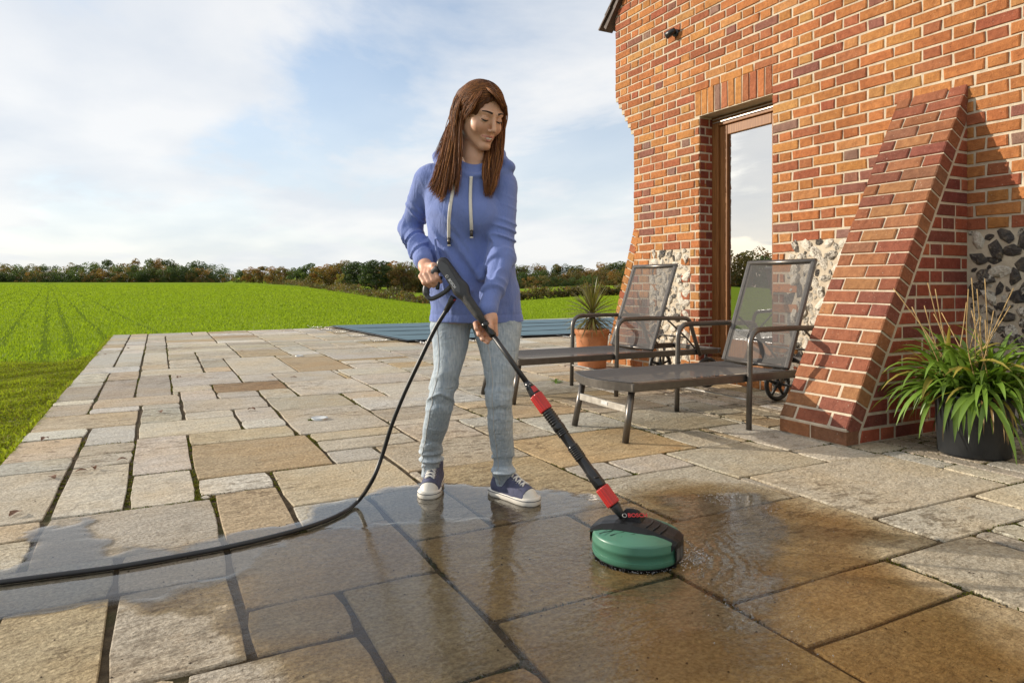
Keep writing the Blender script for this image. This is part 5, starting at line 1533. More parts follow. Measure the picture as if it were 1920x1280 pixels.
    V, Q = sdf_mesh(body, (-.42, -.42, .0), (.36, .30, 1.66), .0031)
    q = (V-HC)@HM; S = np.stack([np.abs(q[:, 0]), q[:, 1], q[:, 2]], 1)
    skin = np.tile(np.array((0.68, 0.40, 0.27)), (len(V), 1))
    def blend(mask, col): 
        nonlocal skin
        m = np.clip(mask, 0, 1)[:, None]; skin = skin*(1-m)+np.array(col)*m
    onhead = (np.linalg.norm(q, axis=1) < .17)
    blend(np.exp(-(np.linalg.norm(S-np.array((.042, .070, -.038)), axis=1)/.024)**2)*.4*onhead, (0.56, 0.24, 0.165))
    lipd = np.minimum(rc(S, (0, .0915, -.0652), (.0245, .0785, -.0645), .0042, .0020), rc(S, (0, .0900, -.0783), (.0235, .0785, -.0665), .0050, .0020))
    blend(np.where((lipd < .0014) & onhead, .75, 0), (0.44, 0.150, 0.130))
    handy = V[:, 2] < 1.0
    blend(handy*.35, (0.52, 0.25, 0.16))
    t = NT('skin'); a = t.node('ShaderNodeAttribute'); a.attribute_name = 'tint'; c = t.coord('Object')
    col = t.mix(t.rng(t.noise(c, 60, 4), 0.35, 0.7, 0, 0.22), a.outputs['Color'], t.mix(1.0, a.outputs['Color'], (0.80, 0.68, 0.62), 'MULTIPLY'))
    b = t.principled(col, t.rng(t.noise(c, 130, 3), 0.3, 0.7, 0.40, 0.55), 0, t.bump(t.noise(c, 420, 3), 0.12, 0.001), 0.4)
    b.inputs['Subsurface Weight'].default_value = 0.12; b.inputs['Subsurface Radius'].default_value = (0.012, 0.005, 0.003); b.inputs['Subsurface Scale'].default_value = 0.6
    me = mesh_from('body', V, Q, [t.m], True); set_color_attr(me, skin); obj('body', me, root)
    # --- face details
    dark = simple_mat('brow_hair', (0.035, 0.018, 0.010), 0.7); lash = simple_mat('lash', (0.012, 0.008, 0.006), 0.6)
    def surf(x, z, y0=.13):
        """first face surface met along the face-forward line at (x, z)"""
        ys = np.linspace(y0, .03, 120); Pt = np.array([hp(x, y, z) for y in ys]); v = head(Pt); i = int(np.argmax(v < 0)); return ys[i]
    for s in (-1, 1):
        m = MB(); pts = []; rr = []
        for k, u in enumerate(np.linspace(0, 1, 9)):
            x = s*(.013+.036*u); z = .0225+.0060*math.sin(u*2.2)-.004*u; pts.append(hp(x, surf(x, z)+.0004, z)); rr.append(.0034*(1-.60*u)+.0006)
        m.tube(pts, rr, 6); m.build('eyebrow', dark, root)
        m = MB(); pts = []
        for u in np.linspace(0, 1, 9):
            x = s*(.0185+.027*u); z = -.0050-.0032*math.sin(u*math.pi)+.001*u; pts.append(hp(x, surf(x, z)+.0008, z))
        m.tube(pts, [.0014, .0022, .0028, .0031, .0032, .0033, .0033, .0028, .0018], 5); m.build('eyelashes', lash, root)
        m = MB(); pts = []
        for u in np.linspace(0, 1, 7):
            x = s*(.0185+.026*u); z = .0062-.0012*abs(u-.5); pts.append(hp(x, surf(x, z)+.0001, z))
        m.tube(pts, .0007, 5); m.build('eyelid_crease', simple_mat('lid_shade', (0.24, 0.12, 0.085), 0.6), root)
    for s in (-1, 1):
        m = MB(); pts = []; rr = []
        for u in np.linspace(0, 1, 9):
            x = s*(.0205+.022*u); z = -.0086-.0022*math.sin(u*math.pi); pts.append(hp(x, surf(x, z)-.0006, z)); rr.append(.0006+.0017*math.sin(u*math.pi))
        m.tube(pts, rr, 6); ey = m.build('eye', simple_mat('eye_white', (0.60, 0.55, 0.50), 0.2), root)
        xi = s*.0315+.0035; zi = -.0102; m = MB(); m.lathe([(0, -.0026), (.0030, -.0014), (.0030, .0014), (0, .0026)], 10, center=tuple(hp(xi, surf(xi, zi)-.0012, zi))); m.build('iris', simple_mat('brown_iris', (0.03, 0.015, 0.008), 0.15), ey)
    m = MB(); pts = [hp(x, .0868-(x/.0185)**2*.0065, -.0706) for x in np.linspace(-.0175, .0175, 11)]
    m.tube(pts, [.0014, .0030, .0039, .0043, .0044, .0044, .0044, .0043, .0039, .0030, .0014], 8); m.build('teeth', simple_mat('tooth_enamel', (0.78, 0.74, 0.66), 0.25), root)
    m = MB(); pe = hp(-.0795, -.006, -.040); m.lathe([(0, -.003), (.003, 0), (0, .003)], 10, center=tuple(pe)); m.build('earring', simple_mat('gold', (0.75, 0.55, 0.3), 0.2, 1.0), root)
    # --- hoodie
    def folds(P):
        # soft drapes hanging from the shoulders, plus diagonal pulls towards the raised hand
        u = P[:, 0]*.80+P[:, 2]*.60; v = -P[:, 0]*.60+P[:, 2]*.80
        D = np.stack([u, P[:, 1], v], 1)
        w = .0100*(ridge(D, (15, 5, 4.5), 5)-.45)*np.clip((1.24-P[:, 2])/.25, 0.15, 1)
        w += .0060*(ridge(P, (17, 5, 7), 6)-.45)*np.clip((1.0-P[:, 2])/.3, 0, 1)
        w += .0020*vn3(P, (24, 24, 24), 7)
        return w
    def sleeve(P, a, b, c, r, ph):
        d1 = rc(P, a, b, r[0], r[1]); d2 = rc(P, b, c, r[1], r[2])
        ba = b-a; t1 = np.clip(((P-a)@ba)/(ba@ba), 0, 1); cb = c-b; t2 = np.clip(((P-b)@cb)/(cb@cb), 0, 1)
        side = np.cross(ba, cb); side = side/np.linalg.norm(side); s = (P-b)@side; fr = (P-b)@((cb/np.linalg.norm(cb))-(ba/np.linalg.norm(ba)))
        ab = ba/np.linalg.norm(ba); cbn = cb/np.linalg.norm(cb)
        Q1 = np.stack([(P-a)@ab*30+s*14, s*9+ph*5, fr*9], 1); Q2 = np.stack([(P-b)@cbn*30-s*16, s*10+ph*7, fr*10], 1)
        w1 = .0110*(ridge(Q1, 1.0, 21)-.4)*np.clip((t1-.25)/.5, .15, 1); w2 = .0120*(ridge(Q2, 1.0, 22)-.4)*np.clip((1-t2)/.2, 0, 1)
        return smin(d1-w1, d2-w2, .018)
    HEM_Z = torso_rows[0][0]
    def hoodie(P):
        d = stack(P, torso_rows)
        d = smin(d, ell(P, pl(850, 402, 2.585), (.058, .050, .062)), .05); d = smin(d, ell(P, pl(906, 405, 2.575), (.058, .050, .062)), .05)
        d = smin(d, rc(P, pl(812, 330, 2.67), pl(935, 335, 2.655), .048, .048), .05)
        d = d-folds(P)*np.clip((P[:, 2]-.70)/.05, .12, 1)
        # drag lines running from the raised hand across the front
        for (a, b, r) in ((pl(848, 440, 2.565), pl(900, 520, 2.565), .010), (pl(838, 470, 2.57), pl(880, 545, 2.57), .009), (pl(815, 450, 2.575), pl(835, 545, 2.575), .008), (pl(930, 420, 2.56), pl(905, 520, 2.56), .010)):
            d = smin(d, rc(P, a, b, r*.6, r), .022)
        s1 = sleeve(P, S1, E1, W1, (.055, .0455, .0365), 0.4); s2 = sleeve(P, S2, E2, W2, (.057, .0485, .0355), 1.7)
        d = smin(d, s1, .022); d = smin(d, s2, .016)
        # ribbed cuffs and hem
        ax1 = (W1-E1)/np.linalg.norm(W1-E1); ax2 = (W2-E2)/np.linalg.norm(W2-E2)
        d = smin(d, rc(P, W1-ax1*.045, W1+ax1*.004, .0315, .0300), .006); d = smin(d, rc(P, W2-ax2*.045, W2+ax2*.006, .0315, .0295), .006)
        # cut the cuffs open at the wrist
        d = smax(d, np.minimum((P-(W1+ax1*.012))@ax1, .05-np.linalg.norm(P-W1, axis=1)), .003) if False else d
        # hood lying behind the neck
        hood = chain(P, [pl(826, 318, 2.66), pl(828, 296, 2.72), pl(875, 290, 2.77), pl(930, 292, 2.72), pl(951, 315, 2.64), pl(930, 326, 2.60)], [.022, .032, .040, .034, .026, .014], .02)
        hood = smin(hood, rc(P, pl(858, 318, 2.60), pl(840, 300, 2.66), .014, .020), .015)
        d = smin(d, hood-.0015*np.sin(P[:, 2]*120+P[:, 0]*60), .012)
        d = smin(d, chain(P, [pl(838, 310, 2.63), pl(862, 325, 2.585), pl(886, 331, 2.57), pl(910, 326, 2.575), pl(930, 312, 2.61)], [.012, .011, .010, .011, .012], .01), .010)
        # neck opening
        # hem band groove
        zz = P[:, 2]; d = d+.0022*np.exp(-((zz-.728)/.0035)**2)
        d = np.maximum(d, HEM_Z-zz)
        # kangaroo pocket edge
        pk = np.abs((P[:, 0]-pl(925, 540, 2.56)[0])*.95+(zz-pl(925, 540, 2.56)[2])*.35); d = d+.0020*np.exp(-(pk/.0025)**2)*((zz < .90) & (zz > .735) & (P[:, 1] < -.05) & (P[:, 0] > .02))
        return d
    V, Q = sdf_mesh(hoodie, (-.40, -.42, .62), (.34, .30, 1.42), .0042)
    t = NT('hoodie_jersey'); c = t.coord('Object')
    col = t.ramp(t.noise(c, 7, 4), [(0.3, (0.140, 0.195, 0.445)), (0.7, (0.165, 0.225, 0.50))]); col = t.mix(t.rng(t.noise(c, 500, 2), 0.4, 0.65, 0, 0.25), col, (0.27, 0.31, 0.60))
    b = t.principled(col, 0.92, 0, t.bump(t.math('ADD', t.noise(t.mapping(c, rot=(0, .7, 0), scale=(1.8, 1, .7)), 17, 5, .6, .6), t.math('MULTIPLY', t.noise(c, 650, 2), .10)), 0.6, 0.012), 0.15); b.inputs['Sheen Weight'].default_value = 0.25; b.inputs['Sheen Roughness'].default_value = 0.5
    M_HOOD = t.m
    hd = obj('hoodie', mesh_from('hoodie', V, Q, [M_HOOD], True), root)
    cordm = simple_mat('cotton_cord', (0.72, 0.68, 0.60), 0.9, 0, 0.08, 60, 0.5, 300); tipm = simple_mat('dark_cord_tip', (0.10, 0.085, 0.07), 0.35, 0.7)
    def front(P):
        """push a point just in front of the hoodie, towards the camera"""
        ys = np.linspace(-.30, .05, 180); Pt = np.stack([np.full(180, P[0]), ys, np.full(180, P[2])], 1); v = hoodie(Pt); return np.array((P[0], ys[int(np.argmax(v < 0))]-.006, P[2]))
    for pts in ([(862, 328), (852, 350), (848, 375), (845, 400), (843, 425), (842, 448)], [(884, 332), (883, 350), (883, 375), (884, 400), (885, 420), (885, 434)]):
        W = [front(pl(x, y, 2.57)) for x, y in pts]; m = MB(); m.tube(smooth_path(W, 4), .0062, 8, flat=((0, 1, 0), 0.45)); dr = m.build('drawstring', cordm, hd)
        m = MB(); e = W[-1]; m.tube([e+np.array((0, 0, .004)), e-np.array((0, 0, .022))], .0060, 10); m.tube([e-np.array((0, 0, .022)), e-np.array((0, 0, .027))], .0066, 10, mi=1); m.build('cord_tip', [tipm, cordm], dr)
    # --- jeans
    def jeans(P):
        a, b2 = stack(P, legA), stack(P, legB); z = P[:, 2]
        def wr(cx, ph, zk, za):
            th = np.arctan2(P[:, 1], P[:, 0]-cx)
            R3 = np.stack([P[:, 0]-cx, P[:, 1], z+.35*np.abs(P[:, 0]-cx)+.25*P[:, 1]*math.cos(ph)], 1)
            w = .0125*(ridge(R3, (9, 9, 34), int(ph*10)+1)-.4)*np.exp(-((z-za)/.075)**2)
            w += .0095*(ridge(R3, (8, 8, 26), int(ph*10)+2)-.4)*np.exp(-((z-zk)/.085)**2)
            w += .0018*vn3(P, (11, 11, 6), int(ph*10)+3)*np.clip((z-.2)/.2, .3, 1)
            return w
        xa = np.interp(z, [r[0] for r in sorted(legA)], [r[1] for r in sorted(legA)]); xb = np.interp(z, [r[0] for r in sorted(legB)], [r[1] for r in sorted(legB)])
        a = a-wr(xa, .6, .42, .17); b2 = b2-wr(xb, 2.1, .43, .13)
        # bunched roll of denim over the shoe
        a = smin(a, ell(P, pl(809, 860, 2.79), (.052, .058, .013)), .010); a = smin(a, ell(P, pl(807, 846, 2.775), (.047, .056, .010)), .010)
        b2 = smin(b2, ell(P, pl(944, 882, 2.67), (.050, .056, .012)), .012)
        d = smin(a, b2, .016)
        return d
    V, Q = sdf_mesh(jeans, (-.28, -.30, .03), (.34, .26, .84), .0042)
    t = NT('washed_denim'); c = t.coord('Object')
    st = t.noise(t.mapping(c, scale=(1, 1, .12)), 170, 3); bg = t.noise(c, 5, 4)
    col = t.ramp(st, [(0.3, (0.31, 0.365, 0.42)), (0.55, (0.43, 0.48, 0.515)), (0.75, (0.54, 0.575, 0.59))]); col = t.mix(t.rng(bg, 0.4, 0.65, 0, 0.55), col, t.mix(1.0, col, (0.80, 0.86, 0.93), 'MULTIPLY'))
    t.principled(col, 0.9, 0, t.bump(t.math('ADD', t.noise(t.mapping(c, scale=(1, 1, 1.7)), 24, 5, .6, .8), t.math('MULTIPLY', st, .25)), 0.7, 0.010), 0.15)
    jn = obj('jeans', mesh_from('jeans', V, Q, [t.m], True), root)
    seam = simple_mat('denim_seam', (0.46, 0.46, 0.44), 0.9)
    for rows, side, ph in ((legA, -.62, 0), (legB, -.5, 1)):
        m = MB(); pts = []
        for (z, cx, cy, rx, ry) in sorted(rows)[1:-1]:
            th = -math.pi/2+side; pts.append(np.array((cx+rx*math.cos(th)*1.0, cy+ry*math.sin(th)*1.0, z)))
        pts = smooth_path(pts, 6); out = []
        for p in pts:
            n = np.array((math.cos(-math.pi/2+side), math.sin(-math.pi/2+side), 0)); s = np.linspace(.03, -.04, 90); v = jeans(p+s[:, None]*n); i = int(np.argmax(v < 0)); out.append(p+n*(s[i]+.0004))
        m.tube(out, .0018, 5); m.build('seam', seam, jn)
    # --- trainers
    canvas = simple_mat('navy_canvas', (0.085, 0.09, 0.15), 0.9, 0, 0.25, 40, 0.4, 500); rub = simple_mat('white_rubber', (0.70, 0.66, 0.58), 0.5, 0, 0.1, 12); lace = simple_mat('white_lace', (0.72, 0.69, 0.63), 0.9); line = simple_mat('navy_line', (0.03, 0.035, 0.06), 0.6)
    eye = simple_mat('eyelet', (0.62, 0.6, 0.58), 0.3, 0.9)
    def shoe(toe, ang, L, label=None):
        """toe tip on the ground, heading ang in the local frame"""
        sh = empty('shoe', (0, 0, 0)); sh.parent = root; sh.location = (toe[0], toe[1], 0.004); sh.rotation_euler = (0, 0, ang)
        k = L/.25
        prof = [(-.25, .0), (-.245, .022), (-.22, .033), (-.17, .034), (-.12, .037), (-.075, .045), (-.04, .045), (-.015, .034), (-.003, .018), (0, 0)]
        ys = [(x*k, y*k) for x, y in prof]; outl = ys+[(x, -y) for x, y in ys[-2:0:-1]]
        m = MB(); n = len(outl); V = []
        for z, g_ in ((0, .0), (.004, .002), (.022, .002), (.026, -.001)):
            for (x, y) in outl:
                cx = max(min(x, -.03), -.22); e = np.array((x-cx, y)); l = np.linalg.norm(e)+1e-6; V.append((x+e[0]/l*g_, y+e[1]/l*g_, z+(.004 if x > -.02*k and z > .01 else 0)))
        Fc = []
        for r_ in range(3):
            for i in range(n): Fc.append((r_*n+i, r_*n+(i+1) % n, (r_+1)*n+(i+1) % n, (r_+1)*n+i))
        Fc.append(tuple(range(n))[::-1]); Fc.append(tuple(3*n+i for i in range(n))); m.add(V, Fc, 0, True); so = m.build('sole', rub, sh)
        m = MB(); pts = []
        for (x, y) in outl+[outl[0]]:
            cx = max(min(x, -.03), -.22); e = np.array((x-cx, y)); l = np.linalg.norm(e)+1e-6; pts.append((x+e[0]/l*.0022, y+e[1]/l*.0022, .0195))
        m.tube(pts, .0014, 5, caps=False); m.build('foxing_stripe', line, so)
        def up(P):
            S = P*np.array((1, 1, 1)); y = np.abs(P[:, 1])
            d = rc(P, (-.205*k, 0, .038), (-.06*k, 0, .026), .034, .040)
            d = smin(d, rc(P, (-.09*k, 0, .016), (-.035*k, 0, .013), .037, .030), .015)
            d = smin(d, rc(P, (-.20*k, 0, .05), (-.188*k, 0, .102), .033, .035), .015)
            d = smin(d, rc(P, (-.172*k, 0, .092), (-.085*k, 0, .046), .030, .026), .02)
            d = smax(d, -(P[:, 2]-.020), .003)
            return smax(d, P[:, 2]-.116, .003)
        V, Q = sdf_mesh(up, (-.29*k, -.07, .0), (.03, .07, .14), .0032)
        mi = np.zeros(len(Q), int); cen = V[Q].mean(1); mi[(cen[:, 0] > -.036*k-6.2*cen[:, 1]**2)] = 1
        me = mesh_from('upper', V, Q, [canvas, rub], True, mi); u_ = obj('upper', me, sh)
        m = MB(); pts = []
        def topz(x, y):
            zs = np.linspace(.14, .02, 100); v = up(np.stack([np.full(100, x), np.full(100, y), zs], 1)); return zs[int(np.argmax(v < 0))]
        for i in range(6):
            x = (-.062-.019*i)*k; w = .019-.0006*i
            for s, dx in ((1, .012), (-1, .012)):
                a = (x, -s*w, topz(x, -s*w)+.0022); b = (x-dx*.5, 0, topz(x-dx*.5, 0)+.0042); c = (x-dx, s*w, topz(x-dx, s*w)+.0022)
                m.tube(smooth_path([a, b, c], 4), .0036, 6)
        for s in (1, -1):                                     # bow
            x0 = -.172*k; z0 = topz(x0, 0)+.004
            m.tube(smooth_path([(x0, 0, z0), (x0+.012, s*.016, z0+.010), (x0+.022, s*.024, z0-.004), (x0+.008, s*.014, z0-.002), (x0, 0, z0)], 4), .0022, 5)
            m.tube(smooth_path([(x0, 0, z0), (x0+.014, s*.020, z0+.002), (x0+.026, s*.028, z0-.016)], 4), .0020, 5)
        m.build('laces', lace, u_)
        for i in range(5):
            x = (-.074-.019*i)*k
            for s in (1, -1):
                y = s*.0205; z = topz(x, y); m = MB(); m.tube([(x+.0035*math.cos(a), y+.0025*math.sin(a), z+.0012-abs(.0)*0) for a in np.linspace(0, 2*math.pi, 9)], .0010, 4, caps=False); m.build('eyelet', eye, u_)
        m = MB()
        for s in (1, -1):
            pts = []
            for x in np.linspace(-.078*k, -.056*k, 4): pts.append((x, s*.030, topz(x, s*.030)+.0004))
            m.tube(pts, .0010, 4)
        pts = [(-.037*k-6.2*y*y, y, topz(-.037*k-6.2*y*y, y)+.0006) for y in np.linspace(-.034, .034, 9)]; m.tube(pts, .0016, 5); m.build('toe_cap_line', line, u_)
        return sh
    tA_ = np.array(((801-CX)*2.675/F_PX-PR, 2.672-PD)); shoe(tA_, -math.pi/2-.05, .245)
    shoe(np.array((.098-PR, 2.598-PD)), -math.radians(42), .245)
    # --- hair
    def cap(P):
        q = (P-HC)@HM; 
        d = ell(q, (0, -.018, .030), (.0845, .1035, .0955))
        d = smin(d, rc(P, hp(0, -.075, .02), pl(884, 290, 2.72), .066, .040), .04)
        d = smin(d, rc(P, hp(.050, -.045, -.01), pl(926, 285, 2.66), .040, .026), .03)
        face = ell(q, (-.004, .098, -.036), (.0640, .074, .108)); d = smax(d, -face, .008)
        side = ell(q, (-.088, .020, -.055), (.040, .052, .062)); d = smax(d, -side, .008)
        return d+.0011*np.sin(q[:, 0]*420+q[:, 1]*60)+.0012*np.sin(q[:, 0]*170+q[:, 2]*40)
    V, Q = sdf_mesh(cap, (-.12, -.30, 1.10), (.22, .22, 1.66), .0034)
    g = np.random.default_rng(77)
    def bundle(m, O, I, n, jit, r, cut=(0.86, 1.0)):
        O = np.array([pl(*k) for k in O]); I = np.array([pl(*k) for k in I])
        for i in range(n):
            u = g.uniform(0, 1); lay = g.normal(0, jit); C = O*(1-u)+I*u
            amp = np.linspace(0.15, 1, len(C))[:, None]
            C = C+g.normal(0, .0055, (len(C), 3))*amp+np.array((0, lay, 0))*amp
            pts = smooth_path(C, 4); k = int(len(pts)*g.uniform(*cut)); pts = pts[:max(6, k)]
            ra = r*g.uniform(.6, 1.3); nn = len(pts); rad = [ra*(.5+.5*min(1, j/4))*(1-max(0, (j/(nn-1)-.55)/.45)**1.5*.93) for j in range(nn)]
            m.tube(pts, rad, 5, flat=((0, 1, 0), 0.7))
    m = MB()
    bundle(m, [(900, 164, 2.61), (868, 186, 2.64), (846, 226, 2.645), (830, 275, 2.61), (816, 325, 2.575), (803, 358, 2.56)], [(906, 163, 2.57), (878, 196, 2.545), (866, 232, 2.565), (864, 280, 2.57), (862, 335, 2.545), (858, 380, 2.535)], 420, .013, .0022)
    bundle(m, [(890, 168, 2.62), (858, 200, 2.66), (836, 245, 2.65), (820, 280, 2.63), (808, 302, 2.61)], [(890, 170, 2.62), (862, 210, 2.64), (845, 250, 2.63), (834, 285, 2.60), (818, 330, 2.57)], 80, .014, .0010)
    bundle(m, [(884, 172, 2.63), (856, 206, 2.65), (838, 255, 2.63), (822, 310, 2.59), (806, 345, 2.565), (797, 356, 2.555)], [(884, 176, 2.61), (866, 215, 2.60), (852, 265, 2.59), (842, 325, 2.56), (832, 372, 2.535), (826, 382, 2.53)], 200, .010, .0021)
    bundle(m, [(914, 160, 2.56), (942, 182, 2.575), (949, 215, 2.615), (945, 255, 2.63), (941, 300, 2.60), (931, 345, 2.555), (918, 380, 2.54)], [(908, 164, 2.62), (925, 200, 2.66), (917, 255, 2.66), (911, 292, 2.62), (906, 325, 2.565), (908, 350, 2.55), (908, 374, 2.545)], 280, .010, .0022)
    bundle(m, [(904, 160, 2.545), (926, 168, 2.515), (942, 185, 2.53), (949, 205, 2.57), (950, 225, 2.60)], [(904, 161, 2.54), (920, 172, 2.50), (934, 188, 2.505), (944, 200, 2.545), (948, 218, 2.58)], 90, .004, .0019)
    bundle(m, [(904, 160, 2.545), (886, 176, 2.525), (872, 200, 2.535), (865, 225, 2.57)], [(908, 162, 2.53), (898, 184, 2.497), (884, 204, 2.507), (871, 226, 2.55)], 140, .004, .0019)
    bundle(m, [(900, 160, 2.62), (872, 168, 2.66), (856, 188, 2.690), (848, 215, 2.70), (838, 250, 2.675), (826, 290, 2.63)], [(902, 160, 2.60), (876, 171, 2.625), (861, 192, 2.640), (855, 218, 2.645), (849, 258, 2.63), (842, 305, 2.595)], 200, .006, .0022)
    bundle(m, [(900, 160, 2.60), (872, 166, 2.605), (853, 185, 2.615), (846, 212, 2.625), (840, 248, 2.625), (828, 292, 2.60)], [(904, 161, 2.565), (879, 172, 2.555), (864, 191, 2.552), (857, 216, 2.560), (853, 255, 2.575), (848, 300, 2.565)], 240, .005, .0021)
    # combed strands lying over the crown, from the parting back and down
    for i in range(700):
        s = 1 if g.uniform() < .45 else -1
        y0 = g.uniform(-.085, .070); pts = []
        r_ = np.array((.0860, .1050, .0970)); c_ = np.array((0, -.018, .030)); a0 = g.uniform(.02, .30) if i % 2 else g.uniform(.3, 1.0); a1 = a0+g.uniform(.6, 1.25)
        for q_ in np.linspace(0, 1, 9):
            th = (a0*(1-q_)+a1*q_); yy = (y0+.018)/r_[1]-.35*q_*q_; yy = max(-.97, min(.97, yy)); k_ = math.sqrt(1-yy*yy)
            lp = c_+r_*np.array((s*math.sin(th)*k_, yy, math.cos(th)*k_))*(1.0+.010*g.uniform(-1, 1)); pts.append(hp(*lp))
        if cap(np.array([pts[-1]]))[0] > .010 or cap(np.array([pts[5]]))[0] > .010: continue
        m.tube(pts, [.0008, .0016, .0020, .0021, .0021, .0021, .0020, .0017, .0008], 5, flat=((0, 0, 1), .7))
    HV = np.concatenate(m.V); nb = len(V)
    per = []; 
    cols = [np.tile(np.array((0.11, 0.045, 0.020)), (nb, 1))]
    for v in m.V:
        b_ = np.array([(0.15, 0.060, 0.025), (0.23, 0.095, 0.036), (0.33, 0.145, 0.05), (0.105, 0.043, 0.02)][int(g.integers(0, 4))])*g.uniform(.8, 1.25)
        cols.append(np.tile(b_, (len(v), 1)))
    t = NT('brown_hair'); a = t.node('ShaderNodeAttribute'); a.attribute_name = 'tint'; c = t.coord('Object')
    st = t.noise(t.mapping(c, scale=(1, 1, .10)), 420, 3)
    col = t.mix(t.rng(st, 0.35, 0.7), t.mix(1.0, a.outputs['Color'], (0.6, 0.58, 0.55), 'MULTIPLY'), t.mix(1.0, a.outputs['Color'], (1.35, 1.25, 1.1), 'MULTIPLY'))
    b = t.principled(col, 0.50, 0, t.bump(st, 0.6, 0.003), 0.22)
    FF = [tuple(int(k) for k in q_) for q_ in Q]+[tuple(k+nb for k in f) for f in m.F]
    me = mesh_from('hair', np.concatenate([V, HV]), FF, [t.m], True); set_color_attr(me, np.concatenate(cols)); obj('hair', me, root)
    return root
WOMAN = build_woman()
# ------------------------------------------------------------------ pressure washer lance, patio cleaner head, hose
def text_mesh(s, size, name, mat, extrude=0.0006, bold=False):
    cu = bpy.data.curves.new(name, 'FONT'); cu.body = s; cu.size = size; cu.extrude = extrude; cu.align_x = 'CENTER'; cu.align_y = 'CENTER'; cu.resolution_u = 3
    if bold: cu.offset = size*0.025
    o = bpy.data.objects.new(name, cu); COL.objects.link(o)
    dg = bpy.context.evaluated_depsgraph_get(); me = bpy.data.meshes.new_from_object(o.evaluated_get(dg)); bpy.data.objects.remove(o); bpy.data.curves.remove(cu)
    me.name = name; me.materials.clear(); me.materials.append(mat); return me
def build_washer():
    C0 = at(1193, 530, 2.13); CL = Vector((C0.x, C0.y, 0))
    def loc(x, y, d): return np.array(at(x, y, d))
    A = loc(836, 505, 2.455); B = loc(1163, 962, 2.125)
    ax = (B-A)/np.linalg.norm(B-A); L = np.linalg.norm(B-A)
    viewd = -np.array((FW[0], FW[1], 0.0)); 
    side = np.cross(ax, viewd); side /= np.linalg.norm(side)          # in the picture: across the lance
    if side[2] < 0: side = -side                                       # points up-right in the picture
    fr = np.cross(side, ax); fr /= np.linalg.norm(fr)
    if fr.dot(viewd) < 0: fr = -fr
    def t_of(px):                                                       # parameter of the point on the axis seen at image column px
        lo, hi = -0.2, 1.2
        for _ in range(40):
            m = (lo+hi)/2
            if px_of(A+ax*L*m)[0] < px: lo = m
            else: hi = m
        return lo*L
    root = empty('pressure_washer_lance', (float(A[0]), float(A[1]), 0), 0, 'black pressure washer gun and lance with red collars held by the woman', 'pressure washer')
    r0 = np.array((A[0], A[1], 0))
    blk = simple_mat('black_gun_plastic', (0.020, 0.020, 0.021), 0.42, 0, 0.25, 15, 0.15, 500); gry = simple_mat('grey_gun_plastic', (0.055, 0.056, 0.058), 0.45, 0, 0.2, 15, 0.15, 500)
    red = simple_mat('red_collar_plastic', (0.50, 0.030, 0.026), 0.38, 0, 0.12, 20); glb = simple_mat('glossy_black_plastic', (0.012, 0.012, 0.013), 0.22, 0, 0.2, 15)
    P = lambda t, s=0.0, f=0.0: A+ax*t+side*s+fr*f-r0
    # gun body: SDF block along the axis
    g0, g1 = t_of(826), t_of(872)
    def gun(Q):
        q = Q+r0-A; u = q@ax; s = q@side; f = q@fr
        S = np.stack([u, s, f], 1)
        d = rc(S, (g0+.012, .004, 0), (g1-.03, .003, 0), .024, .026); d = smin(d, rc(S, (g1-.03, .002, 0), (g1+.01, 0, 0), .025, .019), .02)
        d = smax(d, np.abs(f)-.020, .006)
        return d+.0012*(np.sin(u*420) > .6)*(s > .016)*((u > g0+.03) & (u < g1-.05))
    c = P((g0+g1)/2); V, Q = sdf_mesh(gun, c-.13, c+.13, .0028)
    body = obj('gun_body', mesh_from('gun_body', V, Q, [blk], True), root)
    # pale side shell
    m = MB(); a0, a1 = g0+.004, g1-.014
    pts = [(a0+.006, .006), (a0+.03, .014), (a1-.02, .006), (a1, -.006), (a1-.02, -.017), (a0+.02, -.018), (a0, -.008)]
    V = [P(u, s, .0212) for u, s in pts]+[P(u, s, .014) for u, s in pts]; n = len(pts)
    m.add(V, [tuple(range(n))]+[(i, (i+1) % n, (i+1) % n+n, i+n) for i in range(n)]); m.build('side_shell', gry, body)
    # D-shaped rear handle and trigger
    h = [loc(*k)-r0 for k in ((822, 503, 2.465), (811, 515, 2.468), (802, 532, 2.468), (799, 548, 2.466), (806, 560, 2.462), (820, 556, 2.458), (836, 546, 2.452), (846, 536, 2.448))]
    m = MB(); m.tube(smooth_path(h, 5), [.0150]*11+[.0125]*6+[.0085]*19, 10, flat=(tuple(fr), 1.2)); m.build('handle', gry, root)
    m = MB(); m.tube(smooth_path([loc(828, 518, 2.455)-r0, loc(822, 530, 2.455)-r0, loc(820, 543, 2.455)-r0], 4), [.006]*4+[.007]*5, 8); m.build('trigger', blk, root)
    m = MB(); m.lathe([(0, -.006), (.007, -.004), (.007, .004), (0, .006)], 12, center=tuple(loc(851, 561, 2.44)-r0)); m.build('safety_button', red, root)
    # fore grip, neck, tube
    m = MB(); k0, k1, k2, k3 = t_of(866), t_of(900), t_of(908), t_of(924)
    prof = [(k0, .0175), (k0+.01, .0195), (k0+.05, .0185), (k1-.015, .0170), (k1, .0150), (k1+.004, .0125), (k2, .0125)]
    m.tube([P(u) for u, _ in prof], [r for _, r in prof], 16); m.build('fore_grip', simple_mat('textured_grip', (0.035, 0.034, 0.032), 0.6, 0, 0.3, 40, 0.9, 420, bdist=0.003), root)
    m = MB(); prof = [(k2, .0145), (k2+.014, .0150), (k2+.016, .0120), (k3-.014, .0125), (k3, .0135), (k3+.006, .0098)]; m.tube([P(u) for u, _ in prof], [r for _, r in prof], 16); m.build('coupling', glb, root)
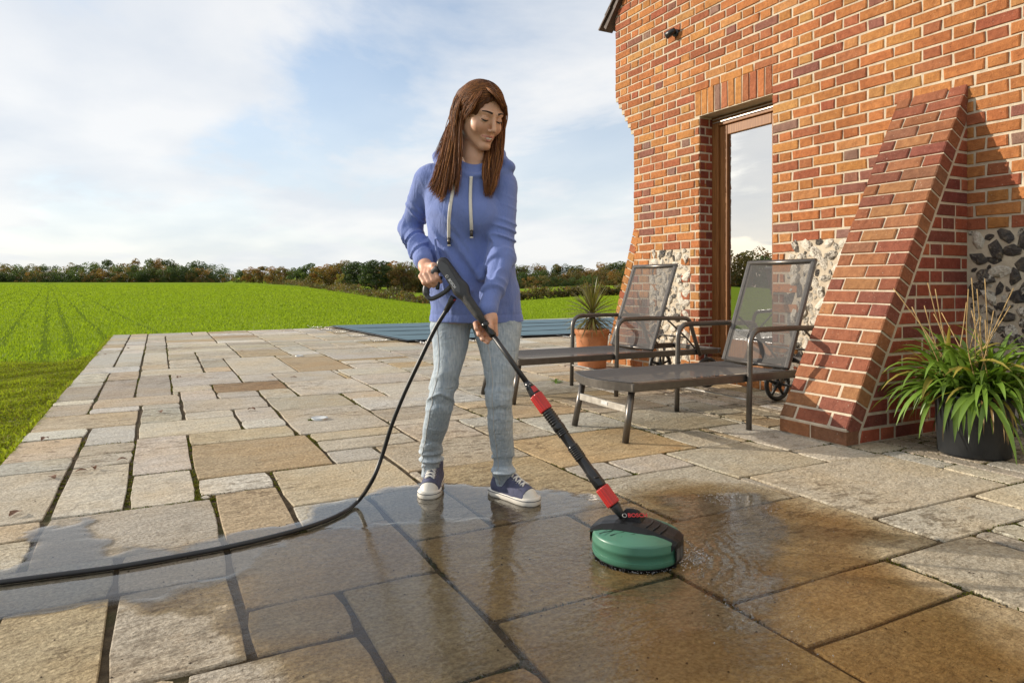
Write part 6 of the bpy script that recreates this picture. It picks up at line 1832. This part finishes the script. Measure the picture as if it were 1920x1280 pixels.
    e0, e1 = t_of(924), t_of(988); m = MB(); m.tube([P(e0), P((e0+e1)/2), P(e1)], [.0088, .0088, .0092], 14); m.build('lance_tube', blk, root)
    f1, f2 = t_of(1003), t_of(1025)
    m = MB(); prof = [(e1-.004, .0100), (e1+.012, .0135), (f1-.016, .0175), (f1, .0195), (f1+.004, .0195)]; m.tube([P(u) for u, _ in prof], [r for _, r in prof], 16); cn = m.build('nozzle_socket', glb, root)
    m = MB()
    for s in (-.008, 0.0, .008): m.tube([P(e1+.008, s, .011), P(f1-.022, s*1.4, .0165)], .0018, 5)
    m.build('socket_rib', blk, cn)
    m = MB(); ce = P(f1-.012, .012, .014)
    q = [P(f1-.024, .004, .0195), P(f1-.002, .002, .0225), P(f1-.002, .018, .0165), P(f1-.022, .017, .0135)]; V = q+[v-fr*.012 for v in q]
    m.add(V, [(0,1,2,3), (0,4,5,1), (1,5,6,2), (2,6,7,3), (3,7,4,0)]); m.build('release_button', red, root)
    def ribbed(t0, t1, r, name, n=18):
        m = MB(); V = []; seg = n*2; T = [(t0, r*.93), (t0+.003, r), (t1-.003, r), (t1, r*.93)]
        for u, rr in T:
            for k in range(seg):
                a = 2*math.pi*k/seg; q = rr*(1.0 if k % 2 else .93); V.append(P(u, q*math.cos(a), q*math.sin(a)))
        Fc = [(i*seg+k, i*seg+(k+1) % seg, (i+1)*seg+(k+1) % seg, (i+1)*seg+k) for i in range(3) for k in range(seg)]+[tuple(range(seg))[::-1], tuple(3*seg+k for k in range(seg))]
        m.add(V, Fc); return m.build(name, red, root)
    ribbed(f1+.004, f2, .0225, 'red_collar')
    j1 = t_of(1128); j2 = t_of(1151)
    # stepped and corrugated extension tube
    m = MB(); prof = []; u = f2; Lx = j1-f2
    def ring(a, b, r, n):
        for i in range(n):
            w = (b-a)/n; s = a+i*w; prof.extend([(s, r*.88), (s+w*.25, r), (s+w*.7, r), (s+w*.95, r*.88)])
    prof.append((f2, .0190)); ring(f2+.004, f2+Lx*.19, .0200, 6); prof += [(f2+Lx*.20, .0195), (f2+Lx*.235, .0205), (f2+Lx*.26, .0200)]; ring(f2+Lx*.265, f2+Lx*.33, .0195, 3)
    prof += [(f2+Lx*.335, .0165), (f2+Lx*.47, .0160)]; ring(f2+Lx*.475, f2+Lx*.64, .0190, 7); prof += [(f2+Lx*.65, .0165), (f2+Lx*.80, .0168), (f2+Lx*.81, .0190), (j1-.01, .0195), (j1, .0185)]
    m.tube([P(u) for u, _ in prof], [r for _, r in prof], 18); m.build('extension_tube', glb, root)
    m = MB(); m.box((-.004, -.006, -.002), (.012, .006, .002)); o = m.build('latch', blk, root); o.location = Vector(P(f2+Lx*.88, .004, .0195))
    ribbed(j1, j2, .0225, 'red_collar')
    m = MB(); m.tube([P(j2), P(j2+.012), P(L+.015)], [.0165, .0155, .010], 14); m.build('swivel_joint', blk, root)
    # lettering on the gun
    white = simple_mat('printed_white', (0.62, 0.62, 0.60), 0.5)
    me = text_mesh('BOSCH', .0125, 'lettering', white, bold=True); o = obj('lettering', me, body)
    mid = P((g0+g1)/2+.022, -.010, .0222)
    Rm = Matrix((Vector(ax), Vector(np.cross(fr, ax)), Vector(fr))).transposed().to_4x4(); Rm.translation = Vector(mid); o.matrix_local = Rm
    m = MB(); q0 = (g0+g1)/2-.012; m.tube([P(q0+.0052*math.cos(a), -.010+.0052*math.sin(a), .0222) for a in np.linspace(0, 2*math.pi, 21)], .0007, 5, caps=False); m.tube([P(q0-.003, -.010, .0222), P(q0+.003, -.010, .0222)], .0007, 5); m.build('emblem', white, body)
    # ---------------- patio cleaner head
    cl = empty('patio_cleaner', (CL.x, CL.y, 0), -YAW, 'round green and black rotary patio cleaner head on the wet slabs', 'surface cleaner'); cl.scale = (1, 1, .87)
    grn = simple_mat('green_plastic', (0.062, 0.185, 0.122), 0.42, 0, 0.06, 14, 0.06, 300); blm = simple_mat('satin_black_plastic', (0.012, 0.0125, 0.0135), 0.40, 0, 0.2, 20, 0.08, 500, 0.22)
    m = MB(); m.lathe([(.118, .012), (.130, .012), (.1340, .016), (.1365, .024), (.1370, .034)], 72); m.lathe([(.1352, .034), (.1354, .056), (.1366, .057), (.1362, .066), (.1350, .086)], 72); m.lathe([(.1370, .034), (.1352, .034)], 72); m.lathe([(.1350, .086), (.1335, .0905), (.130, .093)], 72)
    m.lathe([(.130, .093), (.112, .101), (.090, .108), (.05, .112), (0, .113)], 72); m.build('shroud', grn, cl)
    m = MB()
    for k in range(5):
        a = math.radians(205+k*15); 
    br = MB()
    for k in range(150):
        a = 2*math.pi*k/150; r1 = .127+.003*math.sin(k*7.1); br.tube([(r1*math.cos(a), r1*math.sin(a), .020), ((r1+.003)*math.cos(a+.02), (r1+.003)*math.sin(a+.02), .001)], .0022, 4)
    br.build('brush_skirt', blm, cl)
    # black saddle over the top, running from the left rim down over the right-hand front
    th = math.radians(-27); ux, uy = math.cos(th), math.sin(th)
    prof = [(-.1400, .066), (-.1410, .086), (-.132, .101), (-.100, .119), (-.055, .131), (0, .133), (.050, .127), (.092, .114), (.124, .103), (.1410, .090), (.1430, .074), (.1430, .026)]
    wid = [.046, .052, .060, .066, .068, .068, .066, .063, .058, .052, .049, .047]
    prof_v = [(-1.0, -.040), (-.97, -.020), (-.72, -.004), (-.40, 0.0), (.40, 0.0), (.72, -.004), (.97, -.020), (1.0, -.040)]
    m = MB(); V = []; K = len(prof_v)
    for (s, z), w in zip(prof, wid):
        for (v, dz) in prof_v:
            vv = v*w; ss = s; zz = z+dz*(1.0 if abs(s) < .13 else .35)
            if math.hypot(s, vv) > .1412 and abs(s) > .12: ss = math.copysign(math.sqrt(.1430**2-vv*vv), s)
            V.append((ss*ux-vv*uy, ss*uy+vv*ux, zz))
    n = len(prof); Fc = [(i*K+k, (i+1)*K+k, (i+1)*K+k+1, i*K+k+1) for i in range(n-1) for k in range(K-1)]
    b0 = len(V); V += [(x*0.97, y*0.97, z-.012) for x, y, z in V]
    Fc += [(k, k+1, k+1+b0, k+b0) for k in range(K-1)]+[((n-1)*K+k+1, (n-1)*K+k, (n-1)*K+k+b0, (n-1)*K+k+1+b0) for k in range(K-1)]
    m.add(V, Fc, 0, False); sd = m.build('saddle_cover', blm, cl)
    # raised bands across the saddle
    for s0 in (.040, .062, .084):
        m = MB(); z0 = float(np.interp(s0, [p[0] for p in prof], [p[1] for p in prof])); pts = []
        for v in np.linspace(-.042, .042, 7): pts.append(((s0+.010*math.cos(v/.042*1.3))*ux-v*uy, (s0+.010*math.cos(v/.042*1.3))*uy+v*ux, z0+.0005-.0025*(abs(v)/.042)**3))
        m.tube(pts, .0022, 6); m.build('moulded_band', blm, sd)
    def hub(Q):
        q = Q-np.array((-.012, .012, 0)); s = q[:, 0]*ux+q[:, 1]*uy; v = -q[:, 0]*uy+q[:, 1]*ux; z = q[:, 2]
        tap = (z-.105)*.55
        d = np.maximum(np.abs(s)-(.052-tap), np.abs(v)-(.040-tap)); d = smax(d, z-.166+np.abs(s)*.10-v*.10, .006); return smax(d, -(z-.105), .004)
    V, Q = sdf_mesh(hub, (-.10, -.09, .09), (.09, .10, .18), .0028); obj('swivel_housing', mesh_from('swivel_housing', V, Q, [blm], True), cl)
    # thin dark slanting stripes laid on the green top
    for k in range(4):
        m = MB(); s0 = -.085+k*.034
        p0 = np.array((s0*ux+.070*uy, s0*uy-.070*ux)); p1 = np.array(((s0-.035)*ux+.100*uy, (s0-.035)*uy-.100*ux))
        m.tube([(p0[0], p0[1], .1095), (p1[0], p1[1], .1035)], .0016, 6); m.build('dark_stripe', simple_mat('dark_green_stripe', (0.02, 0.055, 0.038), 0.5), cl)
    redp = simple_mat('printed_red', (0.55, 0.02, 0.02), 0.45)
    me = text_mesh('BOSCH', .0185, 'lettering', redp, .0008, True); o = obj('lettering', me, cl); o.location = (.004, -.020, .1515); o.rotation_euler = (math.radians(18), 0, th+math.radians(28)); 
    o.location = (.000, -.0215, .1545); o.rotation_euler = (math.radians(52), 0, math.radians(0))
    m = MB(); m.tube([(.0062*math.cos(a), .0062*math.sin(a), 0) for a in np.linspace(0, 2*math.pi, 21)], .0008, 5, caps=False); o2 = m.build('emblem', white, cl); o2.location = (-.040, -.0215, .1545); o2.rotation_euler = o.rotation_euler
    m = MB(); q = [(.1418, -.044, .030), (.1418, -.004, .030), (.1424, -.004, .070), (.1424, -.044, .070)]
    V = []
    for (s, v, z) in q:
        ss = math.sqrt(.1442**2-v*v); V.append((ss*ux-v*uy, ss*uy+v*ux, z))
    V += [(x*.98, y*.98, z) for x, y, z in V]; m.add(V, [(0,1,2,3), (0,4,5,1), (1,5,6,2), (2,6,7,3), (3,7,4,0)]); m.build('end_panel', simple_mat('grey_panel', (0.07, 0.072, 0.075), 0.4), cl)
    # ---------------- hose
    hose_c = [np.array(at(848, 562, 2.445)), np.array(at(838, 580, 2.45)), np.array(at(815, 618, 2.46)), np.array(at(785, 680, 2.475)), np.array(at(757, 740, 2.49)), np.array(at(735, 795, 2.50)), np.array(at(716, 855, 2.51)), np.array(at(698, 900, 2.50))]
    gz = .013
    for (x, y) in ((672, 938), (640, 962), (590, 983), (520, 1003), (430, 1024), (330, 1043), (220, 1062), (100, 1078), (0, 1091), (-160, 1113), (-400, 1150), (-700, 1190)): hose_c.append(np.array(gnd(x, y, gz+(.012 if x > 660 else 0))))
    b0 = np.array((hose_c[10][0], hose_c[10][1], 0))
    m = MB(); m.tube([p-b0 for p in smooth_path(hose_c, 8)], .0078, 12); o = m.build('hose', simple_mat('black_rubber_hose', (0.016, 0.016, 0.017), 0.38, 0, 0.2, 30), None, Vector(b0)); tag(o, 'black rubber hose hanging from the gun and trailing across the puddle', 'hose')
    m = MB(); d0 = hose_c[1]-hose_c[0]; d0 /= np.linalg.norm(d0); s0 = hose_c[0]-d0*.012-r0
    m.tube([s0, s0+d0*.02, s0+d0*.024, s0+d0*.06], [.0125, .0130, .0110, .0098], 12); m.build('hose_connector', blk, root)
build_washer()
# ------------------------------------------------------------------ water on the paving
WPOLY = [(-120, 1010), (0, 1008), (60, 985), (110, 976), (185, 973), (190, 990), (185, 1005), (210, 1022), (240, 1030), (320, 1029), (360, 1015), (410, 1003), (470, 985), (540, 973), (560, 955), (640, 935), (720, 918), (790, 902), (850, 908), (905, 903),
         (1000, 912), (1090, 922), (1140, 918), (1215, 903), (1330, 903), (1392, 900), (1500, 932), (1618, 968), (1747, 1014), (1690, 1040), (1740, 1075), (1790, 1100), (1850, 1130), (1930, 1195), (2050, 1290), (2050, 1400), (700, 1400), (520, 1300), (450, 1230), (425, 1190), (400, 1155), (330, 1150), (215, 1152), (205, 1142), (150, 1150), (60, 1168), (0, 1176), (-150, 1190)]
ISLES = [[(195, 992), (300, 985), (395, 990), (390, 1004), (310, 1024), (240, 1022), (205, 1010)], [(-60, 1032), (30, 1020), (45, 1022), (25, 1055), (-60, 1070)]]
def poly_sd(P, poly):
    """signed distance (inside positive)"""
    A = np.array(poly); Bq = np.roll(A, -1, axis=0); d = np.full(len(P), 1e9); ins = np.zeros(len(P), bool)
    for a, b in zip(A, Bq):
        ba = b-a; t = np.clip(((P-a)@ba)/(ba@ba), 0, 1); d = np.minimum(d, np.linalg.norm(P-(a+t[:, None]*ba), axis=1))
        c = ((a[1] > P[:, 1]) != (b[1] > P[:, 1])); xx = (b[0]-a[0])*(P[:, 1]-a[1])/((b[1]-a[1])+1e-12)+a[0]; ins ^= c & (P[:, 0] < xx)
    return np.where(ins, d, -d)
def vnoise(P, s, seed):
    """smooth value noise on the plane"""
    g = np.random.default_rng(seed); T = g.uniform(-1, 1, (64, 64)); q = P*s+100.0; i = np.floor(q).astype(int); f = q-i; f = f*f*(3-2*f)
    h = lambda a, b: T[a % 64, b % 64]
    return (h(i[:, 0], i[:, 1])*(1-f[:, 0])+h(i[:, 0]+1, i[:, 1])*f[:, 0])*(1-f[:, 1])+(h(i[:, 0], i[:, 1]+1)*(1-f[:, 0])+h(i[:, 0]+1, i[:, 1]+1)*f[:, 0])*f[:, 1]
DEEP1 = [(-150, 1000), (60, 980), (190, 965), (210, 1030), (330, 1035), (470, 985), (640, 930), (790, 900), (1000, 908), (1140, 930), (1090, 965), (900, 985), (760, 985), (640, 990), (500, 1035), (430, 1090), (215, 1150), (-150, 1190)]
MIDP = [(430, 1000), (640, 960), (1110, 930), (1120, 1090), (1300, 1070), (1450, 1100), (1480, 1280), (1000, 1320), (800, 1290), (640, 1240), (450, 1190)]
DEEP2 = [(1230, 930), (1420, 930), (1480, 980), (1440, 1060), (1440, 1180), (1250, 1190), (1160, 1100), (1280, 1060)]
CLEAN = at(1193, 530, 2.13)
def build_water():
    G2 = lambda L: [(lambda p: (p.x, p.y))(gnd(x, y)) for x, y in L]
    main = G2(WPOLY); isl = [G2(k) for k in ISLES]
    st = .014; x = np.arange(-1.5, 3.9, st); y = np.arange(-.6, 3.3, st)
    X, Y = np.meshgrid(x, y, indexing='ij'); P = np.stack([X.ravel(), Y.ravel()], 1)
    f = poly_sd(P, main)
    for k in isl: f = np.minimum(f, -poly_sd(P, k))
    n = vnoise(P, 5, 1)*.050+vnoise(P, 13, 2)*.034+vnoise(P, 34, 3)*.018+vnoise(P*np.array((1, 2.2)), 22, 4)*.016
    f = f+n
    standing = np.maximum(poly_sd(P, G2(DEEP1)), poly_sd(P, G2(DEEP2)))+n*.8
    deep = np.clip(standing/.08+.34, 0, 1)*np.clip(f/.03, 0, 1)
    mid = np.clip(poly_sd(P, G2(MIDP))/.15+.5+n*3, 0, 1)*.44*np.clip(f/.03, 0, 1); deep = np.maximum(deep, mid)
    soft = np.where(P[:, 0] > 1.55, .16, .035)
    edge = np.clip(f/soft, 0, 1)
    z = .0022+np.clip(f*.055, -.012, .0030)
    # ripples thrown out by the cleaner
    dc = np.hypot(P[:, 0]-CLEAN.x, P[:, 1]-CLEAN.y)
    nx, ny = len(x), len(y); keep = (f > -.06).reshape(nx, ny)
    idx = np.arange(nx*ny).reshape(nx, ny)
    a = idx[:-1, :-1].ravel(); b = idx[1:, :-1].ravel(); c = idx[1:, 1:].ravel(); d = idx[:-1, 1:].ravel()
    kk = keep.ravel(); ok = kk[a] & kk[b] & kk[c] & kk[d]
    Q = np.stack([a[ok], b[ok], c[ok], d[ok]], 1)
    used = np.zeros(nx*ny, bool); used[Q.ravel()] = True; rem = np.cumsum(used)-1
    V = np.stack([P[:, 0], P[:, 1], z], 1)[used]; Q = rem[Q]
    me = mesh_from('puddle', V, Q, [], True)
    at_ = me.attributes.new('depth', 'FLOAT', 'POINT'); at_.data.foreach_set('value', deep[used].astype(np.float32))
    ae_ = me.attributes.new('film_edge', 'FLOAT', 'POINT'); ae_.data.foreach_set('value', edge[used].astype(np.float32))
    t = NT('rain_water_film'); p = t.pos()
    dn = t.node('ShaderNodeAttribute'); dn.attribute_name = 'depth'; dep = dn.outputs['Fac']; en = t.node('ShaderNodeAttribute'); en.attribute_name = 'film_edge'; edg = en.outputs['Fac']
    ctr = t.node('ShaderNodeVectorMath'); ctr.operation = 'SUBTRACT'; t.link(p, ctr.inputs[0]); ctr.inputs[1].default_value = (CLEAN.x, CLEAN.y, 0)
    ln = t.node('ShaderNodeVectorMath'); ln.operation = 'LENGTH'; t.link(ctr.outputs[0], ln.inputs[0]); rr = ln.outputs['Value']
    wob = t.math('ADD', rr, t.math('MULTIPLY', t.noise(p, 7, 3), .10))
    rip = t.math('MULTIPLY', t.math('SINE', t.math('MULTIPLY', wob, 150.0)), t.rng(rr, .12, .75, 1, 0, True))
    rip = t.math('MULTIPLY', rip, t.rng(t.noise(p, 3.5, 2), .42, .62, 0, 1))
    chop = t.math('MULTIPLY', t.noise(t.mapping(p, scale=(1, 1.6, 1)), 26, 3, .6, .6), t.rng(rr, .1, .9, 1.6, .05, True))
    stone = t.math('MULTIPLY', t.math('ADD', t.noise(p, 34, 5, .62), t.math('MULTIPLY', t.noise(p, 6, 4), 2.0)), t.rng(dep, .0, .8, 1.5, .10))
    hgt = t.math('ADD', t.math('ADD', t.math('MULTIPLY', rip, .30), t.math('MULTIPLY', chop, .95)), t.math('MULTIPLY', stone, .9))
    nm = t.bump(hgt, 0.30, 0.006)
    gl = t.node('ShaderNodeBsdfGlossy'); t.link(t.rng(dep, 0, .6, .17, .012), gl.inputs['Roughness']); t.link(nm, gl.inputs['Normal']); gl.inputs['Color'].default_value = (1, 1, 1, 1)
    tr = t.node('ShaderNodeBsdfTransparent'); tint = t.ramp(t.noise(p, 4, 4), [(0.3, (0.86, 0.755, 0.58)), (0.7, (0.95, 0.885, 0.755))]); tint = t.mix(t.rng(dep, .3, .9, 0, .8), tint, (0.97, 0.945, 0.90)); tint = t.mix(edg, (1, 1, 1), tint); t.link(tint, tr.inputs['Color'])
    fz = t.node('ShaderNodeFresnel'); fz.inputs['IOR'].default_value = 1.42; t.link(nm, fz.inputs['Normal'])
    mx = t.node('ShaderNodeMixShader'); t.link(t.math('MULTIPLY', t.math('MULTIPLY', fz.outputs[0], t.rng(dep, 0, .7, .55, 1.15)), edg), mx.inputs[0]); t.link(tr.outputs[0], mx.inputs[1]); t.link(gl.outputs[0], mx.inputs[2]); t.link(mx.outputs[0], t.out.inputs['Surface'])
    me.materials.append(t.m)
    o = obj('puddle', me); tag(o, kind='structure')
    # splashes round the cleaner and spray landing beyond it
    g = np.random.default_rng(6); mb = MB(); 
    bm = bmesh.new(); bmesh.ops.create_icosphere(bm, subdivisions=1, radius=1.0); SV = np.array([v.co[:] for v in bm.verts]); SF = [tuple(v.index for v in f.verts) for f in bm.faces]; bm.free()
    def drops(cx, cy, sx, sy, n, r0, r1, hz):
        for i in range(n):
            q = gnd(cx+g.normal(0, sx), cy+g.normal(0, sy)); r = g.uniform(r0, r1); mb.add(SV*np.array((r*g.uniform(.8, 2.2), r*g.uniform(.8, 2.2), r*.7))+np.array((q.x, q.y, .006+abs(g.normal(0, hz)))), SF, 0, True)
    drops(1300, 1048, 16, 12, 240, .0005, .0018, .006); drops(1365, 937, 22, 7, 260, .0005, .0017, .005); drops(1435, 955, 14, 5, 80, .0005, .0015, .003)
    for k in range(220):
        a = g.uniform(0, 2*math.pi); r = .137+abs(g.normal(0, .006)); s = g.uniform(.0006, .0016); mb.add(SV*s+np.array((CLEAN.x+r*math.cos(a), CLEAN.y+r*math.sin(a), .006+g.uniform(0, .004))), SF, 0, True)
    for k in range(60):
        q = gnd(g.uniform(1300, 1600), g.uniform(960, 1260)); s = g.uniform(.001, .002); mb.add(SV*s+np.array((q.x, q.y, .006)), SF, 0, True)
    t = NT('water_drop'); b = t.principled((0.9, 0.92, 0.95), 0.05, 0, None, 0.5); b.inputs['Transmission Weight'].default_value = 0.8
    o = mb.build('water_splash', t.m); tag(o, 'white spray and droplets round the patio cleaner', 'water spray', kind='stuff')
build_water()
# ------------------------------------------------------------------ small things on the terrace
def build_small():
    g = random.Random(17)
    for (x, y, r, lab) in ((599, 786, .052, 'pale oval recessed ground light set in the paving beside a tuft of moss'), (561, 668, .045, 'distant pale ground light in the paving near the pool')):
        P = gnd(x, y); o = empty('ground_light', (P.x, P.y, 0), 0, lab, 'ground light')
        m = MB(); m.lathe([(0, .010), (r*.72, .011), (r*.78, .013)], 28); m.build('lens', simple_mat('frosted_lens', (0.62, 0.63, 0.60), 0.25), o)
        m = MB(); m.lathe([(r*.78, .013), (r*.95, .013), (r, .008), (r, -.004)], 28); m.build('rim', simple_mat('steel_rim', (0.5, 0.5, 0.48), 0.35, 0.8), o)
    moss = MB(); c = gnd(583, 788)
    for k in range(60):
        a = g.uniform(0, 6.28); q = g.uniform(0, .016); moss.tube([(q*math.cos(a), q*math.sin(a), 0), (q*1.5*math.cos(a), q*1.5*math.sin(a), g.uniform(.006, .014))], [.0018, .0005], 4)
    o = moss.build('moss_tuft', simple_mat('moss', (0.12, 0.15, 0.02), 0.9), None, c); tag(o, 'tiny green moss tuft at the edge of the ground light', 'moss')
    # weed sprig
    P = gnd(1042, 717); w = empty('weed_sprig', (P.x, P.y, 0), 0, 'small bright green weed sprig between the slabs near the far lounger', 'weed')
    for k in range(9):
        a = k*2.4; d = (math.cos(a), math.sin(a), g.uniform(.25, 1.1)); V, Fc = strap_leaf((0, 0, 0), d, g.uniform(.05, .09), g.uniform(.022, .034), 1.2, 5, 0.3, 0.2)
        leaf_group('leaf', [(V, Fc, lambda t, e: (0.16, 0.26, 0.03))], w, M_LEAF)
    spots = [(300, 774, 'curled brown leaf on a grey slab in the left of the terrace'), (176, 881, 'dry brown leaf on the broad slab left of the dark joint'), (152, 886, 'crumb of dry leaf beside the larger dry leaf'), (229, 866, 'twiggy scrap of leaf near the second dark joint'), (30, 966, 'dark red-brown leaf on the slab at the far left'),
             (335, 709, 'tiny dark leaf by the moss-filled joint'), (98, 898, 'rust scrap in the wide dark joint'), (472, 770, 'brown fleck of leaf in the middle of the terrace'), (550, 709, 'little brown leaf on a pale slab left of centre'), (84, 826, 'reddish leaf scrap near the lawn edge'), (197, 665, 'pinkish leaf scrap on the far left slabs'),
             (240, 654, 'black bit of bark near the far left corner'), (453, 659, 'dark grain of bark on the far slabs')]
    for i, (x, y, lab) in enumerate(spots):
        P = gnd(x, y); s = g.uniform(.020, .034)
        V = []; n = 8
        for k in range(n+1):
            u = k/n; w = s*.55*math.sin(math.pi*min(1, u*1.05))**.8
            for e in (-1, 0, 1): V.append(((u-.5)*s*2, e*w*(1+.25*math.sin(k*2.3+e)), .004+.35*abs(e)*w+.010*math.sin(u*3.1)*(1 if i % 2 else .5)))
        Fc = []
        for k in range(n): Fc += [(k*3, k*3+1, k*3+4, k*3+3), (k*3+1, k*3+2, k*3+5, k*3+4)]
        me = mesh_from('fallen_leaf', V, Fc, [M_DRYLEAF], True); o = obj('fallen_leaf', me, None, (P.x, P.y, 0.003), (0, 0, g.uniform(0, 6.28))); tag(o, lab, 'leaf', 'fallen leaves on the terrace')
def build_debris():
    g = np.random.default_rng(41); mb = MB()
    for k in range(520):
        d = 1.4+6.5*g.uniform()**1.6; r = g.uniform(-.74, .74)*d; X = FW[0]*d+RT[0]*r; Y = FW[1]*d+RT[1]*r
        if X < X_EDGE+.03 or (X > 3.1 and Y < 2.9) or X > 4.1: continue
        s = g.uniform(.0015, .0042); a = g.uniform(0, 6.28); c, q = math.cos(a)*s, math.sin(a)*s
        mb.add([(X+c, Y+q, .002), (X-q, Y+c, .002), (X-c*.8, Y-q*.8, .002), (X+q, Y-c, .002), (X+g.uniform(-.3, .3)*s, Y, .002+s*.7)], [(0,1,4), (1,2,4), (2,3,4), (3,0,4)])
    o = mb.build('grit', simple_mat('dark_grit', (0.05, 0.035, 0.022), 0.9, 0, 0.4, 30)); tag(o, 'scattered dark grit and crumbs of leaf on the slabs', 'grit', kind='stuff')
build_debris()
M_DRYLEAF = simple_mat('dry_leaf', (0.16, 0.075, 0.035), 0.8, 0, 0.35, 60)
build_small()
